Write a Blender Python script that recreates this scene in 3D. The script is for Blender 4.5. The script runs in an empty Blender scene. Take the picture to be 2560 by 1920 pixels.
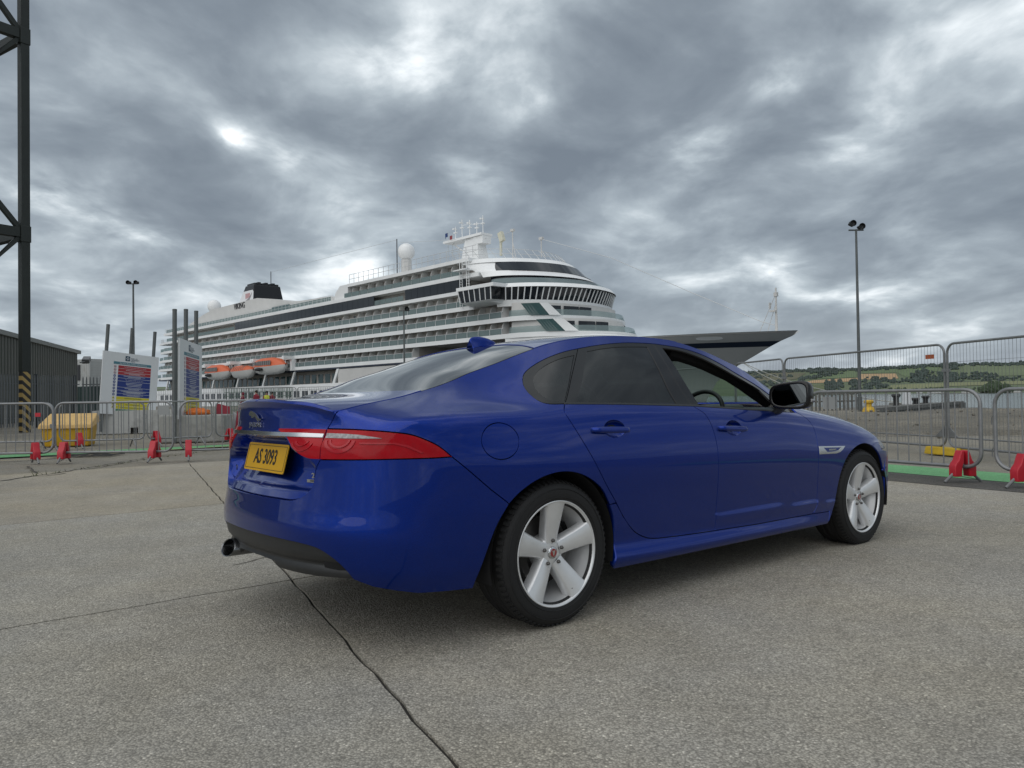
import bpy, bmesh, math, random
import numpy as np
from mathutils import Vector, Matrix, geometry
random.seed(7)
sc = bpy.context.scene
COL = sc.collection
# ------------------------------------------------------------------ camera
CAMZ = 1.073; FPX = 1932.45; PITCH = math.radians(.978); ROLL = math.radians(-.82)
cd = bpy.data.cameras.new('camera'); cam = bpy.data.objects.new('camera', cd); COL.objects.link(cam)
CAM_M = Matrix.Translation((0, 0, CAMZ)) @ Matrix.Rotation(math.pi / 2 + PITCH, 4, 'X') @ Matrix.Rotation(ROLL, 4, 'Z'); cam.matrix_world = CAM_M
cd.sensor_fit = 'HORIZONTAL'; cd.angle = 2 * math.atan(1280 / FPX); cd.clip_start = .05; cd.clip_end = 30000
sc.camera = cam
# ------------------------------------------------------------------ world: daylight sky under a broken overcast
SUN_EL, SUN_AZ = math.radians(50), math.radians(215)     # azimuth clockwise from +Y
world = bpy.data.worlds.new('World'); sc.world = world; world.use_nodes = True
def build_world():
    nt = world.node_tree; n = nt.nodes; l = nt.links; n.clear()
    def N(t, **k):
        a = n.new(t)
        for q, v in k.items(): setattr(a, q, v)
        return a
    def M(op, a, b=None, clamp=False):
        m = N('ShaderNodeMath', operation=op, use_clamp=clamp)
        for i, v in enumerate((a, b)):
            if v is None: continue
            if isinstance(v, (int, float)): m.inputs[i].default_value = v
            else: l.new(v, m.inputs[i])
        return m.outputs[0]
    out = N('ShaderNodeOutputWorld'); bg = N('ShaderNodeBackground')
    sky = N('ShaderNodeTexSky', sky_type='NISHITA', sun_disc=False, sun_elevation=SUN_EL, sun_rotation=SUN_AZ)
    sky.air_density = 1.2; sky.dust_density = 1.5
    tc = N('ShaderNodeTexCoord'); sep = N('ShaderNodeSeparateXYZ'); l.new(tc.outputs['Generated'], sep.inputs[0])
    # the cloud deck is a flat layer overhead: project the view direction on it (softened towards the horizon)
    zz = M('ADD', M('MAXIMUM', sep.outputs[2], 0.0), 0.22)
    px = M('DIVIDE', sep.outputs[0], zz); py = M('DIVIDE', sep.outputs[1], zz)
    comb = N('ShaderNodeCombineXYZ'); l.new(px, comb.inputs[0]); l.new(py, comb.inputs[1])
    def noise(scale, detail, rough, dist, off):
        mp = N('ShaderNodeMapping'); l.new(comb.outputs[0], mp.inputs[0]); mp.inputs['Location'].default_value = off; mp.inputs['Scale'].default_value = (1.0, .85, 1)
        t = N('ShaderNodeTexNoise'); t.inputs['Scale'].default_value = scale; t.inputs['Detail'].default_value = detail
        t.inputs['Roughness'].default_value = rough; t.inputs['Distortion'].default_value = dist
        l.new(mp.outputs[0], t.inputs['Vector']); return t.outputs[0]
    big = noise(1.15, 3, .5, .3, (CL0[0], CL0[1], 0)); mid = noise(2.9, 9, .52, .35, (CL1[0], CL1[1], 0)); fine = noise(9., 6, .55, .3, (11.2, 3.4, 0))
    dens = M('ADD', M('ADD', M('MULTIPLY', big, .48), M('MULTIPLY', mid, .46)), M('MULTIPLY', fine, .09))
    # bright breaks in the deck, where this sky has them (deck coordinates)
    for bx, by, r, a in BREAKS:
        dx = M('SUBTRACT', px, bx); dy = M('SUBTRACT', py, by)
        d2 = M('DIVIDE', M('ADD', M('MULTIPLY', dx, dx), M('MULTIPLY', M('MULTIPLY', dy, dy), .6)), r * r)
        g = M('MULTIPLY', M('MULTIPLY', M('POWER', 2.718, M('MULTIPLY', d2, -1.0)), a), M('MULTIPLY', M('SUBTRACT', 1.15, fine), M('MULTIPLY', M('SUBTRACT', 1.15, mid), 2.4)))
        dens = M('SUBTRACT', dens, g)
    cr = N('ShaderNodeValToRGB'); l.new(dens, cr.inputs[0])
    e = cr.color_ramp; e.interpolation = 'LINEAR'
    stops = [(.32, (1.15, 1.17, 1.18)), (.375, (.84, .88, .90)), (.42, (.58, .63, .66)), (.465, (.38, .43, .465)), (.515, (.262, .302, .338)), (.57, (.190, .222, .256)), (.64, (.140, .166, .198))]
    e.elements[0].position = stops[0][0]; e.elements[0].color = (*stops[0][1], 1)
    e.elements[1].position = stops[-1][0]; e.elements[1].color = (*stops[-1][1], 1)
    for p, c in stops[1:-1]:
        k = e.elements.new(p); k.color = (*c, 1)
    # thin the contrast towards the horizon
    hz = M('POWER', M('SUBTRACT', 1.0, M('MAXIMUM', M('MINIMUM', sep.outputs[2], 1.0), 0.0)), 9.0)
    mxh = N('ShaderNodeMix', data_type='RGBA'); l.new(M('MULTIPLY', hz, .55), mxh.inputs[0]); l.new(cr.outputs[0], mxh.inputs[6]); mxh.inputs[7].default_value = (.36, .41, .475, 1)
    gain = N('ShaderNodeVectorMath', operation='SCALE'); l.new(mxh.outputs[2], gain.inputs[0]); gain.inputs['Scale'].default_value = 12.2
    mx = N('ShaderNodeMix', data_type='RGBA'); mx.inputs[0].default_value = .93
    l.new(sky.outputs[0], mx.inputs[6]); l.new(gain.outputs[0], mx.inputs[7])
    l.new(mx.outputs[2], bg.inputs[0]); bg.inputs[1].default_value = .1
    l.new(bg.outputs[0], out.inputs[0])
CL0 = (5.4, 9.2); CL1 = (1.9, 6.6)
BREAKS = [(-.61, 1.70, .04, .15), (-.20, 1.48, .11, .09), (-1.13, 1.86, .10, .11), (-.09, 1.92, .07, .085), (.44, 1.80, .09, .09), (.54, 1.53, .06, .10), (-.42, 2.66, .14, .05), (.05, 1.60, .07, .06), (-1.05, 2.12, .11, .06), (.89, 2.47, .16, .045), (1.29, 2.71, .2, .05), (-.52, 1.80, .05, .08), (.75, 1.75, .09, .06)]
build_world()
sd = bpy.data.lights.new('sun', 'SUN'); sd.energy = 1.5; sd.angle = math.radians(95); sd.color = (1, .97, .93)
sun = bpy.data.objects.new('sun', sd); COL.objects.link(sun)
_sd = Vector((math.sin(SUN_AZ) * math.cos(SUN_EL), math.cos(SUN_AZ) * math.cos(SUN_EL), math.sin(SUN_EL)))
sun.rotation_euler = _sd.to_track_quat('Z', 'Y').to_euler()
sc.view_settings.view_transform = 'Standard'; sc.view_settings.look = 'None'; sc.view_settings.exposure = .12; sc.view_settings.gamma = 1
sc.render.engine = 'CYCLES'; sc.cycles.max_bounces = 8; sc.cycles.transparent_max_bounces = 24; sc.cycles.use_denoising = True
sc.cycles.sample_clamp_indirect = 6
# ------------------------------------------------------------------ helpers
def at(px, py, D):
    """a point of the place seen at photo pixel (px, py) of 2560 x 1920, D metres down the view axis"""
    d = CAM_M.to_3x3() @ Vector(((px - 1280) / FPX, (960 - py) / FPX, -1.)); return Vector((0, 0, CAMZ)) + d * (D / d.y)
def ground_at(px, py, z=0.):
    d = CAM_M.to_3x3() @ Vector(((px - 1280) / FPX, (960 - py) / FPX, -1.)); return Vector((0, 0, CAMZ)) + d * ((z - CAMZ) / d.z)
MATS = {}
def mat(name, col, rough=.6, metal=0., var=0., vscale=6., bump=0., bscale=40., coat=0., trans=0., ior=1.5, emit=0., spec=.5, alpha=1., dirt=None, vmap='Object'):
    if name in MATS: return MATS[name]
    m = bpy.data.materials.new(name); m.use_nodes = True; nt = m.node_tree; b = nt.nodes['Principled BSDF']
    b.inputs['Base Color'].default_value = (*col, 1); b.inputs['Roughness'].default_value = rough; b.inputs['Metallic'].default_value = metal
    b.inputs['Coat Weight'].default_value = coat; b.inputs['Coat Roughness'].default_value = .02
    b.inputs['Transmission Weight'].default_value = trans; b.inputs['IOR'].default_value = ior; b.inputs['Specular IOR Level'].default_value = spec
    if emit: b.inputs['Emission Color'].default_value = (*col, 1); b.inputs['Emission Strength'].default_value = emit
    if var or bump or dirt:
        tc = nt.nodes.new('ShaderNodeTexCoord')
        no = nt.nodes.new('ShaderNodeTexNoise'); no.inputs['Scale'].default_value = vscale; no.inputs['Detail'].default_value = 6; no.inputs['Roughness'].default_value = .65
        nt.links.new(tc.outputs[vmap], no.inputs['Vector'])
        if var:
            mr = nt.nodes.new('ShaderNodeMapRange'); mr.inputs[1].default_value = .3; mr.inputs[2].default_value = .7; mr.inputs[3].default_value = 1 - var; mr.inputs[4].default_value = 1 + var
            nt.links.new(no.outputs[0], mr.inputs[0])
            vm = nt.nodes.new('ShaderNodeVectorMath'); vm.operation = 'SCALE'; vm.inputs[0].default_value = col
            nt.links.new(mr.outputs[0], vm.inputs['Scale']); src = vm.outputs[0]
            if dirt:
                n2 = nt.nodes.new('ShaderNodeTexNoise'); n2.inputs['Scale'].default_value = vscale * .37; n2.inputs['Detail'].default_value = 8; n2.inputs['Roughness'].default_value = .7
                nt.links.new(tc.outputs[vmap], n2.inputs['Vector'])
                m2 = nt.nodes.new('ShaderNodeMapRange'); m2.inputs[1].default_value = .52; m2.inputs[2].default_value = .75; nt.links.new(n2.outputs[0], m2.inputs[0])
                mx = nt.nodes.new('ShaderNodeMix'); mx.data_type = 'RGBA'; nt.links.new(m2.outputs[0], mx.inputs[0]); nt.links.new(src, mx.inputs[6]); mx.inputs[7].default_value = (*dirt, 1); src = mx.outputs[2]
            nt.links.new(src, b.inputs['Base Color'])
        if bump:
            n3 = nt.nodes.new('ShaderNodeTexNoise'); n3.inputs['Scale'].default_value = bscale; n3.inputs['Detail'].default_value = 4
            nt.links.new(tc.outputs[vmap], n3.inputs['Vector'])
            bu = nt.nodes.new('ShaderNodeBump'); bu.inputs['Strength'].default_value = bump; bu.inputs['Distance'].default_value = .01
            nt.links.new(n3.outputs[0], bu.inputs['Height']); nt.links.new(bu.outputs[0], b.inputs['Normal'])
    MATS[name] = m; return m
def tag(o, label=None, cat=None, group=None, kind=None):
    if label: o['label'] = label
    if cat: o['category'] = cat
    if group: o['group'] = group
    if kind: o['kind'] = kind
    return o
def empty(name, loc=(0, 0, 0), rz=0, parent=None):
    o = bpy.data.objects.new(name, None); COL.objects.link(o); o.location = loc; o.rotation_euler = (0, 0, rz); o.empty_display_size = .1
    if parent: o.parent = parent
    return o
def link(name, me, m=None, parent=None):
    o = bpy.data.objects.new(name, me); COL.objects.link(o)
    if m is not None and not me.materials: me.materials.append(m)
    if parent: o.parent = parent
    return o
def mesh(name, V, F, m=None, parent=None, smooth=False, normals=None):
    me = bpy.data.meshes.new(name); me.from_pydata([tuple(map(float, v)) for v in V], [], [tuple(map(int, f)) for f in F]); me.update()
    if smooth or normals is not None: me.polygons.foreach_set('use_smooth', [True] * len(me.polygons))
    if normals is not None: me.normals_split_custom_set_from_vertices([tuple(map(float, q)) for q in normals])
    return link(name, me, m, parent)
class MB:
    """collects boxes, tubes and prisms for ONE mesh object"""
    def __init__(s): s.V = []; s.F = []
    def add(s, V, F):
        b = len(s.V); s.V += [Vector(v) for v in V]; s.F += [[b + i for i in f] for f in F]; return s
    def box(s, c, d, R=None):
        P = [Vector((x * d[0] / 2, y * d[1] / 2, z * d[2] / 2)) for x in (-1, 1) for y in (-1, 1) for z in (-1, 1)]
        if R is not None: P = [R @ q for q in P]
        return s.add([q + Vector(c) for q in P], [(0, 1, 3, 2), (4, 6, 7, 5), (0, 4, 5, 1), (2, 3, 7, 6), (0, 2, 6, 4), (1, 5, 7, 3)])
    def hexa(s, P):   # 8 corners: bottom loop 4, top loop 4
        return s.add(P, [(3, 2, 1, 0), (4, 5, 6, 7), (0, 1, 5, 4), (1, 2, 6, 5), (2, 3, 7, 6), (3, 0, 4, 7)])
    def tube(s, pts, r, n=8, cap=True, closed=False):
        pts = [Vector(p) for p in pts]; k = len(pts); R = r if isinstance(r, (list, tuple)) else [r] * k
        rings = []; up = None
        for i, p in enumerate(pts):
            if closed: t = pts[(i + 1) % k] - pts[i - 1]
            else: t = pts[min(i + 1, k - 1)] - pts[max(i - 1, 0)]
            t.normalize()
            if up is None: up = Vector((0, 0, 1)) if abs(t.z) < .9 else Vector((1, 0, 0))
            a = t.cross(up).normalized(); b = a.cross(t).normalized(); up = b
            rings.append([p + (a * math.cos(2 * math.pi * j / n) + b * math.sin(2 * math.pi * j / n)) * R[i] for j in range(n)])
        V = [v for rg in rings for v in rg]; F = []
        for i in range(k if closed else k - 1):
            i2 = (i + 1) % k
            for j in range(n): F.append((i * n + j, i * n + (j + 1) % n, i2 * n + (j + 1) % n, i2 * n + j))
        if cap and not closed: F += [tuple(range(n))[::-1], tuple(range((k - 1) * n, k * n))]
        return s.add(V, F)
    def bar(s, a, b, r, n=6): return s.tube([a, b], r, n)
    def prism(s, poly, off):   # planar polygon (3-D points) extruded by a vector
        P = [Vector(p) for p in poly]; n = len(P); off = Vector(off)
        return s.add(P + [p + off for p in P], [tuple(range(n))[::-1], tuple(range(n, 2 * n))] + [(i, (i + 1) % n, n + (i + 1) % n, n + i) for i in range(n)])
    def lathe(s, prof, n=32, axis='z', c=(0, 0, 0), closed=False):
        k = len(prof); V = []
        for i in range(n):
            a = 2 * math.pi * i / n; ca, sa = math.cos(a), math.sin(a)
            for r, h in prof:
                if axis == 'z': v = (r * ca, r * sa, h)
                elif axis == 'y': v = (r * ca, h, r * sa)
                else: v = (h, r * ca, r * sa)
                V.append(Vector(v) + Vector(c))
        F = []
        for i in range(n):
            i2 = (i + 1) % n
            for j in range(k if closed else k - 1):
                j2 = (j + 1) % k; F.append((i * k + j, i2 * k + j, i2 * k + j2, i * k + j2))
        return s.add(V, F)
    def build(s, name, m=None, parent=None, smooth=False, bevel=0., angle=35., seg=2):
        bm = bmesh.new(); vs = [bm.verts.new(v) for v in s.V]; bm.verts.ensure_lookup_table()
        for f in s.F:
            try: bm.faces.new([vs[i] for i in f])
            except ValueError: pass
        bmesh.ops.remove_doubles(bm, verts=bm.verts, dist=1e-5)
        bmesh.ops.recalc_face_normals(bm, faces=bm.faces)
        if bevel:
            ed = [e for e in bm.edges if len(e.link_faces) == 2 and e.calc_face_angle(0) > math.radians(angle)]
            bmesh.ops.bevel(bm, geom=ed, offset=bevel, segments=seg, affect='EDGES', profile=.6, clamp_overlap=True)
        me = bpy.data.meshes.new(name); bm.to_mesh(me); bm.free()
        if smooth:
            me.polygons.foreach_set('use_smooth', [True] * len(me.polygons))
            try: me.set_sharp_from_angle(angle=math.radians(40))
            except Exception: pass
        return link(name, me, m, parent)
def copy_tree(o, parent=None):
    c = o.copy(); COL.objects.link(c); c.parent = parent
    for ch in list(o.children): copy_tree(ch, c)
    return c
def text(name, body, size, m, parent, M4, depth=.002, sx=1., align='CENTER', bold=0.):
    cu = bpy.data.curves.new(name, 'FONT'); cu.body = body; cu.size = size; cu.extrude = depth / 2; cu.align_x = align; cu.align_y = 'CENTER'; cu.offset = bold; cu.resolution_u = 3
    t = bpy.data.objects.new(name, cu); COL.objects.link(t)
    dg = bpy.context.evaluated_depsgraph_get(); me = bpy.data.meshes.new_from_object(t.evaluated_get(dg)); COL.objects.unlink(t); bpy.data.objects.remove(t)
    me.transform(M4 @ Matrix.Diagonal((sx, 1, 1, 1))); me.materials.clear(); me.name = name
    return link(name, me, m, parent)
# ---- car body surface: a plan outline (ref) with a table of insets, all in car space (x forward, w right, z up) ----
def pchip(x, y, q):
    x = np.asarray(x, float); y = np.asarray(y, float); q = np.asarray(q, float)
    h = np.diff(x); d = np.diff(y) / h; m = np.zeros_like(y)
    m[0], m[-1] = d[0], d[-1]
    s = (d[:-1] * d[1:]) > 0
    w1 = 2 * h[1:] + h[:-1]; w2 = h[1:] + 2 * h[:-1]
    with np.errstate(divide='ignore', invalid='ignore'):
        mm = (w1 + w2) / (w1 / d[:-1] + w2 / d[1:])
    m[1:-1] = np.where(s, mm, 0)
    i = np.clip(np.searchsorted(x, q) - 1, 0, len(x) - 2)
    t = np.clip((q - x[i]) / h[i], 0, 1); t2 = t * t; t3 = t2 * t
    return (2*t3-3*t2+1)*y[i] + (t3-2*t2+t)*h[i]*m[i] + (-2*t3+3*t2)*y[i+1] + (t3-t2)*h[i]*m[i+1]

def gsm(a, sig, odd=True):
    n = int(sig * 4) + 1; k = np.exp(-.5 * (np.arange(-n, n + 1) / sig) ** 2); k /= k.sum()
    if odd: return np.convolve(np.concatenate([2*a[0]-a[n:0:-1], a, 2*a[-1]-a[-2:-n-2:-1]]), k, 'valid')
    return np.convolve(np.concatenate([a[n:0:-1], a, a[-2:-n-2:-1]]), k, 'valid')

def crom(P, per=12):
    P = np.asarray(P, float); n = len(P); out = []
    for i in range(n - 1):
        p0 = P[i-1] if i else 2*P[0]-P[1]; p3 = P[i+2] if i + 2 < n else 2*P[-1]-P[-2]
        p1, p2 = P[i], P[i+1]
        d1 = max(np.linalg.norm(p1-p0), 1e-6)**.5; d2 = max(np.linalg.norm(p2-p1), 1e-6)**.5; d3 = max(np.linalg.norm(p3-p2), 1e-6)**.5
        m1 = (p1-p0)/d1-(p2-p0)/(d1+d2)+(p2-p1)/d2; m2 = (p2-p1)/d2-(p3-p1)/(d2+d3)+(p3-p2)/d3
        m1 = m1*d2; m2 = m2*d2
        for t in np.linspace(0, 1, per, endpoint=False):
            out.append((2*t**3-3*t*t+1)*p1+(t**3-2*t*t+t)*m1+(-2*t**3+3*t*t)*p2+(t**3-t*t)*m2)
    out.append(P[-1]); return np.array(out)

def crom_sym(L, per):
    """spline through L that meets its mirror image smoothly at both ends"""
    L = [tuple(p) for p in L]; f = lambda p: (p[0], -p[1]) + tuple(p[2:])
    return crom([f(L[1])] + L + [f(L[-2])], per)[per:-per]
REF = [(-1.12,0),(-1.112,.2),(-1.084,.4),(-1.028,.575),(-.952,.715),(-.86,.815),(-.75,.878),(-.6,.916),(-.4,.935),(-.2,.94),
       (.2,.939),(.7,.937),(1.4,.935),(2.2,.935),(2.7,.937),(3.0,.934),(3.25,.913),(3.45,.87),(3.6,.79),(3.7,.68),(3.77,.5),(3.815,.25),(3.83,0)]
_r = crom_sym(REF, 60)
_s = np.concatenate([[0], np.cumsum(np.linalg.norm(np.diff(_r, axis=0), axis=1))])
_side = np.where(_r[:, 1] > .9)[0]
_s0 = np.interp(0, _r[_side, 0], _s[_side]); _s -= _s0
U0, U1 = _s[0], _s[-1]
UG = np.arange(U0, U1 + .005, .005); UG[-1] = U1
_rx = gsm(np.interp(UG, _s, _r[:, 0]), 4, False); _rw = gsm(np.interp(UG, _s, _r[:, 1]), 4)
_rw[0] = 0; _rw[-1] = 0
_tx = np.gradient(_rx, UG); _tw = np.gradient(_rw, UG); _l = np.hypot(_tx, _tw); _tx /= _l; _tw /= _l
_tw[0], _tx[0] = 1, 0; _tw[-1], _tx[-1] = -1, 0
# outward normal of the outline = (-tw, tx)
def u_of_x(x): return float(np.interp(x, _r[_side, 0], _s[_side]))
def u_rear(w):
    k = np.where(_r[:, 0] < -.5)[0]; return float(np.interp(w, _r[k, 1], _s[k]))
def u_front(w):
    k = np.where(_r[:, 0] > 3.1)[0][::-1]; return float(np.interp(w, _r[k, 1], _s[k]))

# four drawn lines round the car (x, w, z): top edge, upper flank, belt, shoulder crease
LT = [(-1.073,0,1.067),(-1.066,.15,1.064),(-1.040,.3,1.055),(-.998,.45,1.040),(-.949,.567,1.017),(-.89,.581,1.030),(-.816,.585,1.046),(-.675,.585,1.070),(-.601,.585,1.086),(-.552,.587,1.099),(-.468,.592,1.121),
 (-.374,.595,1.150),(-.264,.595,1.190),(-.088,.592,1.243),(.037,.588,1.284),(.162,.583,1.322),(.267,.578,1.350),(.472,.572,1.387),(.686,.57,1.408),(.88,.563,1.417),(1.082,.56,1.418),(1.310,.58,1.403),(1.514,.61,1.359),
 (1.627,.625,1.328),(1.736,.645,1.289),(1.826,.66,1.259),(1.962,.685,1.194),(2.071,.71,1.131),(2.169,.73,1.079),(2.26,.741,1.024),(2.36,.747,.988),(2.5,.744,.967),(2.788,.74,.925),(3.023,.73,.891),(3.27,.715,.840),
 (3.44,.68,.798),(3.55,.58,.775),(3.64,.4,.765),(3.69,.2,.76),(3.70,0,.76)]
LG = [(-1.060,0,1.047),(-1.032,.3,1.038),(-.985,.46,1.022),(-.940,.585,1.002),(-.88,.63,1.012),(-.8,.655,1.026),(-.65,.675,1.052),(-.45,.69,1.085),(-.25,.70,1.118),(0,.715,1.165),(.35,.722,1.205),(1.0,.735,1.222),
 (1.5,.752,1.178),(1.8,.77,1.115),(2.0,.785,1.065),(2.28,.80,.985),(2.46,.80,.955),(2.96,.79,.88),(3.3,.77,.81),(3.46,.71,.775),(3.58,.56,.745),(3.68,.3,.735),(3.72,0,.735)]
LB = [(-1.069,0,.995),(-1.040,.3,.99),(-.980,.48,.982),(-.932,.6,.977),(-.88,.68,.985),(-.8,.735,1.0),(-.65,.765,1.02),(-.45,.785,1.035),(-.25,.80,1.04),(0,.845,1.036),(.2,.862,1.033),(.35,.868,1.03),(1.0,.871,1.012),
 (1.5,.872,.988),(2.0,.868,.966),(2.28,.853,.95),(2.46,.842,.938),(2.96,.832,.865),(3.3,.80,.79),(3.48,.73,.745),(3.6,.55,.72),(3.7,.3,.71),(3.74,0,.705)]
LS = [(-1.074,0,.94),(-1.046,.3,.935),(-.982,.5,.928),(-.935,.62,.925),(-.89,.72,.935),(-.83,.79,.952),(-.76,.835,.965),(-.6,.868,.979),(-.5,.88,.984),(-.3,.888,.987),(0,.893,.988),(.35,.896,.989),(1.0,.897,.975),(1.5,.897,.951),
 (2.0,.895,.927),(2.28,.89,.908),(2.46,.887,.893),(2.96,.884,.82),(3.30,.865,.742),(3.5,.79,.70),(3.62,.62,.68),(3.72,.35,.67),(3.77,0,.665)]
# below the shoulder: (z, inset) from the upper flank to the underside
ST = [
 ('r', 0,    [(.870,.036),(.76,.032),(.60,.012),(.50,.000),(.38,.010),(.23,.085)]),
 ('r', .40,  [(.868,.037),(.76,.032),(.60,.013),(.50,.000),(.38,.010),(.23,.085)]),
 ('r', .58,  [(.866,.034),(.76,.028),(.60,.014),(.50,.000),(.38,.010),(.23,.085)]),
 ('r', .72,  [(.864,.026),(.76,.020),(.60,.010),(.50,.001),(.38,.012),(.23,.08)]),
 ('s', -.86, [(.880,.017),(.76,.010),(.60,.004),(.47,.004),(.35,.018),(.23,.075)]),
 ('s', -.70, [(.895,.014),(.76,.003),(.60,.001),(.47,.006),(.35,.022),(.23,.07)]),
 ('s', -.50, [(.905,.018),(.76,.000),(.60,.000),(.47,.006),(.35,.022),(.23,.065)]),
 ('s', -.25, [(.905,.020),(.74,.000),(.60,.000),(.46,.006),(.34,.020),(.23,.06)]),
 ('s', .00,  [(.90,.019),(.73,.000),(.60,.000),(.42,.014),(.30,.02),(.21,.045)]),
 ('s', .35,  [(.885,.017),(.71,.003),(.44,.022),(.330,.032),(.255,.008),(.20,.035)]),
 ('s', 1.00, [(.875,.017),(.70,.003),(.44,.022),(.315,.031),(.240,.006),(.19,.035)]),
 ('s', 1.50, [(.86,.017),(.69,.003),(.43,.022),(.305,.029),(.235,.007),(.19,.035)]),
 ('s', 2.00, [(.845,.018),(.68,.003),(.42,.021),(.298,.027),(.228,.012),(.19,.035)]),
 ('s', 2.46, [(.81,.020),(.66,.001),(.42,.016),(.29,.022),(.22,.02),(.19,.035)]),
 ('s', 2.96, [(.76,.020),(.66,.000),(.50,.000),(.33,.012),(.25,.02),(.19,.04)]),
 ('s', 3.30, [(.69,.014),(.60,.000),(.46,.000),(.34,.006),(.25,.02),(.18,.05)]),
 ('f', .79,  [(.64,.012),(.56,.000),(.44,.000),(.34,.006),(.25,.02),(.18,.05)]),
 ('f', 0,    [(.62,.016),(.55,.006),(.44,.000),(.34,.006),(.25,.02),(.18,.05)]),
]
NK = 10
_su = [u_rear(v) if k == 'r' else u_front(v) if k == 'f' else u_of_x(v) for k, v, _ in ST]
def _line(L):
    q = crom_sym(L, 40); d = np.zeros(len(UG)); z = np.zeros(len(UG)); last = 0
    for i in range(len(UG)):
        rel = q[:, :2] - (_rx[i], _rw[i])
        s = rel[:, 0] * _tx[i] + rel[:, 1] * _tw[i]            # along the outline
        h = rel[:, 0] * _tw[i] - rel[:, 1] * _tx[i]            # inward
        k = np.where((s[:-1] <= 0) & (s[1:] > 0) & (h[:-1] > -.1) & (h[:-1] < .7))[0]
        j = k[np.argmin(abs(k - last))] if len(k) else last
        if i == 0: j = 0
        if i == len(UG) - 1: j = len(q) - 2
        last = j; a = np.clip(-s[j] / (s[j+1] - s[j] + 1e-12), 0, 1)
        d[i] = h[j] * (1 - a) + h[j+1] * a; z[i] = q[j, 2] * (1 - a) + q[j+1, 2] * a
    return gsm(z, 2.5, False), gsm(d, 2.5, False)
_ln = [_line(L) for L in (LT, LG, LB, LS)]
KZ = np.array([l[0] for l in _ln] + [gsm(pchip(_su, [s[2][k][0] for s in ST], UG), 8, False) for k in range(6)])
KI = np.array([l[1] for l in _ln] + [gsm(pchip(_su, [s[2][k][1] for s in ST], UG), 8, False) for k in range(6)])
# resample every outline station on a dense z ramp (top to bottom) so that the profile can be smoothed too
NV = 160
_vv = np.linspace(0, NK - 1, NV)
def _prof():
    Z = np.zeros((len(UG), NV)); D = np.zeros((len(UG), NV))
    for i in range(len(UG)):
        z = KZ[::-1, i]; d = KI[::-1, i]
        zz = np.linspace(z[-1], z[0], NV)
        D[i] = gsm(pchip(z, d, zz), 1.6); Z[i] = zz
    return Z, D
PZ, PD = _prof()

def inset(u, z):
    u = np.asarray(u, float); z = np.asarray(z, float)
    fi = np.clip((u - U0) / .005, 0, len(UG) - 1.001); i = fi.astype(int); a = fi - i
    def at(i):
        t = (PZ[i, 0] - z) / (PZ[i, 0] - PZ[i, -1]) * (NV - 1)
        t = np.clip(t, 0, NV - 1.001); j = t.astype(int); b = t - j
        return PD[i, j] * (1 - b) + PD[i, j + 1] * b
    return at(i) * (1 - a) + at(i + 1) * a

def flank_crease(u, z):
    """the pressed line that rises out of the sill along the doors: the skin steps out below it"""
    zc = np.interp(u, [.8, 1.28, 1.8, 2.33, 2.6], [.397, .3945, .389, .369, .355]); a = np.interp(u, [.75, 1.3, 2.1, 2.45, 2.62], [0, .005, .012, .012, 0])
    t = np.clip((zc + .004 - z) / .016, 0, 1); return a * (t * t * (3 - 2 * t)) * np.clip((z - .29) / .07, 0, 1)
def S(u, z, extra=0.):
    u = np.asarray(u, float); z = np.asarray(z, float); d = inset(u, z) + extra - flank_crease(u, z)
    x = np.interp(u, UG, _rx); w = np.interp(u, UG, _rw); tx = np.interp(u, UG, _tx); tw = np.interp(u, UG, _tw)
    l = np.hypot(tx, tw)
    return np.stack([x + tw / l * d, w - tx / l * d, z], -1)
def ztop(u): return np.interp(u, UG, PZ[:, 0])
def zbot(u): return np.interp(u, UG, PZ[:, -1])

# the upper skin: boot deck, rear glass, roof, windscreen, bonnet between the two top edges
_e = S(UG, PZ[:, 0])
ER = _e[UG < u_front(.3)]
ZC = [(-1.073,1.067),(-1.0,1.073),(-.9,1.076),(-.75,1.084),(-.62,1.100),(-.5,1.134),(-.2,1.238),(0,1.306),(.18,1.360),(.35,1.391),(.6,1.422),(.9,1.445),(1.2,1.450),(1.5,1.420),(1.75,1.340),(2.0,1.225),
      (2.25,1.085),(2.36,1.030),(2.5,1.012),(2.9,.975),(3.3,.905),(3.5,.845),(3.62,.79),(3.70,.765)]
_zcx = np.arange(-1.073, 3.70, .01)
_zcz = gsm(pchip([a for a, b in ZC], [b for a, b in ZC], _zcx), 5)
def edge_at(x):
    x = np.asarray(x, float)
    o = np.argsort(ER[:, 0]); return np.interp(x, ER[o, 0], ER[o, 1]), np.interp(x, ER[o, 0], ER[o, 2])
def T(x, w):
    x = np.asarray(x, float); w = np.abs(np.asarray(w, float))
    we, ze = edge_at(x); zc = np.interp(x, _zcx, _zcz); q = np.clip(w / we, 0, 1.05)
    return ze + (zc - ze) * (1 - .55 * q**2 - .45 * q**4)
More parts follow.
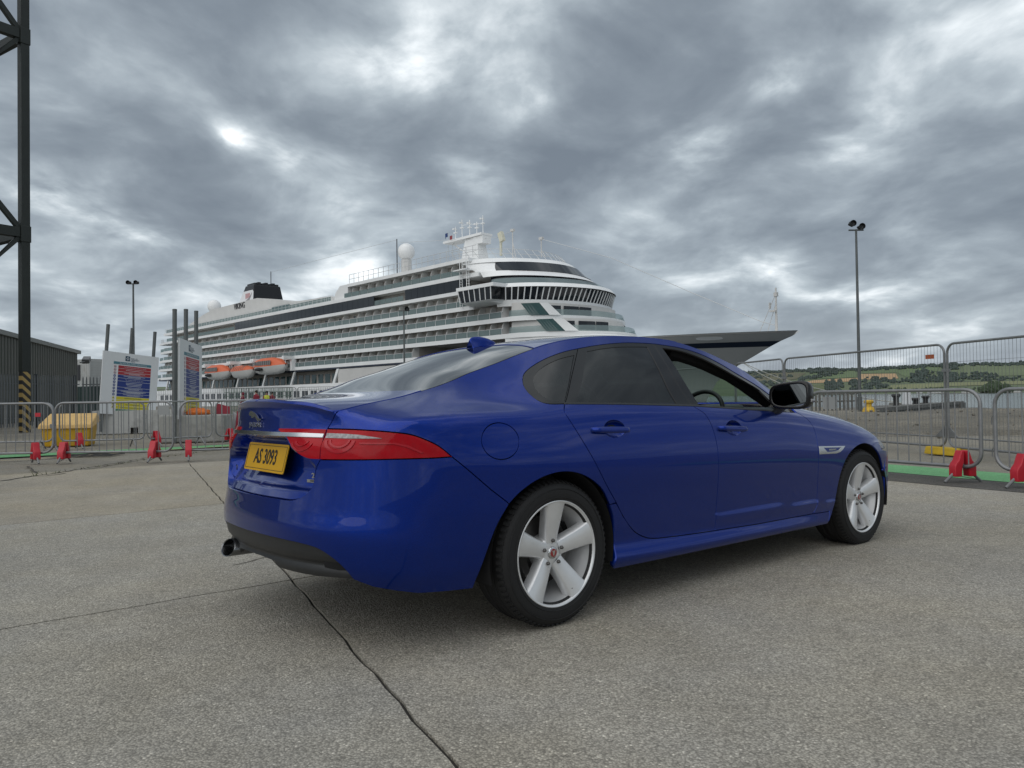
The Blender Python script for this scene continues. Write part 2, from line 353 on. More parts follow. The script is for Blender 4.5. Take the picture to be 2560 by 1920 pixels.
# ------------------------------------------------------------------ the car
# the car's pose was fitted against the camera (its own ground frame + 1.2 degree sideways lean of the yard) and is carried into the level frame here
_c2 = Matrix.Translation((0, 0, 1.1027)) @ Matrix.Rotation(math.pi / 2 + math.radians(.386), 4, 'X')
_lean = Matrix.Translation((0, -.92, .34)) @ Matrix.Rotation(math.radians(-1.2), 4, 'X') @ Matrix.Translation((0, .92, -.34))
CAR_M = CAM_M @ _c2.inverted() @ Matrix.Translation((-.3701, 4.3221, 0)) @ Matrix.Rotation(math.radians(90 - 50.4708), 4, 'Z') @ _lean
car = empty('parked_car'); car.matrix_world = CAR_M
tag(car, 'glossy dark blue four-door saloon parked on the concrete quay, seen from its rear right corner', 'car')
_al = 0.; _pv = np.array([0, .92, .34]); _rb = np.array([[1, 0, 0], [0, math.cos(_al), -math.sin(_al)], [0, math.sin(_al), math.cos(_al)]])
def b2w(P, side=1):
    """body space (x, w, z) -> car object space; the body leans 1.2 degrees on its springs. side -1 = left half"""
    P = np.array(P, float).reshape(-1, 3).copy(); P[:, 1] *= side
    P = (P - _pv) @ _rb.T + _pv; P[:, 1] *= -1; return P
def bn(Nv, side=1):
    Nv = np.array(Nv, float).reshape(-1, 3).copy(); Nv[:, 1] *= side; Nv = Nv @ _rb.T; Nv[:, 1] *= -1; return Nv

def car_paint():
    m = bpy.data.materials.new('blue_metallic_paint'); m.use_nodes = True; nt = m.node_tree; b = nt.nodes['Principled BSDF']
    b.inputs['Metallic'].default_value = .8; b.inputs['Roughness'].default_value = .34; b.inputs['Specular IOR Level'].default_value = 0.
    b.inputs['Coat Weight'].default_value = 1; b.inputs['Coat Roughness'].default_value = .015; b.inputs['Coat IOR'].default_value = 1.36
    tc = nt.nodes.new('ShaderNodeTexCoord'); no = nt.nodes.new('ShaderNodeTexNoise'); no.inputs['Scale'].default_value = 900; no.inputs['Detail'].default_value = 1
    nt.links.new(tc.outputs['Object'], no.inputs['Vector'])
    cr = nt.nodes.new('ShaderNodeValToRGB'); cr.color_ramp.elements[0].position = .35; cr.color_ramp.elements[0].color = (.0006, .014, .16, 1); cr.color_ramp.elements[1].position = .7; cr.color_ramp.elements[1].color = (.0012, .034, .30, 1)
    nt.links.new(no.outputs[0], cr.inputs[0]); nt.links.new(cr.outputs[0], b.inputs['Base Color'])
    n2 = nt.nodes.new('ShaderNodeTexNoise'); n2.inputs['Scale'].default_value = 3.; n2.inputs['Detail'].default_value = 7; nt.links.new(tc.outputs['Object'], n2.inputs['Vector'])
    mr = nt.nodes.new('ShaderNodeMapRange'); mr.inputs[1].default_value = .45; mr.inputs[2].default_value = .8; mr.inputs[3].default_value = .012; mr.inputs[4].default_value = .07
    nt.links.new(n2.outputs[0], mr.inputs[0]); nt.links.new(mr.outputs[0], b.inputs['Coat Roughness'])
    return m
def sheet_glass(name, tint, refl=1.0, rough=0.):
    m = bpy.data.materials.new(name); m.use_nodes = True; nt = m.node_tree; n = nt.nodes; n.clear()
    o = n.new('ShaderNodeOutputMaterial'); t = n.new('ShaderNodeBsdfTransparent'); t.inputs[0].default_value = (*tint, 1)
    g = n.new('ShaderNodeBsdfGlossy'); g.inputs['Roughness'].default_value = rough; g.inputs[0].default_value = (refl, refl, refl, 1)
    lw = n.new('ShaderNodeLayerWeight'); pw_ = n.new('ShaderNodeMath'); pw_.operation = 'POWER'; pw_.inputs[1].default_value = 4.; f = n.new('ShaderNodeMath'); f.operation = 'MULTIPLY_ADD'; f.inputs[1].default_value = .88; f.inputs[2].default_value = .052; nt.links.new(lw.outputs['Facing'], pw_.inputs[0]); nt.links.new(pw_.outputs[0], f.inputs[0]); x = n.new('ShaderNodeMixShader')
    nt.links.new(f.outputs[0], x.inputs[0]); nt.links.new(t.outputs[0], x.inputs[1]); nt.links.new(g.outputs[0], x.inputs[2]); nt.links.new(x.outputs[0], o.inputs[0])
    return m
PAINT = car_paint()
BLK_GLOSS = mat('gloss_black_trim', (.009, .009, .010), .14, spec=.42)
BLK_SATIN = mat('satin_black_plastic', (.016, .017, .018), .45, var=.15, vscale=20)
BLK_DULL = mat('dull_black_lining', (.006, .006, .007), .9)
RUBBER = mat('tyre_rubber', (.0075, .0075, .008), .72, var=.25, vscale=14, bump=.15, bscale=120)
ALLOY = mat('silver_alloy', (.72, .725, .73), .36, metal=.5, var=.05, vscale=9)
CHROME = mat('satin_chrome', (.62, .63, .64), .2, metal=1)
STEEL_D = mat('brake_steel', (.14, .135, .13), .45, metal=.9)
RED_LENS = mat('red_lamp_lens', (.34, .001, .006), .08, spec=.2, var=.14, vscale=12)
RED_GLOW = mat('red_lamp_reflector', (.36, .003, .010), .15, spec=.4)
CLEAR_LENS = mat('clear_lamp_lens', (.24, .235, .24), .12, metal=.3, spec=.4, var=.5, vscale=70)
TINT = sheet_glass('privacy_glass', (.035, .037, .04), .95)
CLEAR = sheet_glass('clear_green_glass', (.62, .74, .68))
YEL_PLATE = mat('yellow_plate', (.60, .33, .006), .35, coat=.3, var=.06)
INK = mat('black_lettering', (.01, .01, .012), .4)
SEATM = mat('dark_seat_leather', (.02, .02, .021), .5)

def pip(pts, poly):
    x, y = pts[:, 0], pts[:, 1]; n = len(poly); r = np.zeros(len(pts), bool); j = n - 1
    for i in range(n):
        xi, yi = poly[i]; xj, yj = poly[j]
        if yi != yj:
            c = ((yi > y) != (yj > y)) & (x < (xj - xi) * (y - yi) / (yj - yi) + xi); r ^= c
        j = i
    return r
def resample(poly, step):
    P = np.asarray(poly, float); out = []
    for a, b in zip(P, np.roll(P, -1, 0)):
        d = np.linalg.norm(b - a)
        if d < 1e-6: continue
        k = max(1, int(math.ceil(d / step)))
        for i in range(k): out.append(a + (b - a) * i / k)
    return np.array(out)
def shrink(P, g, keep=None):
    """offset a closed polygon inwards by g (keep: mask of points left where they are)"""
    if not g: return P
    a = P - np.roll(P, 1, 0); b = np.roll(P, -1, 0) - P
    area = .5 * np.sum(P[:, 0] * np.roll(P[:, 1], -1) - np.roll(P[:, 0], -1) * P[:, 1]); s = 1 if area > 0 else -1
    na = np.stack([-a[:, 1], a[:, 0]], 1) * s; nb = np.stack([-b[:, 1], b[:, 0]], 1) * s
    na /= np.linalg.norm(na, axis=1)[:, None] + 1e-12; nb /= np.linalg.norm(nb, axis=1)[:, None] + 1e-12
    m = na + nb; m /= np.linalg.norm(m, axis=1)[:, None] + 1e-9
    k = np.clip((m * nb).sum(1), .45, 1)
    o = m * (g / k)[:, None]
    if keep is not None: o[keep] = 0
    return P + o
def fill(outer, holes, su, sz):
    """constrained triangulation of a 2-D region with interior points on a grid"""
    loops = [outer] + holes; pts = []; edges = []
    for L in loops:
        b = len(pts); pts += [tuple(q) for q in L]; edges += [(b + i, b + (i + 1) % len(L)) for i in range(len(L))]
    nb = len(pts); lo = outer.min(0); hi = outer.max(0)
    gx, gy = np.meshgrid(np.arange(lo[0] + su / 2, hi[0], su), np.arange(lo[1] + sz / 2, hi[1], sz), indexing='ij')
    g = np.stack([gx.ravel(), gy.ravel()], 1); ok = pip(g, outer)
    for h in holes: ok &= ~pip(g, h)
    g = g[ok]
    allb = np.concatenate(loops)
    if len(g):
        near = np.zeros(len(g), bool); sc_ = np.array([1 / su, 1 / sz])
        for i in range(0, len(g), 4000):
            d = np.min(np.sum(((g[i:i+4000, None] - allb[None]) * sc_) ** 2, -1), 1); near[i:i+4000] = d < .2
        g = g[~near]
    pts += [tuple(q) for q in g]
    r = geometry.delaunay_2d_cdt([Vector(q) for q in pts], edges, [], 0, 1e-6)
    V = np.array([tuple(v) for v in r[0]]); F = [tuple(f) for f in r[2]]
    c = np.array([V[list(f)].mean(0) for f in F]); ok = pip(c, outer)
    for h in holes: ok &= ~pip(c, h)
    F = [f for f, k in zip(F, ok) if k]
    return V, F
def skin(name, outer, holes, pos, m, parent, su=.022, sz=.018, gap=.0025, flange=.014, step=.014, mirror='both', centre=None, tagd=None, hole_gap=None, cdir=0):
    """a body panel: region of a 2-D chart laid on the skin pos(p) -> (N,3), with a turned-in edge all round.
    mirror 'both' = a right and a left object, 'join' = one object across the car's middle, 'one' = right only"""
    O = resample(outer, step)
    keep = None
    if centre is not None: keep = np.abs(O[:, cdir] - centre) < 1e-4
    O = shrink(O, gap, keep)
    Hs = [shrink(resample(h, step * .7), -(gap if hole_gap is None else hole_gap)) for h in holes]
    V, F = fill(O, Hs, su, sz)
    e = 1.5e-3
    P = pos(V); E0 = np.array([e, 0]); E1 = np.array([0, e]); du = pos(V + E0) - pos(V - E0); dv = pos(V + E1) - pos(V - E1)
    if centre is not None:
        c_ = np.abs(V[:, cdir] - centre) < 2e-3; dd = du if cdir == 0 else dv; dd[c_] = [0, 1, 0]
        ot = dv if cdir == 0 else du; ot[c_, 1] = 0
        if cdir == 0 and centre > 0: dd[c_] = [0, -1, 0]
    Nn = np.cross(du, dv); Nn /= np.linalg.norm(Nn, axis=1)[:, None] + 1e-12
    # outward = away from the car's middle
    ref = P - np.array([1.2, 0, .55]) * [1, 0, 1]; ref[:, 0] *= .25
    if np.mean(np.sum(Nn * ref, 1)) < 0: Nn = -Nn
    F2 = []
    for f in F:
        a, b, c = P[f[0]], P[f[1]], P[f[2]]
        F2.append(f if np.dot(np.cross(b - a, c - a), Nn[f[0]]) >= 0 else f[::-1])
    # border edges -> flange
    cnt = {}
    for f in F2:
        for i in range(3):
            k = (f[i], f[(i + 1) % 3]); cnt[k] = cnt.get(k, 0) + 1
    bd = [k for k in cnt if (k[1], k[0]) not in cnt]
    if centre is not None: bd = [k for k in bd if not (abs(V[k[0]][cdir] - centre) < 1e-4 and abs(V[k[1]][cdir] - centre) < 1e-4)]
    VV = [P]; NN = [Nn]; base = len(P); idx = {}; ex = []; exn = []; FF = list(F2)
    for a, b in bd:
        t = P[b] - P[a]; on = np.cross(t, (Nn[a] + Nn[b])); on /= np.linalg.norm(on) + 1e-12
        ids = []
        for q, dep in ((a, 0), (b, 0), (b, 1), (a, 1)):
            ex.append(P[q] - Nn[q] * flange * dep); exn.append(on * .8 + Nn[q] * (.6 if not dep else 0)); ids.append(base + len(ex) - 1)
        FF.append((ids[1], ids[0], ids[3], ids[2]))
    if ex: VV.append(np.array(ex)); NN.append(np.array(exn) / np.linalg.norm(exn, axis=1)[:, None])
    VV = np.concatenate(VV); NN = np.concatenate(NN)
    res = []
    if mirror == 'join':
        n = len(VV); A = np.concatenate([b2w(VV), b2w(VV, -1)]); B = np.concatenate([bn(NN), bn(NN, -1)])
        # car space flips y: right half keeps its winding reversed
        Fm = [f[::-1] for f in FF] + [tuple(n + i for i in f) for f in FF]
        res.append(mesh(name, A, Fm, m, parent, normals=B))
    else:
        for s in ((1, -1) if mirror == 'both' else (1,)):
            res.append(mesh(name, b2w(VV, s), [f[::-1] if s == 1 else f for f in FF], m, parent, normals=bn(NN, s)))
    return res
def side_pos(extra=0.):
    if callable(extra): return lambda V: S(V[:, 0], V[:, 1], extra(V[:, 0], V[:, 1]))
    return lambda V: S(V[:, 0], V[:, 1], extra)
def top_pos(dz=0.): return lambda V: np.stack([V[:, 0], V[:, 1], T(V[:, 0], V[:, 1]) + dz], 1)
def cs(*runs):
    """closed outline out of runs; a run given as ('s', pts) is smoothed"""
    out = []
    for r in runs:
        if isinstance(r, tuple) and r[0] == 's': out += [tuple(q) for q in crom(r[1], 5)]
        else: out += [tuple(q) for q in r]
    res = [out[0]]
    for q in out[1:]:
        if math.hypot(q[0] - res[-1][0], q[1] - res[-1][1]) > 1e-4: res.append(q)
    if math.hypot(res[0][0] - res[-1][0], res[0][1] - res[-1][1]) < 1e-4: res.pop()
    return res
def edge_run(ua, ub, n=60, dz=.0008): return [(u, float(ztop(u)) - dz) for u in np.linspace(ua, ub, n)]

# outlines, in (u, z): u runs along the outline of the car (= x on the flank), z is height
UC = U0
dlo_top = [(-.0321,1.1522),(-.0085,1.1752),(.0238,1.1963),(.0964,1.2301),(.2065,1.2705),(.336,1.3056),(.4458,1.3264),(.5664,1.3458),(.7183,1.3645),(.8789,1.3765),(1.0969,1.3788),(1.1948,1.3722),(1.3162,1.3615),(1.4802,1.3296),(1.6343,1.2729),(1.7807,1.1996),(1.94,1.1245),(2.04,1.055),(2.12,.998)]
dlo_rear = [(-.0321,1.1522),(-.0485,1.1252),(-.0517,1.0985),(-.0417,1.0699),(-.0204,1.0466),(.0169,1.0354),(.1144,1.0334)]
dlo_bot = [(.1144,1.0334),(.4986,1.0267),(1.095,1.0095),(1.4659,.9887),(1.8861,.966),(2.12,.954)]
rdoor_win = [(.4458,1.3264),(.3815,1.2666),(.2519,1.1488),(.1364,1.0464),(.1144,1.0334)]
rdoor_line = [(.1144,1.0334),(.0845,.9946),(.1008,.9533),(.1351,.898),(.2346,.754),(.31,.643),(.3949,.5369)]
rdoor_low = [(.3949,.5369),(.4546,.4579),(.5441,.3737),(.6445,.3289),(.7302,.3158)]
door_bot = [(.7302,.3158),(.9567,.3061),(1.2258,.2988),(1.6476,.2893),(2.2677,.2861),(2.492,.2819)]
bshut_win = [(1.0969,1.3788),(1.0707,1.2617),(1.0632,1.1389),(1.095,1.0095)]
bshut = [(1.095,1.0095),(1.1107,.9985),(1.1665,.9638),(1.2078,.8912),(1.232,.7981),(1.2389,.7159),(1.24,.5718),(1.2357,.417),(1.2258,.2988)]
fshut = [(2.2,.952),(2.2743,.9078),(2.305,.875),(2.3264,.8218),(2.330,.7034),(2.330,.5486),(2.3284,.3694),(2.3017,.3005),(2.2677,.2861)]
lamp_top = [(-1.5301,.9441),(-1.3563,.944),(-1.2021,.9424),(-1.005,.9386),(-.863,.9294),(-.768,.916),(-.7055,.8936),(-.6502,.865),(-.5941,.8192)]
lamp_bot = [(-.5942,.8190),(-.6776,.8169),(-.8629,.8171),(-1.0616,.8145),(-1.2054,.8125)]
lamp_in_bot = [(-1.2054,.8125),(-1.2776,.8147),(-1.3472,.8343),(-1.4049,.8703),(-1.4522,.9035)]
lid_hi = [(-1.1429,float(ztop(-1.1429))-.001),(-1.1523,1.0084),(-1.1794,.9714),(-1.2021,.9424)]
lid_mid = [(-1.2021,.9424),(-1.2,.8865),(-1.2054,.8125)]
lid_low = [(-1.2054,.8125),(-1.2281,.7763),(-1.2368,.7364),(-1.2549,.69),(-1.297,.6589),(-1.3424,.641),(-1.3925,.6330),(-1.5118,.6325),(UC,.632)]
bump_shut = [(-.5941,.8192),(-.5135,.7557),(-.4038,.6677),(-.3187,.6072),(-.3067,.5966)]
rarch = [(-.3067,.5966),(-.2514,.6375),(-.1661,.6803),(-.0776,.7067),(.0141,.716),(.1092,.705),(.2082,.6679),(.2917,.6096),(.3494,.5303)]
rarch_f = [(.3494,.5303),(.3781,.4697),(.3900,.4),(.3915,.3044),(.376,.2216)]
rarch_b = [(-.3067,.5966),(-.3655,.5199),(-.4016,.4481),(-.4329,.3631),(-.457,.2833),(-.465,.240)]
farch = [(2.4764,.2135),(2.5218,.27),(2.5611,.3484),(2.5918,.4561),(2.6253,.5367),(2.675,.607),(2.7487,.6635),(2.8487,.7023),(2.9619,.717),(3.0776,.7031),(3.176,.660),(3.250,.592),(3.305,.500),(3.335,.400),(3.34,.30),(3.33,.21)]
bump_low = [(-1.035,.3202),(-1.0603,.3579),(-1.091,.3871),(-1.1422,.4202),(-1.198,.4434),(-1.2596,.4535),(-1.3769,.4609),(-1.5566,.4633),(UC,.464)]
diff_bot = [(-1.035,.3202),(-1.2309,.3147),(-1.4006,.3155),(-1.5324,.3187),(-1.5546,.345),(-1.6711,.3485),(UC,.350)]
fuel = [(-.337 + .1035 * math.cos(a), .8745 + .080 * math.sin(a)) for a in np.linspace(0, 2 * math.pi, 40, endpoint=False)]
qglass = [(.0279,1.1524),(.048,1.1709),(.0988,1.2016),(.1792,1.236),(.2897,1.2696),(.3912,1.2894),(.3112,1.2134),(.2353,1.1394),(.1344,1.0495),(.0699,1.047),(.029,1.0628),(.0086,1.0894),(.0087,1.1206)]
rglass = [('s', [(.4967,1.3125),(.6203,1.3318),(.7748,1.3478),(1.0154,1.3569)]), ('s', [(1.0154,1.3569),(.9771,1.2327),(.9613,1.1024),(.9676,1.0217)]), [(.9676,1.0217),(.5083,1.0363),(.2025,1.0438)], ('s', [(.2025,1.0438),(.316,1.1397),(.4967,1.3125)])]
fglass = [('s', [(1.1486,1.3562),(1.2967,1.3441),(1.4513,1.3085),(1.6049,1.251),(1.7574,1.1822),(1.8988,1.1185)]), [(1.8988,1.1185),(1.9307,1.098),(1.96,1.04),(2.0,.978)], [(2.0,.973),(1.8148,.9773),(1.4761,.9963),(1.1628,1.0125)], ('s', [(1.1628,1.0125),(1.1369,1.1766),(1.1486,1.3562)])]
R = lambda L: list(reversed(L))
def lid_extra(u, z):
    ss = lambda t: np.clip(t, 0, 1) ** 2 * (3 - 2 * np.clip(t, 0, 1))
    uL = np.interp(z, [.78, .81, .834, .87, .905], [-1.235, -1.28, -1.36, -1.42, -1.46])
    r = .088 * ss((.906 - z) / .026) * ss((uL - u) / .06)
    r = r * np.interp(z, [.632, .69, .76], [.30, .62, 1.0]) - .010 * ss((.682 - z) / .012) * ss((-1.26 - u) / .04)
    lip = .006 * ss((z - 1.035) / .02)
    return r - lip * ss((-1.17 - u) / .06)
UA = u_of_x(2.2)
skin('body_side', cs(edge_run(-1.1429, UA, 160), [(UA, .99)], ('s', R(dlo_top)), ('s', dlo_rear), ('s', rdoor_line), ('s', R(rarch)), R(bump_shut), ('s', R(lamp_top[2:])), ('s', R(lid_hi))), [fuel], side_pos(), PAINT, car)
skin('fuel_flap', fuel, [], side_pos(.0005), PAINT, car, gap=.002)
ell = lambda uc, zc: [(uc + .078 * math.cos(a), zc + .045 * math.sin(a)) for a in np.linspace(0, 2 * math.pi, 40, endpoint=False)]
CUP_R, CUP_F = ell(.400, .9045), ell(1.416, .876)
skin('rear_door', cs(dlo_bot[:3], ('s', bshut), R(door_bot[:3]), ('s', R(rdoor_low)), ('s', R(rdoor_line))), [CUP_R], side_pos(), PAINT, car, hole_gap=0)
skin('front_door', cs(dlo_bot[2:], [(2.2, .952)], ('s', fshut), R(door_bot[2:5]), ('s', R(bshut))), [CUP_F], side_pos(), PAINT, car, hole_gap=0)
UF = u_of_x(3.38)
skin('front_wing', cs(edge_run(UA, UF, 50), ('s', [(UF, .80), (UF - .06, .70), (3.36, .60), (3.30, .505)]), ('s', R(farch[:13])), [(2.492, .2819)], R(door_bot[4:5]), ('s', R(fshut))), [], side_pos(), PAINT, car)
skin('sill', cs(('s', R(rdoor_low)) if 0 else [(.3494, .5303), (.3949, .5335)], ('s', rdoor_low[1:]), door_bot, [(2.4764, .2135), (2.47, .2)], [(.385, .205)], ('s', R(rarch_f))), [], side_pos(), PAINT, car, flange=.03)
skin('rear_bumper', cs(bump_shut, ('s', rarch_b), [(-.7384, .252), (-.95, .290), (-1.035, .3202)], ('s', bump_low), [(UC, .632)], ('s', R(lid_low)), R(lamp_bot)), [], side_pos(), PAINT, car, mirror='join', centre=UC, flange=.05)
skin('rear_diffuser', cs(('s', bump_low), R(diff_bot)), [], side_pos(lambda u, z: .012 + .02 * np.exp(-((z - .37) / .02) ** 2)), BLK_SATIN, car, mirror='join', centre=UC, flange=.10)
skin('boot_lid', cs(R(edge_run(UC, -1.1429, 60, .0006))[::-1], ('s', lid_hi), lid_mid, ('s', lid_low)), [], side_pos(lid_extra), PAINT, car, mirror='join', centre=UC, flange=.02)
# lamps, chrome strip
split = [(-1.2021, .9424), (-1.2054, .8125)]
lamps = skin('tail_lamp', cs(('s', lamp_top[2:]), lamp_bot), [], side_pos(-.003), RED_LENS, car, flange=.03, gap=.003)
lin = skin('inner_tail_lamp', cs([(-1.5301, .9441)], ('s', lamp_top[:3]), lid_mid[1:], ('s', lamp_in_bot), [(-1.49, .917), (-1.5301, .930)]), [], side_pos(-.004), RED_LENS, car, flange=.06, gap=.003)
skin('chrome_strip', cs([(UC, .930), (-1.5255, .928), (-1.3518, .9271), (-1.207, .924), (-1.207, .9042), (-1.3399, .905), (-1.4787, .9065), (UC, .9065)]), [], side_pos(-.010), CHROME, car, mirror='join', centre=UC, flange=.03)
skin('reversing_lamp', cs([(-1.195, .924), (-1.085, .922), (-1.0002, .918), (-.935, .9095), (-.895, .9033), (-1.0768, .9032), (-1.195, .9042)]), [], side_pos(-.0055), CLEAR_LENS, car, flange=.006, gap=0)
for nm, rr, m_ in (('lamp_light_guide', (.0, .013), RED_GLOW), ('lamp_light_guide', (.022, .030), RED_GLOW)):
    ring = [(-1.105 + (.085 - r_ * 1.2) * math.cos(a), .9 - (.058 - r_) * math.sin(a)) for r_, aa in ((rr[0], np.linspace(.1, 3.05, 24)), (rr[1], np.linspace(3.05, .1, 24))) for a in aa]
    skin(nm, ring, [], side_pos(-.0062), m_, car, gap=0, flange=.003, su=.05, sz=.05)
skin('lamp_light_guide', cs([(-1.0, .887), (-.84, .885), (-.78, .872), (-.72, .842), (-.73, .839), (-.79, .866), (-.845, .879), (-1.0, .881)]), [], side_pos(-.0062), RED_GLOW, car, gap=0, flange=.003, su=.05, sz=.05)
for k in range(2):
    skin('lamp_light_guide', [(-1.335 + (.075 - k * .03) * math.cos(a) + dd, .9 - (.055 - k * .022) * math.sin(a) + dd * .3) for dd, aa in ((0, np.linspace(.4, 2.7, 18)), (.012, np.linspace(2.7, .4, 18))) for a in aa], [], side_pos(-.0072), RED_GLOW, car, gap=0, flange=.003, su=.05, sz=.05)
# windows and their black surrounds
Q_ = cs(('s', qglass[:6]), ('s', qglass[5:9]), ('s', qglass[8:] + qglass[:1]))
RG, FG = cs(*rglass), cs(*fglass)
skin('window_surround', cs(('s', dlo_rear), ('s', R(rdoor_win)), ('s', R(dlo_top[:7]))), [Q_], side_pos(.004), BLK_GLOSS, car, hole_gap=0, gap=.0015)
skin('window_surround', cs(('s', rdoor_win), dlo_bot[:3], ('s', R(bshut_win)), ('s', R(dlo_top[6:11]))), [RG], side_pos(.004), BLK_GLOSS, car, hole_gap=0, gap=.0015)
skin('window_surround', cs(('s', bshut_win), dlo_bot[2:], [(2.12, .998)], ('s', R(dlo_top[10:]))), [FG], side_pos(.004), BLK_GLOSS, car, hole_gap=0, gap=.0015)
skin('quarter_window', Q_, [], side_pos(.008), TINT, car, gap=0, flange=.001)
skin('rear_door_window', RG, [], side_pos(.008), TINT, car, gap=0, flange=.001)
fw_ = skin('front_door_window', FG, [], side_pos(.010), CLEAR, car, gap=0, flange=.001)
bpy.data.objects.remove(fw_[0])       # the near one is wound down
# belt and roof mouldings
skin('window_moulding', cs(dlo_bot[:3], [(1.095, 1.0175), (.4986, 1.0347), (.1144, 1.0414)]), [], side_pos(-.003), BLK_SATIN, car, gap=0, flange=.008)
skin('window_moulding', cs([(1.099, 1.0095)] + dlo_bot[3:5] + [(2.06, .9575)], [(2.06, .9655), (1.8861, .974), (1.4659, .9967), (1.099, 1.0175)]), [], side_pos(-.003), BLK_SATIN, car, gap=0, flange=.008)
# upper skin
eo = np.argsort(ER[:, 0])
def edge_x(xa, xb, n, dw=.003):
    xs = np.linspace(xa, xb, n); we, _ = edge_at(xs); return [(float(x), float(max(w - dw, 0))) for x, w in zip(xs, we)]
def cur(x0, dx, we, n=14, rev=False):
    q = [(x0 + dx * (t ** 2), we * t) for t in np.linspace(0, 1, n)]; return q[::-1] if rev else q
wE = lambda x: float(edge_at(x)[0]) - .003
rearE = [(float(a), float(b)) for a, b in zip(*[S(np.linspace(UC, -1.1429, 50), ztop(np.linspace(UC, -1.1429, 50)))[:, i] for i in (0, 1)])]
deck = cs([(rearE[0][0] + .002, 0.)] + [(a + .002, b - .004) for a, b in rearE if b > .02 and a < -.955], edge_x(-.93, -.53, 20), cur(-.61, .08, wE(-.53), rev=True))
skin('boot_deck', deck, [], top_pos(), PAINT, car, mirror='join', centre=0, cdir=1, su=.03, sz=.03, step=.02, flange=.01, gap=.001)
skin('rear_window', cs(cur(-.602, .08, wE(-.522)), edge_x(-.522, .16, 30, .006), cur(.235, -.075, wE(.16), rev=True)), [], top_pos(-.004), TINT, car, mirror='join', centre=0, cdir=1, su=.03, sz=.03, step=.02, flange=.001, gap=.001)
skin('roof', cs(cur(.24, -.073, wE(.167)), edge_x(.167, 1.33, 40), cur(1.43, -.10, wE(1.33), rev=True)), [], top_pos(), PAINT, car, mirror='join', centre=0, cdir=1, su=.03, sz=.03, step=.02, flange=.012)
skin('windscreen', cs(cur(1.435, -.10, wE(1.335)), edge_x(1.335, 2.24, 30), cur(2.41, -.17, wE(2.24), rev=True)), [], top_pos(-.004), CLEAR, car, mirror='join', centre=0, cdir=1, su=.03, sz=.03, step=.02, flange=.001)
skin('bonnet', cs(cur(2.42, -.16, wE(2.26)), edge_x(2.26, 3.60, 40), [(3.68, .2), (3.69, 0)]), [], top_pos(), PAINT, car, mirror='join', centre=0, cdir=1, su=.03, sz=.03, step=.02, flange=.012)
# nose
UN = U1
skin('front_bumper', cs([(3.335, .49), (3.36, .60), (UF - .06, .66), (UF + .05, .645), (UN - .36, .60), (UN - .36, .30), (UN, .28), (UN, .20), (3.345, .205)]), [], side_pos(), PAINT, car, mirror='join', centre=UN, flange=.02)
skin('headlamp', cs([(UF - .05, .672), (UF + .005, .79), (UF + .2, .755), (UN - .42, .73), (UN - .40, .66), (UF + .05, .655)]), [], side_pos(.004), CLEAR_LENS, car, flange=.02)
skin('front_grille', cs([(UN - .355, .60), (UN - .355, .71), (UN, .735), (UN, .29), (UN - .355, .31)]), [], side_pos(.02), BLK_GLOSS, car, mirror='join', centre=UN)
# dark shell behind the panels: closes the shut lines
skin('body_lining', cs([(-1.19, .80), (-1.15, .93), (-.5, .95), (0, .96), (.5, .99), (1.1, .97), (2.0, .93), (2.9, .82), (3.4, .72), (3.5, .3), (3.36, .25), (3.36, .45), (3.25, .63), (3.1, .71), (2.96, .735), (2.75, .69), (2.62, .58), (2.54, .4), (2.47, .24), (.41, .24), (.41, .42), (.35, .57), (.22, .69), (0, .735), (-.17, .70), (-.33, .61), (-.42, .48), (-.49, .27), (-1.0, .34), (-1.19, .36)]), [], side_pos(.022), BLK_DULL, car, su=.06, sz=.05, gap=0, flange=.001, step=.04)
skin('body_lining', cs([(UC, .36), (-1.2, .36), (-1.2, .93), (UC, .93)]), [], side_pos(.14), BLK_DULL, car, su=.06, sz=.05, gap=0, flange=.001, step=.04, mirror='join', centre=UC)
skin('headlining', cs(cur(-.40, .02, wE(-.38) - .03), edge_x(-.38, 2.2, 40, .035), cur(2.3, -.1, wE(2.2) - .035, rev=True)) if 0 else cs([(.2, 0)], edge_x(.2, 1.40, 30, .02), [(1.45, 0)]), [], top_pos(-.035), BLK_DULL, car, mirror='join', centre=0, cdir=1, su=.06, sz=.06, step=.05, flange=.001)

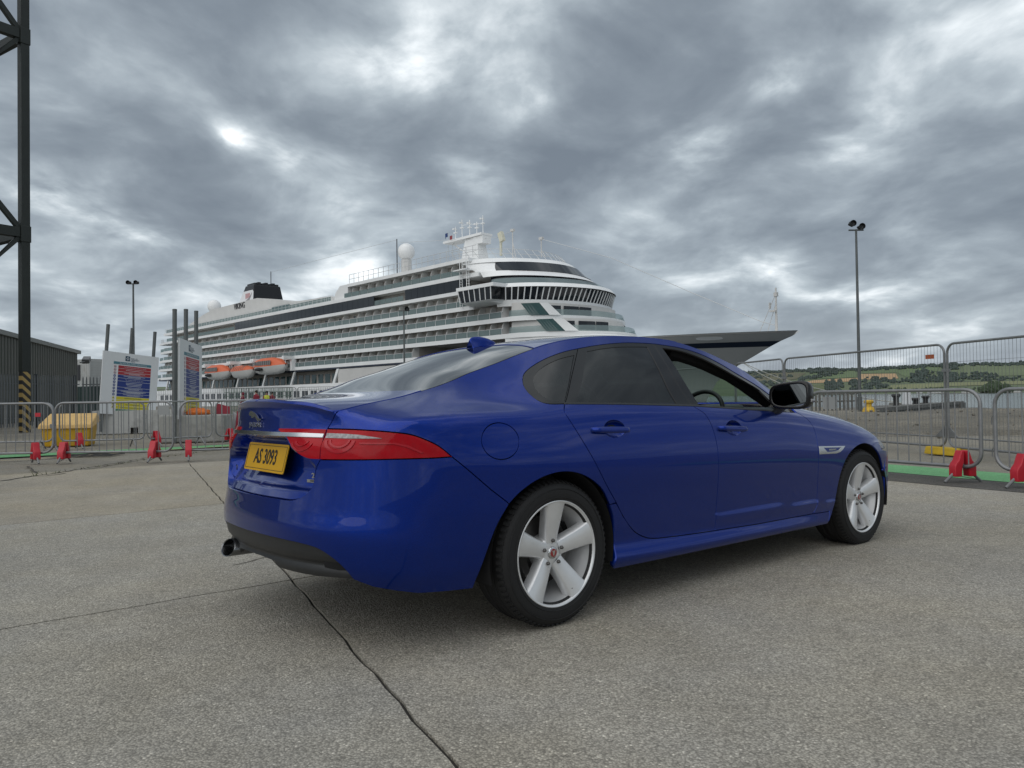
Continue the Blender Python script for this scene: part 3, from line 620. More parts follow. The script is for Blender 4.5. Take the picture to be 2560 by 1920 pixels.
# ---- wheels
def wheel_parts():
    p = MB()
    # tyre: axis = y, outer face towards -y (w+). prof (r, y)
    R0, hw = .338, .1225
    prof = [(.226, -.098), (.238, -.114), (.252, -.121), (.270, -.1235), (.292, -.1235), (.308, -.1205), (.320, -.113), (.330, -.098), (.3355, -.080), (.338, -.06)]
    grooves = [-.06, -.052, -.049, -.043, -.040, -.012, -.009, .0, .009, .012, .040, .043, .049, .052, .06]
    for i, g in enumerate(grooves[1:-1]):
        prof.append((.338 - (.007 if (i % 4 in (1, 2) and abs(g) > .005) else 0), g))
    prof += [(.338, .06), (.3355, .080), (.330, .098), (.320, .113), (.300, .121), (.26, .123), (.238, .114), (.226, .098)]
    p.lathe(prof, 72, 'y')
    for k in range(72):      # shoulder blocks
        a = 2 * math.pi * k / 72
        c = Vector((.3335 * math.cos(a), -.094, .3335 * math.sin(a))); t = Vector((-math.sin(a), 0, math.cos(a))); n_ = Vector((math.cos(a), -.45, math.sin(a))).normalized()
        q = n_.cross(t)
        p.box(c, (.016, .03, .006), Matrix((t, q, n_)).transposed())
    for rr in (.262, .302):   # sidewall ribs
        p.lathe([(rr - .002, -.1225), (rr, -.1252), (rr + .002, -.1225)], 72, 'y')
    tyre = p
    rim = MB()
    rim.lathe([(.2465, -.108), (.2485, -.113), (.2475, -.1185), (.2445, -.1205), (.240, -.1195), (.2365, -.115), (.234, -.1075), (.2315, -.094), (.224, -.06), (.212, -.03), (.208, .09), (.225, .105)], 96, 'y')
    def spoke(ang):
        # sections along the radius: half widths (left, right), face depth, chamfer
        secs = [(.045, .034, .034, -.079), (.075, .036, .036, -.083), (.11, .039, .039, -.091), (.15, .044, .042, -.100), (.19, .050, .046, -.1075), (.222, .057, .052, -.1125), (.2395, .063, .060, -.1165)]
        V = []
        for r, hl, hr, y in secs:
            k = (r - .045) / .19
            chL = .010 + .020 * k; chR = .004 + .006 * k
            pts = [(-hl - .004, y + .055), (-hl - chL * .3, y + .018 + .012 * k), (-hl + .002, y + .004), (-hl + .008, y), (0, y - .0015), (hr - .006, y), (hr, y + .004), (hr + chR, y + .02), (hr + .004, y + .055)]
            for t, yy in pts: V.append((r, t, yy))
        ca, sa = math.cos(ang), math.sin(ang); n = 9
        W = [Vector((r * ca - t * sa, y, r * sa + t * ca)) for r, t, y in V]
        F = [(i * n + j, i * n + j + 1, (i + 1) * n + j + 1, (i + 1) * n + j) for i in range(len(secs) - 1) for j in range(n - 1)]
        rim.add(W, F)
    for k in range(5): spoke(math.radians(90 + 72 * k))
    rim.lathe([(.0, -.078), (.034, -.078), (.052, -.077), (.066, -.073), (.076, -.060), (.080, -.03), (.080, .0)], 40, 'y')
    return tyre, rim
ty_, ri_ = wheel_parts()
tyre_o = ty_.build('tyre', RUBBER, smooth=True); rim_o = ri_.build('rim', ALLOY, smooth=True)
disc_o = MB().lathe([(.05, .0), (.165, .0), (.165, .012), (.165, .022), (.05, .022)], 48, 'y').build('brake_disc', STEEL_D, smooth=True)
cal = MB()
for k in range(9):
    a = math.radians(150 + k * 8); cal.box((.15 * math.cos(a), -.02, .15 * math.sin(a)), (.05, .05, .035), Matrix.Rotation(-a + math.pi / 2, 3, 'Y'))
cal_o = cal.build('brake_caliper', STEEL_D)
cap_o = MB().lathe([(.0, -.0885), (.018, -.0885), (.0245, -.0865), (.0285, -.083), (.0295, -.077), (.0295, -.07)], 32, 'y').build('centre_cap', CHROME, smooth=True)
RED_CAP = mat('red_cap_enamel', (.26, .012, .015), .25, coat=.8)
capr_o = MB().lathe([(.0, -.0897), (.0185, -.0897), (.0195, -.088)], 28, 'y').build('cap_emblem', RED_CAP, smooth=True)
cat_o = MB().prism([(x * .00125, -.0905, z * .00125) for x, z in [(-8, 9), (-5, 10), (-2, 7), (2, 7), (5, 10), (8, 9), (6, 3), (4, -3), (3, -9), (0, -11), (-3, -9), (-4, -3), (-6, 3)]], (0, .001, 0)).build('cap_emblem_face', CHROME)
nut_o = []
well = MB(); nutm = MB()
def nut(ang):
    c = Vector((.057 * math.cos(ang), 0, .057 * math.sin(ang)))
    a = MB().lathe([(.0, -.0955), (.006, -.0945), (.0085, -.091), (.0095, -.084), (.0095, -.07)], 6, 'y', c).build('wheel_nut', STEEL_D, smooth=False)
    b = MB().lathe([(.0105, -.0795), (.014, -.0795), (.0145, -.0775)], 20, 'y', c).build('nut_recess', BLK_GLOSS)
    return [a, b]
for k in range(5): nut_o += nut(math.radians(90 + 72 * k))
_va = math.radians(-63)
valve_o = MB().bar((.226 * math.cos(_va), -.092, .226 * math.sin(_va)), (.2 * math.cos(_va + .03), -.108, .2 * math.sin(_va + .03)), .0045, 8).build('valve', BLK_SATIN)
def make_wheel(x, w, steer=0., rot=0.):
    e = empty('wheel', (x, -w, .335), 0, car)
    e.rotation_euler = (0, rot, steer if w > 0 else math.pi + steer)
    for q in [tyre_o, rim_o, disc_o, cal_o, cap_o, capr_o, cat_o, valve_o] + nut_o:
        c = q.copy(); COL.objects.link(c); c.parent = e
    return e
make_wheel(0, .800); make_wheel(2.96, .800); make_wheel(0, -.800); make_wheel(2.96, -.800)
for q in [tyre_o, rim_o, disc_o, cal_o, cap_o, capr_o, cat_o, valve_o] + nut_o: bpy.data.objects.remove(q)
# wheel housings
for xw in (0, 2.96):
    for s in (1, -1):
        V = []; F = []; n = 30
        for i in range(n + 1):
            a = math.radians(-14 + 208 * i / n); 
            for w in (.905, .62, .50): V.append((xw + .392 * math.cos(a), -s * w, .338 + .392 * math.sin(a)))
        for i in range(n):
            for j in range(2): F.append((i * 3 + j, (i + 1) * 3 + j, (i + 1) * 3 + j + 1, i * 3 + j + 1))
        b = len(V); V.append((xw, -s * .5, .338)); F += [(i * 3 + 2, (i + 1) * 3 + 2, b) for i in range(n)]
        mesh('wheel_housing', V, F, BLK_DULL, car, smooth=True)
# underside
ub = MB(); ub.box((1.48, 0, .235), (2.14, 1.60, .05)); ub.box((-.62, 0, .40), (.5, 1.1, .10)); ub.box((1.48, 0, .30), (4.2, .95, .14)); ub.box((3.45, 0, .25), (.35, 1.3, .08))
ub.build('underbody', BLK_DULL, car)
# ---- cabin
cb = MB(); cb.box((.95, 0, .42), (2.4, 1.56, .06)); cb.box((-.28, 0, .84), (.06, 1.2, .5)); cb.box((-.5, 0, 1.02), (.6, 1.1, .03)); cb.build('cabin_floor', BLK_DULL, car)
def seat(x, y, name='front_seat'):
    m = MB(); m.box((x, y, .62), (.52, .50, .18)); m.hexa([(x - .22, y - .24, .64), (x - .10, y - .25, .64), (x - .10, y + .25, .64), (x - .22, y + .24, .64), (x - .40, y - .20, 1.14), (x - .31, y - .20, 1.15), (x - .31, y + .20, 1.15), (x - .40, y + .20, 1.14)])
    o = m.build(name, SEATM, car, smooth=True, bevel=.03, seg=3)
    h = MB(); h.hexa([(x - .42, y - .13, 1.17), (x - .34, y - .13, 1.17), (x - .34, y + .13, 1.17), (x - .42, y + .13, 1.17), (x - .44, y - .11, 1.31), (x - .36, y - .11, 1.32), (x - .36, y + .11, 1.32), (x - .44, y + .11, 1.31)])
    h.build('headrest', SEATM, o, smooth=True, bevel=.03, seg=3)
seat(1.42, -.38); seat(1.42, .38)
m = MB(); m.box((.35, 0, .60), (.5, 1.3, .2)); m.hexa([(.05, -.62, .62), (.2, -.62, .62), (.2, .62, .62), (.05, .62, .62), (-.2, -.55, 1.1), (-.08, -.55, 1.12), (-.08, .55, 1.12), (-.2, .55, 1.1)])
m.build('rear_bench', SEATM, car, smooth=True, bevel=.03, seg=3)
d = MB(); d.hexa([(1.95, -.72, .60), (2.35, -.72, .60), (2.35, .72, .60), (1.95, .72, .60), (2.02, -.70, .945), (2.30, -.66, .99), (2.30, .66, .99), (2.02, .70, .945)]); d.hexa([(1.90, -.56, .88), (2.1, -.56, .90), (2.1, -.2, .90), (1.90, -.2, .88), (1.98, -.54, 1.0), (2.12, -.52, 1.01), (2.12, -.24, 1.01), (1.98, -.22, 1.0)])
d.build('dashboard', BLK_SATIN, car, smooth=True, bevel=.03, seg=3)
sw = MB(); tilt = Matrix.Rotation(math.radians(-65), 3, 'Y'); cw = Vector((1.80, -.38, .93))
sw.tube([cw + tilt @ Vector((.185 * math.cos(a), .185 * math.sin(a), 0)) for a in np.linspace(0, 2 * math.pi, 36, endpoint=False)], .015, 10, closed=True)
for a in (0.2, math.pi - .2, -math.pi / 2): sw.bar(cw, cw + tilt @ Vector((.18 * math.sin(a), .18 * math.cos(a), 0)), .012)
sw.tube([cw, cw + tilt @ Vector((0, 0, -.08))], [.07, .05], 14)
sw.build('steering_wheel', BLK_SATIN, car, smooth=True)
for s in (1, -1):
    tl_ = [q for q in LT if 1.28 <= q[0] <= 2.2]
    q = MB(); q.tube([tuple(b2w([(x_ - .01, (w_ - .055), z_ - .05)], s)[0]) for x_, w_, z_ in tl_], .050, 8); q.build('pillar_trim', BLK_DULL, car, smooth=True)
    q = MB(); q.hexa([(1.30, s * .08, 1.375), (1.62, s * .10, 1.315), (1.62, s * .55, 1.285), (1.30, s * .52, 1.34), (1.30, s * .08, 1.395), (1.62, s * .10, 1.335), (1.62, s * .55, 1.305), (1.30, s * .52, 1.36)]); q.build('sun_visor', BLK_DULL, car)
rv = MB(); rv.box((1.86, 0, 1.24), (.03, .24, .07)); rv.bar((1.88, 0, 1.26), (1.93, 0, 1.30), .012); rv.build('interior_mirror', BLK_SATIN, car, smooth=True, bevel=.012)
# ---- door mirrors: a rounded shell bulging forward, open at the back round the mirror glass
MIR_GLASS = mat('mirror_glass', (.20, .22, .23), .02, metal=1)
def dmirror(s):
    def ring(x, cx, cz, hw, hh, tw=0):
        out = []
        for i in range(28):
            a = 2 * math.pi * i / 28; c, s_ = math.cos(a), math.sin(a); e = .55
            p = (abs(c) ** e) * (1 if c > 0 else -1) * hw; q = (abs(s_) ** e) * (1 if s_ > 0 else -1) * hh
            q += .10 * p * (1 if s_ > 0 else -.2)
            out.append((x + tw * p, cx + p, cz + q))
        return out
    secs = [(1.868, 1.004, 1.063, .108, .066, .12), (1.860, 1.004, 1.063, .122, .080, .12), (1.885, 1.004, 1.063, .128, .085, .12), (1.93, 1.002, 1.062, .125, .082, .08), (1.975, .995, 1.060, .108, .070, 0), (2.005, .985, 1.058, .075, .048, 0), (2.018, .98, 1.057, .03, .02, 0)]
    V = []; F = []; n = 28
    for q in secs: V += ring(*q)
    for i in range(len(secs) - 1):
        for j in range(n): F.append((i * n + j, i * n + (j + 1) % n, (i + 1) * n + (j + 1) % n, (i + 1) * n + j))
    F.append(tuple(range((len(secs) - 1) * n, len(secs) * n)))
    e = mesh('door_mirror', b2w(V, s), F, BLK_GLOSS, car, smooth=True)
    g = ring(1.874, 1.004, 1.063, .110, .068, .12); mesh('mirror_glass', b2w([(1.874 + .12 * 0, 1.004, 1.063)] + g, s), [(0, i + 1, (i + 1) % n + 1) for i in range(n)], MIR_GLASS, e)
    bs = MB(); bs.hexa([tuple(q) for q in b2w([(1.90, .845, .955), (1.99, .835, .95), (1.99, .875, .945), (1.90, .885, .945), (1.90, .93, 1.015), (1.97, .925, 1.015), (1.965, .96, 1.0), (1.905, .965, 1.0)], s)])
    bs.build('mirror_arm', BLK_SATIN, e, smooth=True, bevel=.01)
    tl = MB(); tl.tube([tuple(q) for q in b2w([(1.955, 1.118, 1.028), (1.93, 1.126, 1.03), (1.90, 1.131, 1.032)], s)], .010, 8); tl.build('indicator', CLEAR_LENS, e, smooth=True)
dmirror(1); dmirror(-1)
# ---- handles: bar over a scooped cup
def handle(u0, u1, z0, z1, zc, uc):
    for s in (1, -1):
        V = []; F = []; n = 12; st = 24
        for i in range(st + 1):
            t = i / st; u = u0 + (u1 - u0) * t; zz = z0 + (z1 - z0) * t; out = .040 * min(1, math.sin(math.pi * min(max(t, .0), 1)) * 2.6 + .12)
            hh = .0125 + .0045 * math.sin(math.pi * t); th = .010
            for j in range(n):
                a = 2 * math.pi * j / n; V.append(S(u, zz + hh * math.sin(a), -(out - .016 + th * math.cos(a))))
        for i in range(st):
            for j in range(n): F.append((i * n + j, i * n + (j + 1) % n, (i + 1) * n + (j + 1) % n, (i + 1) * n + j))
        F += [tuple(range(n)), tuple(range(st * n, (st + 1) * n))]
        mesh('door_handle', b2w(np.array(V), s), F, PAINT, car, smooth=True)
    skin('handle_recess', ell(uc, zc), [], side_pos(lambda u, z: .026 * np.clip(1 - ((u - uc) / .078) ** 2 - ((z - zc) / .045) ** 2, 0, 1) ** .6), PAINT, car, gap=0, flange=.002, su=.008, sz=.006)
handle(.226, .508, .905, .897, .9045, .400); handle(1.256, 1.54, .8815, .866, .876, 1.416)
# ---- wing vent
skin('wing_vent', cs([(2.3442, .7265), (2.6811, .7135), (2.6437, .690), (2.6037, .6749), (2.5552, .6681), (2.3447, .6734)]), [cs([(2.395, .7145), (2.625, .7065), (2.59, .6905), (2.54, .684), (2.44, .684)])], side_pos(-.004), CHROME, car, gap=0, flange=.01, hole_gap=0)
skin('vent_insert', cs([(2.395, .7145), (2.625, .7065), (2.59, .6905), (2.54, .684), (2.44, .684)]), [], side_pos(.002), BLK_GLOSS, car, gap=0, flange=.004)
skin('vent_badge', cs([(2.47, .703), (2.56, .7005), (2.56, .6905), (2.47, .692)]), [], side_pos(-.0015), mat('brushed_badge', (.35, .36, .37), .35, metal=.9, var=.4, vscale=200), car, gap=0, flange=.003, mirror='both')
# ---- exhaust tips, fin aerial
for s in (.315,):
    ex = MB(); 
    for i, (r_, x0, x1) in enumerate(((.044, -1.100, -.95),)):
        n = 28; V = []; F = []
        prof = [(1.0, x1), (1.0, x0 + .004), (.97, x0), (.90, x0 + .003), (.88, x0 + .03), (.86, x1)]
        for k_, xx in prof:
            for j in range(n):
                a = 2 * math.pi * j / n; V.append((xx + .018 * math.sin(a) - .0, s + k_ * .085 * math.cos(a), .338 + k_ * .042 * math.sin(a)))
        for i2 in range(len(prof) - 1):
            for j in range(n): F.append((i2 * n + j, i2 * n + (j + 1) % n, (i2 + 1) * n + (j + 1) % n, (i2 + 1) * n + j))
        F.append(tuple(range((len(prof) - 1) * n, len(prof) * n)))
        MB().add(V, F).build('exhaust_tip', mat('dark_chrome', (.20, .205, .21), .22, metal=1), car, smooth=True)
fin = MB(); V = []; F = []
for i, (x, zt, hw) in enumerate([(.185, .005, .030), (.175, .058, .010), (.20, .066, .008), (.25, .060, .012), (.30, .045, .014), (.34, .026, .013), (.37, .008, .008)]):
    zb = float(T(np.array([x]), np.array([0.]))[0]) - .003
    for w, h in ((-.034 if i < 6 else -.015, 0), (-hw * 1.2, zt * .6), (-hw * .5, zt), (hw * .5, zt), (hw * 1.2, zt * .6), (.034 if i < 6 else .015, 0)):
        V.append((x + (0 if h == 0 else 0), w * (1 if h else (1 - .55 * i / 6)), zb + h))
n = 6
for i in range(6):
    for j in range(n - 1): F.append((i * n + j, i * n + j + 1, (i + 1) * n + j + 1, (i + 1) * n + j))
F += [tuple(range(n)), tuple(range(6 * n, 7 * n))]
_fin = mesh('roof_aerial', b2w(V), F, PAINT, car, smooth=True); _fm = _fin.modifiers.new('sub', 'SUBSURF'); _fm.levels = 2; _fm.render_levels = 2
# ---- number plate, badges, lettering
def rear_frame(w, z, x, yawdeg=0, pitch=0):
    """matrix of a flat sign on the tail: local x = to the right as read, y = up, z = out of the car (rearwards)"""
    c = b2w([(x, w, z)])[0]
    Rm = Matrix(((0, 0, -1), (-1, 0, 0), (0, 1, 0))).to_4x4()        # local x -> -y(car) = w+, y -> z, z -> -x
    return Matrix.Translation(Vector(c)) @ Matrix.Rotation(_al, 4, 'X') @ Matrix.Rotation(math.radians(yawdeg), 4, 'Z') @ Matrix.Rotation(math.radians(pitch), 4, 'Y') @ Rm
PW, PH = .470, .134
Mp = rear_frame(.010, .7985, -1.030, 0, 14)
def slab(name, w, h, t, M4, m, parent, r=.01, z0=0):
    P = []
    for cx, cy, a0 in ((1, 1, 0), (-1, 1, 90), (-1, -1, 180), (1, -1, 270)):
        for k in range(5):
            a = math.radians(a0 + 22.5 * k); P.append(M4 @ Vector((cx * (w / 2 - r) + r * math.cos(a), cy * (h / 2 - r) + r * math.sin(a), z0)))
    off = (M4.to_3x3() @ Vector((0, 0, t)))
    return MB().prism(P, off).build(name, m, parent)
plate = slab('number_plate', PW, PH, .004, Mp, YEL_PLATE, car)
def frame_line(name, w, h, t, M4, m, parent, z0):
    b = MB()
    for cx, cy, dx, dy in ((0, h / 2, w, t), (0, -h / 2, w, t), (w / 2, 0, t, h), (-w / 2, 0, t, h)):
        b.prism([M4 @ Vector((cx + sx * dx / 2, cy + sy * dy / 2, z0)) for sx, sy in ((-1, -1), (1, -1), (1, 1), (-1, 1))], M4.to_3x3() @ Vector((0, 0, .0008)))
    return b.build(name, m, parent)
frame_line('plate_border', PW - .022, PH - .022, .0022, Mp, INK, plate, .0042)
text('plate_lettering', 'AS 3093', .098, INK, plate, Mp @ Matrix.Translation((0, 0, .0048)), .0012, sx=.80, bold=.0016)
def tail_frame(u, z, ex=0., yaw=0):
    pnt = S(u, z, ex); e = 1e-3; d = S(u + e, z, ex) - S(u - e, z, ex); ang = math.degrees(math.atan2(d[0], d[1]))
    return rear_frame(pnt[1], pnt[2], pnt[0], ang + yaw)
BADGE = mat('badge_chrome', (.55, .56, .57), .22, metal=1)
text('maker_lettering', 'JAGUAR', .030, BADGE, car, rear_frame(-.003, .954, -1.0785), .003, sx=1.3, bold=.0006)
# leaping-cat emblem: a flat metal silhouette
cat2 = [(-50, 10), (-44, 20), (-32, 26), (-20, 24), (-6, 18), (8, 12), (20, 2), (30, -10), (44, -14), (54, -10), (46, -20), (34, -20), (24, -16), (30, -26), (22, -26), (10, -12), (-2, -2), (-10, -6), (-22, -8), (-34, -10), (-26, -2), (-36, 2), (-46, 2)]
Mc = rear_frame(-.002, .995, -1.0775)
MB().prism([Mc @ Vector((x * .00150, y * .00095, 0)) for x, y in cat2], Mc.to_3x3() @ Vector((0, 0, .003))).build('cat_emblem', BADGE, car)
_le = lambda u, z: float(lid_extra(np.array([u]), np.array([z]))[0]) - .004
M20 = tail_frame(-1.308, .7335, _le(-1.308, .7335))
text('engine_badge', '20d', .032, BADGE, car, M20, .003, sx=1.25, bold=.001)
Mq = tail_frame(-1.312, .7125, _le(-1.312, .7125)); bar_ = slab('drive_badge', .085, .013, .002, Mq, BADGE, car, .002)
text('drive_badge_lettering', 'AWD', .011, INK, bar_, Mq @ Matrix.Translation((0, 0, .0028)), .0008, sx=1.6)
Mx = rear_frame(-.42, .725, -1.014, -12)
text('model_badge', 'XF', .038, BADGE, car, Mx, .003, sx=1.1, bold=.001)
# ------------------------------------------------------------------ the cruise ship (local: x = metres aft of the bow tip, y = to starboard, z = above the quay)
WHITE = mat('ship_white', (.82, .825, .82), .42, var=.05, vscale=.25, dirt=None)
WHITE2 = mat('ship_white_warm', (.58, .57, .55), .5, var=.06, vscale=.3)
HULL_SHADED = mat('shaded_bow_white', (.42, .42, .41), .38, var=.06, vscale=.2)  # white bow paint; the shade under the flare is put into this grey
NAVY = mat('navy_hull_band', (.010, .016, .034), .35, var=.1, vscale=.3)
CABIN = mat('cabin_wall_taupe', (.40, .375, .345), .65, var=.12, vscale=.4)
DIVID = mat('divider_grey', (.60, .595, .58), .55)
DARKG = mat('dark_ship_glass', (.012, .015, .02), .06, var=.2, vscale=.3)
TEALG = mat('teal_ship_glass', (.03, .075, .075), .06)
RAILM = mat('ship_rail', (.55, .56, .56), .4)
BLACKP = mat('funnel_black', (.008, .008, .010), .35)
def balcony_glass():
    m = bpy.data.materials.new('balcony_glass'); m.use_nodes = True; nt = m.node_tree; n = nt.nodes; n.clear()
    o = n.new('ShaderNodeOutputMaterial'); t = n.new('ShaderNodeBsdfTransparent'); t.inputs[0].default_value = (.55, .62, .61, 1)
    d = n.new('ShaderNodeBsdfPrincipled'); d.inputs['Base Color'].default_value = (.30, .38, .385, 1); d.inputs['Roughness'].default_value = .08
    x = n.new('ShaderNodeMixShader'); x.inputs[0].default_value = .45
    nt.links.new(t.outputs[0], x.inputs[1]); nt.links.new(d.outputs[0], x.inputs[2]); nt.links.new(x.outputs[0], o.inputs[0]); return m
BGLASS = balcony_glass()
_bow = at(1999, 831.6, 112.9)
ship = empty('cruise_ship', (_bow.x, _bow.y, 0), math.radians(133))
tag(ship, 'long white cruise ship with stacked balcony decks and black funnel moored along the quay', 'ship')
HB = 14.4
def sbox(mb, a0, a1, b0, b1, z0, z1): return mb.box(((a0 + a1) / 2, (b0 + b1) / 2, (z0 + z1) / 2), (abs(a1 - a0), abs(b1 - b0), abs(z1 - z0)))
def beam(a, z):
    a0 = np.interp(z, [-5, -2, 0, 3, 5.5, 6.6, 8.7, 9.9, 11], [15.5, 16.5, 16, 14, 10.4, 7.8, 3.5, 0, -2]); n = np.interp(z, [-5, 4, 10], [1.7, 2.1, 2.7]); aE = np.interp(z, [-5, 10], [75, 52])
    if a <= a0: return 0.
    if a >= aE: return HB
    return HB * (1 - ((aE - a) / (aE - a0)) ** n)
def hull_part(name, zs, m, aa):
    V = []; F = []; nz = len(zs)
    for s in (1, -1):
        base = len(V)
        for a in aa:
            for z in zs:
                a0 = float(np.interp(z, [-5, -2, 0, 3, 5.5, 6.6, 8.7, 9.9, 11], [15.5, 16.5, 16, 14, 10.4, 7.8, 3.5, 0, -2])); x = max(a, a0)
                V.append((x, s * beam(x, z), z))
        for i in range(len(aa) - 1):
            for j in range(nz - 1):
                q = (base + i * nz + j, base + (i + 1) * nz + j, base + (i + 1) * nz + j + 1, base + i * nz + j + 1); F.append(q if s > 0 else q[::-1])
    b = MB(); b.add(V, F); return b.build(name, m, ship, smooth=True)
fa = list(np.linspace(0, 56, 50))
hull_part('hull', [-5, -3, 0, 3, 5, 6.5, 8.15], HULL_SHADED, fa)
hull_part('hull_band', [8.15, 8.9], NAVY, fa)
hull_part('bow_bulwark', [8.9, 9.5, 10.25], HULL_SHADED, fa)
mb = MB(); mb.add([(x, y, 10.0) for x in np.linspace(1, 56, 24) for y in (beam(x, 10.0), -beam(x, 10.0))], [(2 * i, 2 * i + 1, 2 * i + 3, 2 * i + 2) for i in range(23)]); mb.build('foredeck', WHITE2, ship)
# slot-shaped fairleads in the bow bulwark
sl = MB(); P = []
for k in range(24):
    a_ = 2 * math.pi * k / 24; x = 11.2 + 1.75 * math.copysign(abs(math.cos(a_)) ** .6, math.cos(a_)); z = 9.5 + .22 * math.copysign(abs(math.sin(a_)) ** .8, math.sin(a_)); P.append((x, beam(x, z) + .03, z))
sl.prism(P, (.0, -.2, 0)); sl.build('fairlead_slot', mat('pale_fairlead', (.75, .76, .76), .4), ship)
# midship and after hull: lower side, bulwark, promenade recess
mb = MB()
for s in (1, -1): sbox(mb, 55.5, 229, s * HB, s * (HB - .3), -5, 3.75)
sbox(mb, 228.5, 229, -HB + .3, HB - .3, -5, 3.75); mb.build('hull_side', WHITE, ship)
mb = MB()
for s in (1, -1): sbox(mb, 55.5, 229, s * (HB + .12), s * (HB - .2), 3.75, 5.0)
mb.build('hull_bulwark', WHITE, ship)
mb = MB(); sbox(mb, 56, 106, HB - .05, -HB + .05, 5.0, 8.2); mb.build('forward_side_plating', WHITE2, ship)
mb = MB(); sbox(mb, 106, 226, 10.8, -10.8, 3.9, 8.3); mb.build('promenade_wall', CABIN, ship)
mb = MB()
for s in (1, -1): sbox(mb, 56, 226, s * (HB + .06), s * 10.6, 8.3, 8.95)
mb.build('boat_deck_band', NAVY, ship)
for a_ in np.arange(109, 225, 3.4): mb = MB(); sbox(mb, a_, a_ + 2.3, 10.82, 10.9, 5.3, 7.5); mb.build('promenade_window', TEALG, ship)
for a, w in ((106.5, 1.0), (127.8, .8), (144, .8), (161, .8), (178.5, .8), (204, .8), (218, .8)):
    m_ = MB(); m_.prism([(a - w / 2 + 1.4, HB + .1, 5.0), (a + w / 2 + 1.4, HB + .1, 5.0), (a + w / 2 - .6, HB + .1, 8.3), (a - w / 2 - .6, HB + .1, 8.3)], (0, -.4, 0)); m_.build('slanted_strut', WHITE, ship)
hw0 = MB().box((0, 0, 0), (1.3, .12, 1.6)).build('hull_window', DARKG, ship)
k = 0
for a in np.arange(99, 226, 4.4):
    for da in (0, 1.7):
        o = hw0 if k == 0 else hw0.copy()
        if k: COL.objects.link(o)
        o.location = (a + da, HB + .02, 2.6); k += 1
# balcony decks
ROWS = [(9.0, 11.9, 76, 223.5), (11.9, 14.9, 48.5, 224), (14.9, 17.9, 48.5, 222), (17.9, 21.1, 58, 220.5)]
PITCHC = 3.25
div_me = gl_me = dr_me = None
def divider(h, d=1.75):
    b = MB(); b.prism([(0, 0, 0), (0, -d, 0), (0, -d, h), (0, -d * .45, h), (0, -d * .2, h * .86), (0, -d * .06, h * .6)], (.12, 0, 0)); return b
proto = {}
for ri, (z0, z1, a0, a1) in enumerate(ROWS):
    mb = MB(); sbox(mb, a0 - 1.5, a1 + 1.0, HB, -HB, z0 - .02, z0 + .42); sbox(mb, a0 - 1.5, a1 + 1.0, HB + .08, HB - .15, z0 - .32, z0 + .48); sbox(mb, a1 + .8, a1 + 1.05, HB, -HB, z0 - .32, z0 + .48); mb.build('balcony_deck', WHITE, ship)
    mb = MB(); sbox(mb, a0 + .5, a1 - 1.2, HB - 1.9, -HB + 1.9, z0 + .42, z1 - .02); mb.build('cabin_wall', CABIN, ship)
    n = int((a1 - a0) / PITCHC)
    for i in range(n):
        a = a0 + .4 + i * PITCHC
        for nm, mk, mm, loc in (('balcony_divider', lambda: divider(2.35), DIVID, (a, HB - .1, z0 + .43)),
                                ('balcony_glass', lambda: MB().box((PITCHC / 2, 0, 0), (PITCHC - .12, .03, 1.0)), BGLASS, (a, HB - .03, z0 + 1.02)),
                                ('balcony_door', lambda: MB().box((0, 0, 0), (.95, .06, 2.0)), DARKG, (a + .75, HB - 1.88, z0 + 1.45))):
            if nm == 'balcony_divider' and ri == 3 and i % 2 and a > 100: continue
            if nm not in proto:
                o = mk().build(nm, mm, ship); proto[nm] = o.data
            else: o = link(nm, proto[nm], None, ship)
            o.location = loc
    # posts and top rail
    mb = MB()
    for i in range(n + 1): mb.box((a0 + .4 + i * PITCHC, HB - .02, z0 + 1.0), (.10, .08, 1.2))
    mb.box(((a0 + a1) / 2, HB - .02, z0 + 1.58), (a1 - a0, .09, .07)); mb.build('balcony_rail', RAILM, ship)['kind'] = 'stuff'
# window band deck 21.1 - 24.5
mb = MB(); sbox(mb, 57, 222, HB, -HB, 20.8, 21.5); mb.build('window_deck', WHITE, ship)
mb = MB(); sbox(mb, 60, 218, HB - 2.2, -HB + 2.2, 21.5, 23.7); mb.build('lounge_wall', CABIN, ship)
pw = MB().box((0, 0, 0), (2.14, .06, 2.18)).build('band_window', DARKG, ship); k = 0
for a in list(np.arange(60, 79, 2.2)) + list(np.arange(91.5, 163, 2.2)):
    o = pw if k == 0 else link('band_window', pw.data, None, ship)
    o.location = (a, HB - .05, 22.6); k += 1
for a0, a1 in ((79.3, 90.2), (163.5, 218)):
    for a in np.arange(a0, a1 - .5, 2.2): o = link('balcony_glass', proto['balcony_glass'], None, ship); o.location = (a, HB - .03, 22.1); o.scale = (.66, 1, 1)
mb = MB(); sbox(mb, 55, 221, HB + .1, -HB - .1, 23.7, 24.5); mb.build('sun_deck', WHITE, ship)
def rail_run(name, pts, z0, h, step=2.1, r=.045, lean=0., mid=2):
    """an open rail: posts, a top rail and mid rails along a polyline (a, b)"""
    b = MB(); P = [Vector((p[0], p[1], 0)) for p in pts]; L = [0]
    for i in range(1, len(P)): L.append(L[-1] + (P[i] - P[i - 1]).length)
    def pt(s):
        i = min(max(int(np.searchsorted(L, s)) - 1, 0), len(P) - 2); t = (s - L[i]) / max(L[i + 1] - L[i], 1e-6); return P[i].lerp(P[i + 1], t)
    for s in np.arange(0, L[-1] + .01, step):
        p = pt(min(s, L[-1])); b.bar((p.x, p.y, z0), (p.x + lean, p.y, z0 + h), r, 5)
    for k_ in range(mid):
        f = 1 - k_ * .5; b.tube([(p.x + lean * f, p.y, z0 + h * f) for p in P], r * .9, 5)
    o = b.build(name, RAILM, ship); o['kind'] = 'stuff'; return o
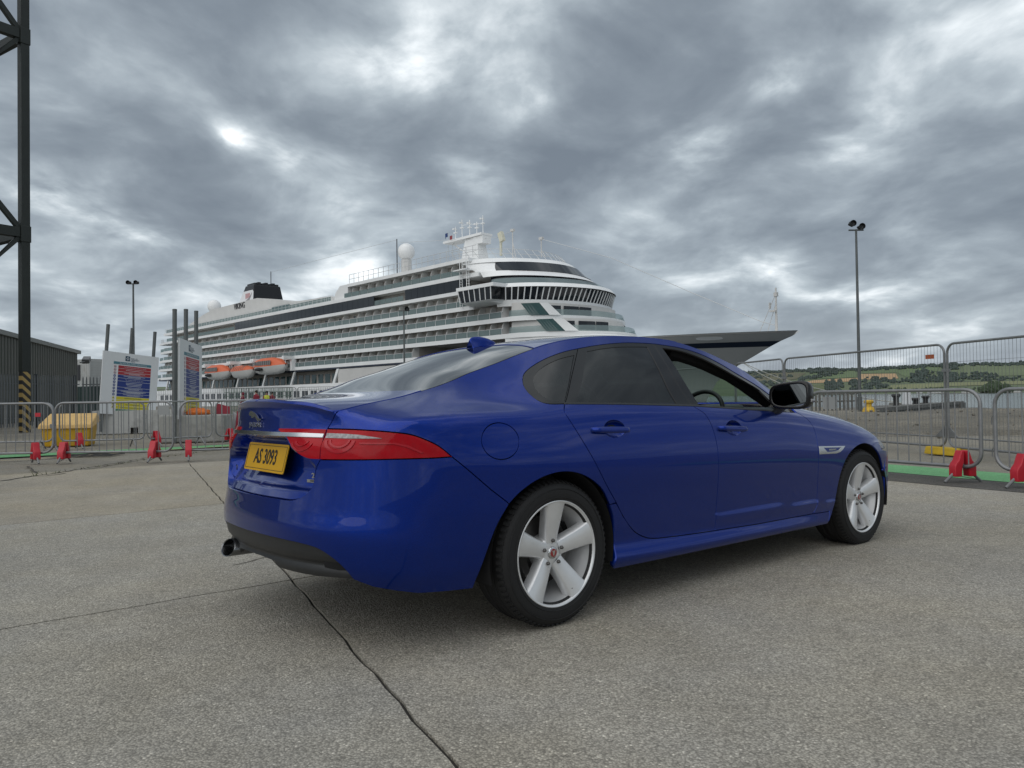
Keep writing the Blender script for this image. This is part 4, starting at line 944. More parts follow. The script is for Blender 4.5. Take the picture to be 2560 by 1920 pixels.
rail_run('sun_deck_rail', [(108, HB - .1), (220, HB - .1), (220, -HB)], 24.5, 1.3, 2.0)
for a in np.arange(109, 219, 2.2): o = link('balcony_glass', proto['balcony_glass'], None, ship); o.location = (a, HB - .1, 25.05); o.scale = (.65, 1, .95)
rail_run('stern_rail', [(222, HB - .1), (227, HB - 1), (227, -HB)], 21.4, 1.2, 2.0)
mb = MB(); sbox(mb, 221, 227.4, HB - .6, -HB + .6, 20.8, 21.4); mb.build('stern_terrace', WHITE, ship)
for z, a1 in ((17.9, 224.5), (14.9, 225.5), (11.9, 226.5), (9.0, 228)):
    mb = MB(); sbox(mb, a1 - 4.5, a1 + 1.5, HB - .5, -HB + .5, z - .3, z + .45); mb.build('stern_terrace', WHITE, ship)
    o = MB(); sbox(o, a1 - 2, a1 + 1.4, HB - .55, HB - .6, z + .45, z + 1.5); o.build('terrace_glass', BGLASS, ship)
# forward top cabins (24.5 - 27.6) with the tapered after end
mb = MB(); sbox(mb, 58, 101.5, HB, -HB, 26.9, 27.6); mb.prism([(101.5, HB - .2, 24.5), (107.6, HB - .2, 24.5), (107.2, HB - .2, 26.0), (105, HB - .2, 27.6), (101.5, HB - .2, 27.6)], (0, -2 * HB + .4, 0)); mb.build('top_deck_house', WHITE, ship)
mb = MB(); sbox(mb, 58, 101, HB - 2.1, -HB + 2.1, 24.5, 26.9); mb.build('cabin_wall', CABIN, ship)
for a in np.arange(60, 101, 3.3):
    o = link('balcony_divider', proto['balcony_divider'], None, ship); o.location = (a, HB - .1, 24.52)
    o = link('balcony_door', proto['balcony_door'], None, ship); o.location = (a + .9, HB - 2.05, 25.6)
    o = link('balcony_glass', proto['balcony_glass'], None, ship); o.location = (a, HB - .03, 25.05)
rail_run('top_deck_screen', [(101, HB - .3), (56, HB - .3)], 27.6, 2.1, 2.0, .06)
mb = MB(); sbox(mb, 78, 96, 6, -6, 27.6, 29.6); sbox(mb, 60, 78, 9, -9, 27.6, 28.4); mb.build('top_deck_plant', WHITE2, ship, bevel=.3)
# after deckhouse, funnel
mb = MB(); mb.prism([(112, 9, 24.5), (216, 9, 24.5), (212, 9, 27.4), (200, 9, 29.6), (192, 9, 30.6), (160, 9, 30.9), (150, 9, 29.6), (138, 9, 27.6), (118, 9, 27.0)], (0, -18, 0)); mb.build('after_deckhouse', WHITE2, ship)
mb = MB(); sbox(mb, 140, 150, 9.4, -9.4, 25.2, 27.2); mb.build('deckhouse_glazing', TEALG, ship)
def fun(a0, a1, t0, t1, z0, z1, b0, b1, name, m):
    q = MB(); q.hexa([(a0, -b0, z0), (a1, -b0, z0), (a1, b0, z0), (a0, b0, z0), (t0, -b1, z1), (t1, -b1, z1), (t1, b1, z1), (t0, b1, z1)]); return q.build(name, m, ship, bevel=.25, seg=2)
fun(170.8, 184, 172.4, 178.4, 28.6, 36.8, 5.4, 4.3, 'funnel', BLACKP)
tp = MB()
for i in range(7): tp.box((175.3, -3.4 + i * 1.15, 36.9 + .3 * (i % 2)), (5.2, .9, .9))
tp.build('funnel_exhausts', BLACKP, ship)
bp = lambda a, z: (a, 5.40 - (z - 28.6) / 8.2 * 1.1 + .02, z)
pnl = MB(); pnl.prism([bp(182.6, 30.2), bp(171.2, 30.2), bp(172.0, 34.5), bp(172.7, 35.1), bp(179.2, 35.1)], (0, .08, .012)); pnl.build('funnel_panel', mat('funnel_white_panel', (.72, .72, .73), .4), ship)
# emblem on the panel: a longship - crescent hull and swept sail stripes
def emb(name, pts, m): MB().prism([tuple(Vector(bp(a, z)) + Vector((0, .10, 0))) for a, z in pts], (0, .05, 0)).build(name, m, ship)
EM1 = mat('emblem_grey', (.26, .24, .25), .5); EM2 = mat('emblem_red', (.42, .12, .12), .5)
emb('funnel_emblem', [(180.2, 31.5), (178.6, 31.1), (176.2, 31.1), (174.2, 31.9), (173.2, 33.1), (172.9, 34.3), (174.0, 33.2), (175.2, 32.5), (176.6, 32.0), (178.2, 31.8)], EM1)
for i in range(4): emb('funnel_emblem_stripe', [(176.4 - i * .75, 32.6 + .12 * i), (176.8 - i * .75, 32.6 + .12 * i), (177.3 - i * .85, 34.3), (176.9 - i * .85, 34.3)], EM2)
VKA, VKZ = 172.1, 29.7
Mv = Matrix.Translation((VKA, 9.08, VKZ)) @ Matrix(((-1, 0, 0, 0), (0, 0, 1, 0), (0, 1, 0, 0), (0, 0, 0, 1)))
text('funnel_lettering', 'VIKING', 2.5, BLACKP, ship, Mv, .1, sx=.95, bold=.0)
# domes, mast, aerials
def dome(a, b, z, r, zb):
    q = MB(); q.lathe([(0.0, r)] + [(r * math.sin(t), r * math.cos(t)) for t in np.linspace(.12, 2.75, 18)] + [(r * .45, -r * .95), (r * .5, zb - z)], 24, 'z', (a, b, z)); q.build('satellite_dome', WHITE, ship, smooth=True)
dome(206, 3, 33.3, 2.2, 29); dome(94.1, 3, 35.3, 2.0, 29)
for a_, z_, r__ in ((206, 31, 1.3), (94.1, 33.4, 1.2)): mb = MB(); mb.tube([(a_, 3, 29), (a_, 3, z_)], r__, 10); mb.build('dome_pedestal', WHITE2, ship)
ms = MB(); ms.hexa([(69.5, -1.8, 27.6), (76.5, -1.8, 27.6), (76.5, 1.8, 27.6), (69.5, 1.8, 27.6), (71, -1, 35.4), (75, -1, 35.4), (75, 1, 35.4), (71, 1, 35.4)]); ms.box((75.5, 0, 35.7), (13, 3.2, .5)); ms.box((70.5, 0, 34.6), (3, 2.4, 1.6))
ms.bar((80.5, 0, 35.4), (75.5, 0, 32.5), .15)
for a, h in ((79.5, 3.4), (77.2, 4.6), (74.6, 4.0), (72.2, 3.2), (70.2, 4.2)):
    ms.bar((a, 0, 35.7), (a, 0, 35.7 + h), .10); ms.box((a, 0, 35.7 + h * .6), (.9, .5, .25)); ms.box((a + .3, 0, 35.7 + h * .85), (.5, .9, .3))
ms.bar((77.2, 0, 39.0), (71, 0, 38.4), .05); ms.build('radar_mast', WHITE, ship)
sm = MB(); sm.bar((64.6, 0, 30.5), (64.6, 0, 33.5), .3); sm.box((64.4, 0, 34.4), (1.1, .8, 2.0), Matrix.Rotation(.35, 3, 'Y')); sm.build('searchlight_post', mat('cream_paint', (.62, .60, .48), .5), ship)
for a, zt in ((61, 35.2), (52.8, 32.2)):
    q = MB(); q.bar((a, 0, 28.5), (a, 0, zt), .12); q.bar((a - 1.2, 0, 28.4), (a, 0, zt - 2.4), .08); q.box((a, 0, zt), (.9, .5, .5)); q.build('aerial_mast', WHITE2, ship)
q = MB(); q.bar((95, 5, 29.6), (95, 5, 38.2), .12, 5); q.bar((174, -2, 36.9), (174, -2, 41.5), .12, 5); q.build('whip_aerial', BLACKP, ship)
for a, z, c, nm in ((82.2, 38.2, (.02, .05, .16), 'flag'), (80.6, 37.4, (.25, .05, .06), 'flag')):
    q = MB(); q.add([(a + u * 1.3 + .2 * math.sin(u * 4), .3 * math.sin(u * 5), z - v * .9 - u * .5) for u in (0, .33, .66, 1) for v in (0, 1)], [(2 * i, 2 * i + 1, 2 * i + 3, 2 * i + 2) for i in range(3)]); q.build(nm, mat('flag_%.2f' % c[0], c, .8), ship)
    q = MB(); q.bar((a, 0, 30), (a, 0, z + .3), .05, 5); q.build('halyard', RAILM, ship)
st = MB(); st.tube([(52.8, 0, 32.1), (35, 0, 25.8), (18, 0, 17.6), (6, 0, 12.0), (3.6, 0, 11.2)], .05, 5); st.tube([(61, 0, 35.1), (66, 0, 34.5), (95, 4, 37.5)], .04, 4); st.tube([(95, 5, 38), (174, -2, 41.3)], .04, 4); st.build('stay_wire', RAILM, ship)
fm = MB(); fm.tube([(3.6, 0, 9.9), (3.6, 0, 16.9)], [.22, .12], 8); fm.box((3.6, 0, 15.9), (.5, .5, .6)); fm.box((3.9, .4, 13.4), (.9, .5, .25)); fm.bar((3.6, 0, 16), (6.6, 0, 10), .05, 4); fm.bar((3.6, 0, 14.6), (5.2, 0, 10), .05, 4); fm.box((4.6, 0, 14.3), (.12, .5, .9)); fm.build('fore_mast', WHITE2, ship)
# curved front
def arc(a_s, a_f, bw, n=28, e=1.15):
    return [(a_s - (a_s - a_f) * math.sin(t), bw * (max(math.cos(t), 0) ** e)) for t in np.linspace(0, math.pi / 2, n)]
def full(a): return a + [(x, -y) for x, y in a[::-1][1:]]
def ringband(name, lo, hi, m, cap=False, n=28):
    """a wall between two plan outlines: lo/hi = (a_side, a_front, half width, z)"""
    L = full(arc(lo[0], lo[1], lo[2], n)); H = full(arc(hi[0], hi[1], hi[2], n)); k = len(L)
    V = [(x, y, lo[3]) for x, y in L] + [(x, y, hi[3]) for x, y in H]; F = [(i, i + 1, k + i + 1, k + i) for i in range(k - 1)]
    if cap: F.append(tuple(range(k, 2 * k)))
    b = MB(); b.add(V, F); return b.build(name, m, ship, smooth=True)
ringband('front_wall', (48, 30.0, HB, 8.5), (48, 33.2, HB, 11.9), WHITE)
for z0, z1, f0, T_ in ((11.9, 14.9, 34.5, (24, 36, 31.5, 44)), (14.9, 17.9, 38.5, (16, 33, 25, 41))):
    ringband('front_terrace', (47, f0 - 1.2, HB + .1, z0 - .35), (47, f0 - 1.2, HB + .1, z0 + .5), WHITE, True)
    ringband('front_wall', (47, f0 + 2.0, HB - .6, z0 + .5), (47, f0 + 2.4, HB - .8, z1), WHITE2)
    ringband('terrace_glass', (47, f0 - 1.1, HB, z0 + .5), (47, f0 - .7, HB - .2, z0 + 1.6), BGLASS)
    # flank: raked teal screens and white fin
    def ap(t, z, o=.25): t = math.radians(t); return (47 - (47 - f0 + 1.2) * math.sin(t) - .3 * math.sin(t), (HB + .1 + o) * math.cos(t) ** 1.15, z)
    def rake(name, ta, tb, ba, bb, m, o):
        V = [ap(ba + (bb - ba) * k / 6 + (ta + (tb - ta) * k / 6 - ba - (bb - ba) * k / 6) * j, z0 + .5 + (z1 - z0 - .85) * j, o) for j in (0, 1) for k in range(7)]; MB().add(V, [(k, k + 1, 8 + k, 7 + k) for k in range(6)]).build(name, m, ship)
    rake('raked_glass_screen', *T_, TEALG, .15); rake('white_fin', T_[1], T_[1] + 7, T_[3], T_[3] + 9, WHITE, .3)
    # windows in the curved front
    A = arc(47, f0 + 2.1, HB - .62, 200)
    for t in (.52, .60, .72, .80, .90, .97):
        i = int(t * 199); p = Vector((A[i][0], A[i][1], 0)); p2 = Vector((A[min(i + 3, 199)][0], A[min(i + 3, 199)][1], 0)); d_ = (p2 - p).normalized(); nrm = Vector((d_.y, -d_.x, 0))
        if nrm.x > 0: nrm = -nrm
        q = MB(); c_ = p + nrm * .04
        q.prism([c_ - d_ * .9 + Vector((0, 0, z0 + 1.0)), c_ + d_ * .9 + Vector((0, 0, z0 + 1.0)), c_ + d_ * .9 + Vector((0, 0, z0 + 2.5)), c_ - d_ * .9 + Vector((0, 0, z0 + 2.5))], nrm * .05); q.build('front_window', DARKG, ship)
# bridge
ringband('bridge_apron', (50, 41.0, HB, 17.5), (50, 41.2, HB + .3, 18.5), WHITE, False)
ringband('bridge_apron', (50, 41.0, HB, 17.4), (50, 41.0, HB, 17.5), WHITE, True)
ringband('bridge_backing', (50.5, 42.4, HB - .4, 18.4), (50.5, 41.4, HB - .1, 20.8), mat('dark_bridge_inside', (.012, .013, .015), .5))
A0 = full(arc(50, 41.3, HB + .3, 120)); A1 = full(arc(50, 40.1, HB + .6, 120)); k = len(A0); nW = 34
cum = np.concatenate([[0], np.cumsum([math.dist(A0[i], A0[i + 1]) for i in range(k - 1)])])
def pick(A, s): return (float(np.interp(s, cum, [p[0] for p in A])), float(np.interp(s, cum, [p[1] for p in A])))
for i in range(nW):
    s0, s1 = cum[-1] * (i + .06) / nW, cum[-1] * (i + .94) / nW
    p0, p1, q0, q1 = pick(A0, s0), pick(A0, s1), pick(A1, s0), pick(A1, s1)
    mesh('bridge_window', [(*p0, 18.5), (*p1, 18.5), (*q1, 20.75), (*q0, 20.75)], [(0, 1, 2, 3)], DARKG, ship)
    q = MB(); m0, m1 = pick(A0, cum[-1] * i / nW), pick(A1, cum[-1] * i / nW); q.bar((*m0, 18.5), (*m1, 20.75), .13, 5); q.build('bridge_mullion', WHITE, ship)
ringband('bridge_roof', (51, 39.2, HB + .9, 20.75), (51.5, 39.8, HB + .5, 21.5), WHITE, True)
wg = MB(); wg.hexa([(48.5, HB - .5, 17.9), (57, HB - .5, 17.9), (56, HB + 2.2, 18.3), (49.5, HB + 2.2, 18.3), (48, HB - .5, 18.55), (57.4, HB - .5, 18.55), (57, HB + 2.8, 18.55), (48.6, HB + 2.8, 18.55)]); sbox(wg, 47.5, 57.8, HB - .5, HB + 3.2, 20.75, 21.4); wg.build('bridge_wing', WHITE, ship)
gw = MB(); gw.hexa([(48.8, HB, 18.55), (57, HB, 18.55), (56.8, HB + 2.7, 18.55), (49, HB + 2.7, 18.55), (48.2, HB, 20.75), (57.5, HB, 20.75), (57.5, HB + 3.0, 20.75), (48.2, HB + 3.0, 20.75)]); gw.build('wing_glazing', DARKG, ship)
for a in np.linspace(48.6, 57.2, 7): q = MB(); q.bar((a, HB + 2.75, 18.55), (a + (a - 53) * .06, HB + 3.05, 20.75), .11, 5); q.build('bridge_mullion', WHITE, ship)
ringband('wind_screen', (51.5, 40.2, HB + .3, 21.5), (52, 42.4, HB - .6, 22.7), BGLASS)
ringband('observation_windows', (53, 43.4, HB - 1.0, 21.5), (53, 44.4, HB - 1.2, 23.3), DARKG)
ringband('front_cornice', (54, 43.9, HB - .2, 23.3), (55, 46.0, HB - .3, 24.4), WHITE, True)
ringband('raked_front', (56, 46.6, HB - .4, 24.4), (60, 48.4, HB - .6, 26.5), WHITE)
ringband('lounge_glazing', (52.6, 46.0, 12.6, 24.45), (56.2, 47.7, 12.0, 26.4), DARKG)
ringband('front_cornice', (60, 47.7, HB - .4, 26.4), (61, 49.0, HB - .6, 27.3), WHITE, True)
rr = full(arc(62, 50.0, HB - .8, 30)); rail_run('front_screen', rr, 27.3, 2.2, 1.7, .06, lean=2.2)
lt = MB()
for a in (57.5, 59.5):
    for z in np.arange(18.5, 26, .5): lt.bar((a, HB + .3, z), (a, HB + .9, z), .05, 4)
    lt.bar((a, HB + .3, 18), (a, HB + .3, 27), .07, 5); lt.bar((a, HB + .9, 18), (a, HB + .9, 27), .07, 5)
sbox(lt, 56.8, 60.5, HB, HB + 1.8, 25.0, 25.2); lt.build('access_ladder', WHITE, ship)['kind'] = 'stuff'
# stair tower of davits round the boats
for a in (127.2, 144.6, 145.8, 159.6, 161.0, 177.8):
    q = MB(); sbox(q, a - .45, a + .45, HB - .3, HB + 1.0, 8.6, 12.0); q.box((a, HB + 1.6, 11.9), (1.0, 3.2, .8)); q.bar((a, HB + 2.6, 11.6), (a, HB + 2.4, 10.6), .12); q.build('davit', WHITE, ship)
# boats hang from the davits: things of their own
ORANGE = mat('boat_orange', (.60, .115, .035), .45, var=.08, vscale=.6); BWHITE = mat('boat_white', (.62, .62, .60), .45, var=.06, vscale=.5)
BWIN = mat('boat_window', (.16, .16, .155), .3); BBLK = mat('boat_fender', (.012, .012, .013), .7)
def lifeboat(a0, a1, z, label, tender=True):
    L = a1 - a0; M4 = Matrix.Translation((_bow.x, _bow.y, 0)) @ Matrix.Rotation(math.radians(133), 4, 'Z') @ Matrix.Translation(((a0 + a1) / 2, HB + 2.2, z))
    root = empty('lifeboat'); root.matrix_world = M4 @ Matrix.Diagonal((1, 1, 1.2, 1)); tag(root, label, 'lifeboat', 'lifeboats hung along the ship')
    def loft(secs, m, name):
        V = []; F = []; n = 12
        for x, w, zt, zb, k_ in secs:
            for j in range(n + 1):
                t = -1 + 2 * j / n; V.append((x * L / 2, math.copysign(abs(t) ** .6, t) * w if False else t * w, zb + (zt - zb) * (1 - (abs(t) ** k_)) if zt > zb else zb + (zt - zb) * (1 - abs(t) ** k_)))
        for i in range(len(secs) - 1):
            for j in range(n): F.append((i * (n + 1) + j, (i + 1) * (n + 1) + j, (i + 1) * (n + 1) + j + 1, i * (n + 1) + j + 1))
        b = MB(); b.add(V, F); return b.build(name, m, root, smooth=True)
    loft([(-1, .15, -.05, .25, 3), (-.93, .9, -.9, .2, 3), (-.7, 1.7, -1.5, .1, 3.2), (-.3, 2.0, -1.7, 0, 3.5), (.3, 2.0, -1.7, 0, 3.5), (.7, 1.75, -1.5, .05, 3.2), (.93, 1.1, -1.0, .1, 3), (.97, .8, -.7, .1, 3)], BWHITE, 'hull')
    ht = 1.95 if tender else 1.3
    loft([(-.97, .15, .35, .25, 3), (-.85, 1.2, .75, .15, 3), (-.6, 1.8, ht * .8, .08, 3.4), (-.2, 2.0, ht, 0, 3.6), (.45, 2.0, ht, 0, 3.6), (.8, 1.75, ht * .85, .05, 3.4), (.95, 1.0, ht * .6, .1, 3)], ORANGE, 'canopy')
    if tender:
        for i in range(9):
            x = -.40 + i * .13; h_ = .95 if i < 7 else .7
            q = MB(); q.box((x * L / 2, 1.93, .75), (L * .042, .18, h_)); q.build('window', BWIN, root)
        q = MB(); q.tube([(L * t, 2.12, -.55) for t in (.05, .12, .2, .28)], [.25, .36, .36, .25], 8); q.build('fender', BBLK, root)
    else:
        for i in range(7):
            q = MB(); q.tube([((-.6 + i * .2) * L / 2, 2.02 * math.cos(t), .05 + ht * .96 * math.sin(t)) for t in np.linspace(.05, 1.4, 6)], .06, 5); q.build('canopy_rib', BWIN, root)
lifeboat(161.8, 177.2, 9.4, 'orange and white enclosed lifeboat hung nearest the stern of the white ship')
lifeboat(146.4, 158.8, 9.3, 'small orange lifeboat with bulging canopy hung between two larger ones', False)
lifeboat(127.6, 144.2, 9.9, 'large orange and white enclosed lifeboat hung nearest the bow of the ship')
# ------------------------------------------------------------------ ground
def concrete_mat(name, base, agg=.5, scale=1., tone=.12, warm=(1.03, 1., .93), bumpk=1.):
    m = bpy.data.materials.new(name); m.use_nodes = True; nt = m.node_tree; n = nt.nodes; l = nt.links; b = n['Principled BSDF']; b.inputs['Roughness'].default_value = .88; b.inputs['Specular IOR Level'].default_value = .25
    tc = n.new('ShaderNodeTexCoord')
    def noise(s, d, r=.6):
        t = n.new('ShaderNodeTexNoise'); t.inputs['Scale'].default_value = s; t.inputs['Detail'].default_value = d; t.inputs['Roughness'].default_value = r; l.new(tc.outputs['Object'], t.inputs['Vector']); return t.outputs[0]
    def mr(s, a, b_, c, d):
        q = n.new('ShaderNodeMapRange'); q.inputs[1].default_value = a; q.inputs[2].default_value = b_; q.inputs[3].default_value = c; q.inputs[4].default_value = d; l.new(s, q.inputs[0]); return q.outputs[0]
    def mul(a, b_):
        q = n.new('ShaderNodeMath'); q.operation = 'MULTIPLY'
        for i, v in enumerate((a, b_)):
            if isinstance(v, float): q.inputs[i].default_value = v
            else: l.new(v, q.inputs[i])
        return q.outputs[0]
    v = n.new('ShaderNodeTexVoronoi'); v.inputs['Scale'].default_value = 120 * scale; v.inputs['Randomness'].default_value = 1; l.new(tc.outputs['Object'], v.inputs['Vector'])
    v2 = n.new('ShaderNodeTexVoronoi'); v2.inputs['Scale'].default_value = 250 * scale; l.new(tc.outputs['Object'], v2.inputs['Vector'])
    sepc = n.new('ShaderNodeSeparateColor'); l.new(v.outputs['Color'], sepc.inputs[0])
    sep2 = n.new('ShaderNodeSeparateColor'); l.new(v2.outputs['Color'], sep2.inputs[0])
    stone = mr(sepc.outputs[0], 0, 1, 1 - agg, 1 + agg); stone2 = mr(sep2.outputs[1], 0, 1, 1 - agg * .6, 1 + agg * .6)
    gapd = mr(v.outputs['Distance'], .35, .75, 1.0, .62)
    pale = mr(sepc.outputs[1], .93, .99, 1.0, 1.55)
    k = mul(mul(mul(stone, stone2), gapd), pale)
    k = mul(k, mr(noise(.28, 6, .65), .3, .7, 1 - tone * 1.5, 1 + tone * 1.2)); k = mul(k, mr(noise(.9, 7, .7), .56, .74, 1.0, .80)); k = mul(k, mr(noise(2.3, 6, .7), .3, .7, 1 - tone * .7, 1 + tone * .7)); k = mul(k, mr(noise(14., 4), .3, .7, .92, 1.08))
    # dark spots: oil, gum, damp
    sp = n.new('ShaderNodeTexVoronoi'); sp.inputs['Scale'].default_value = 1.7; l.new(tc.outputs['Object'], sp.inputs['Vector']); k = mul(k, mr(sp.outputs['Distance'], .015, .06, .72, 1.0))
    vm = n.new('ShaderNodeVectorMath'); vm.operation = 'SCALE'; l.new(k, vm.inputs['Scale'])
    hue = n.new('ShaderNodeMix'); hue.data_type = 'RGBA'; l.new(mr(noise(.8, 4), .35, .65, 0, 1), hue.inputs[0]); hue.inputs[6].default_value = (*base, 1); hue.inputs[7].default_value = (base[0] * warm[0], base[1] * warm[1], base[2] * warm[2], 1)
    l.new(hue.outputs[2], vm.inputs[0]); l.new(vm.outputs[0], b.inputs['Base Color'])
    bu = n.new('ShaderNodeBump'); bu.inputs['Strength'].default_value = .55 * bumpk; bu.inputs['Distance'].default_value = .006
    ad = n.new('ShaderNodeMath'); ad.operation = 'ADD'; l.new(mr(v.outputs['Distance'], 0, .7, 1, 0), ad.inputs[0]); l.new(noise(60., 3), ad.inputs[1]); l.new(ad.outputs[0], bu.inputs['Height']); l.new(bu.outputs[0], b.inputs['Normal'])
    return m
CONC_A = concrete_mat('exposed_aggregate_concrete', (.365, .343, .300), .26)
CONC_B = concrete_mat('smoother_brown_concrete', (.345, .315, .262), .20, 1.2, .14, bumpk=.6)
CONC_C = concrete_mat('pale_worn_concrete', (.365, .347, .308), .24)
TARMAC = concrete_mat('worn_dark_tarmac', (.105, .102, .095), .4, 1.1, .3)
BASE_M = concrete_mat('yard_base', (.265, .248, .212), .25, 1, .16)
edge = [(-260, -60), (90, -60), (90, 34.5), (60, 36), (30, 35.3), (20.5, 36), (19.6, 44), (22.5, 50), (24, 62), (-80, 190), (-170, 285), (-260, 340)]
gb = MB(); gb.prism([(x, y, -.02) for x, y in edge], (0, 0, -7)); yard = gb.build('quay_ground', BASE_M); tag(yard, kind='structure')
# cast bays: each its own slab, with the open joints between them
def jag(a, b, n, amp, seed):
    r = random.Random(seed); a = Vector(a); b = Vector(b); d = (b - a); nn = Vector((-d.y, d.x)).normalized()
    return [a + d * (i / n) + nn * (0 if i in (0, n) else r.uniform(-amp, amp)) for i in range(n + 1)]
j1 = Vector((5.54, -11.36)).normalized(); P1 = Vector((-5.71, 13.63)); P1n = Vector((-.17, 2.27))
j2 = Vector((1.49, 1.24)).normalized(); X = Vector((-1.335, 4.645))       # where the two joints cross
N_ = X + j1 * 12; F_ = X - j1 * 9.9; L_ = X - j2 * 14; R_ = X + j2 * 8.0
T4 = X - j1 * 3.9; L4 = T4 - j2 * 14; R4 = T4 + j2 * 7.0
def cut(a, b, seed, amp=.008):
    d = (Vector(b) - Vector(a)).length; return jag(a, b, max(2, int(d / .16)), amp, seed)
XN = cut(X, N_, 1); XL = cut(X, L_, 2); XR = cut(X, R_, 3); XT = cut(T4, X, 4); TL = cut(T4, L4, 5, .004); TF = cut(F_, T4, 6); TR = cut(T4, R4, 7)
JF = mat('joint_filler', (.030, .028, .024), .95)
def filler(run):
    V = []
    for i, p in enumerate(run):
        d = (run[min(i + 1, len(run) - 1)] - run[max(i - 1, 0)]).normalized(); V += [(p.x - d.y * .03, p.y + d.x * .03, -.012), (p.x + d.y * .03, p.y - d.x * .03, -.012)]
    mesh('joint_filler', V, [(2 * i, 2 * i + 1, 2 * i + 3, 2 * i + 2) for i in range(len(run) - 1)], JF, yard)
for r_ in (XN, XL, XR, XT, TF, TR): filler(r_)
def slab_poly(name, runs, m, gap=.017):
    P = [Vector((p.x, p.y)) for r in runs for p in r]; Q = [P[0]]
    for p in P[1:]:
        if (p - Q[-1]).length > 1e-4: Q.append(p)
    if (Q[0] - Q[-1]).length < 1e-4: Q.pop()
    A = shrink(np.array([(p.x, p.y) for p in Q]), gap / 2)
    tris = geometry.tessellate_polygon([[Vector((x, y, 0)) for x, y in A]])
    n = len(A); A = [tuple(p) for p in A]
    V = [(x, y, 0) for x, y in A] + [(x, y, -.03) for x, y in A]; F = [tuple(t) for t in tris] + [(i, (i + 1) % n, n + (i + 1) % n, n + i) for i in range(n)]
    bm = bmesh.new(); vs = [bm.verts.new(v) for v in V]
    for f in F:
        try: bm.faces.new([vs[i] for i in f])
        except ValueError: pass
    bmesh.ops.recalc_face_normals(bm, faces=bm.faces)
    if sum(f.normal.z for f in bm.faces) < 0: bmesh.ops.reverse_faces(bm, faces=bm.faces)
    me = bpy.data.meshes.new(name); bm.to_mesh(me); bm.free(); return link(name, me, m, yard)
R = lambda L: list(reversed(L))
NR = Vector((16, -14)); NL = Vector((-22, -14)); NLL = L_ + (N_ - X)
slab_poly('concrete_slab', [R(XN), XL, [Vector((L_.x - 3, N_.y)), N_]], CONC_C)
slab_poly('concrete_slab', [XN, [Vector((18, N_.y)), Vector((18, -2)), Vector((10.2, 3.6)), Vector((6.3, 9.7))], R(XR)], CONC_A)
slab_poly('concrete_slab', [XL, R(TL), XT], CONC_C)
slab_poly('concrete_slab', [XR, R(TR), XT] if 0 else [R(XT), TR, R(XR)], CONC_A)
slab_poly('concrete_slab', [TL, [L4 - j1 * 6, F_], TF], CONC_B)
slab_poly('concrete_slab', [R(TF), [F_ + j2 * 8.0, R4], R(TR)], CONC_B)
# cracks with the weeds growing in them: thin broken fissures filled with dirt
CRACK = mat('crack_dirt', (.045, .040, .030), .95, var=.3, vscale=30)
def crack(pts, seed, w=.013):
    r = random.Random(seed); V = []; F = []; P = []
    for a, b in zip(pts[:-1], pts[1:]):
        a, b = Vector(a), Vector(b); n = max(2, int((b - a).length / .12)); P += [a.lerp(b, i / n) + Vector((r.uniform(-.03, .03), r.uniform(-.03, .03))) for i in range(n)]
    P.append(Vector(pts[-1]))
    for i, p in enumerate(P):
        d = (P[min(i + 1, len(P) - 1)] - P[max(i - 1, 0)]).normalized(); nn = Vector((-d.y, d.x)) * w * r.uniform(.35, 1.3); V += [(p.x + nn.x, p.y + nn.y, .004), (p.x - nn.x, p.y - nn.y, .004)]
    F = [(2 * i, 2 * i + 1, 2 * i + 3, 2 * i + 2) for i in range(len(P) - 1)]
    mesh('crack', V, F, CRACK, yard)
g2 = lambda x, y: tuple(ground_at(x, y))[:2]
crack([g2(0, 1203), g2(95, 1189), g2(174, 1178), g2(290, 1158), g2(382, 1142), g2(480, 1131), g2(590, 1119)], 11, .03)
crack([g2(70, 1166), g2(95, 1184)], 12, .02); crack([g2(60, 1192), g2(110, 1191), g2(165, 1183)], 13, .016)
crack([g2(590, 1415), g2(655, 1396), g2(720, 1380)], 14, .006)
WEED = mat('weed_green', (.07, .085, .03), .8)
wd = MB(); rr_ = random.Random(5)
for k in range(70):
    t = rr_.random(); bx = 60 + 520 * t; by = 1194 - 75 * t; p = ground_at(bx, by); h = rr_.uniform(.01, .045) * (2.2 if 80 < bx < 125 else 1)
    a = rr_.uniform(0, 6.28); wd.add([(p.x - .008, p.y, .0), (p.x + .008, p.y, .0), (p.x + .05 * math.cos(a), p.y + .05 * math.sin(a), h)], [(0, 1, 2)])
tag(wd.build('weeds_in_crack', WEED), 'thin weeds growing along the crack left of the blue car', 'weeds', kind='stuff')
# painted walkway: green band, pale line, tarmac strip (sheets lying 4 mm apart)
def paint_mat(name, col, wear):
    m = concrete_mat(name, col, .16, 1.3, .1, (1, 1, 1), .3); nt = m.node_tree; return m
GREEN = paint_mat('green_walkway_paint', (.165, .400, .185), .2); YELL = paint_mat('pale_yellow_line_paint', (.44, .36, .20), .3)
def strip(name, pts, w, m, z, sidew=0.):
    P = [Vector(p) for p in pts]; V = []
    for i, p in enumerate(P):
        d = (P[min(i + 1, len(P) - 1)] - P[max(i - 1, 0)]).normalized(); nn = Vector((-d.y, d.x)); V += [(p.x + nn.x * (w / 2 + sidew), p.y + nn.y * (w / 2 + sidew), z), (p.x + nn.x * (sidew - w / 2), p.y + nn.y * (sidew - w / 2), z)]
    o = mesh(name, V, [(2 * i, 2 * i + 1, 2 * i + 3, 2 * i + 2) for i in range(len(P) - 1)], m); tag(o, kind='structure'); return o
strip('tarmac_strip', [(8.5, 4.1), (5.3, 8.9), (4.1, 11.0), (-1.2, 21.3)], 1.6, TARMAC, .004, -.35)
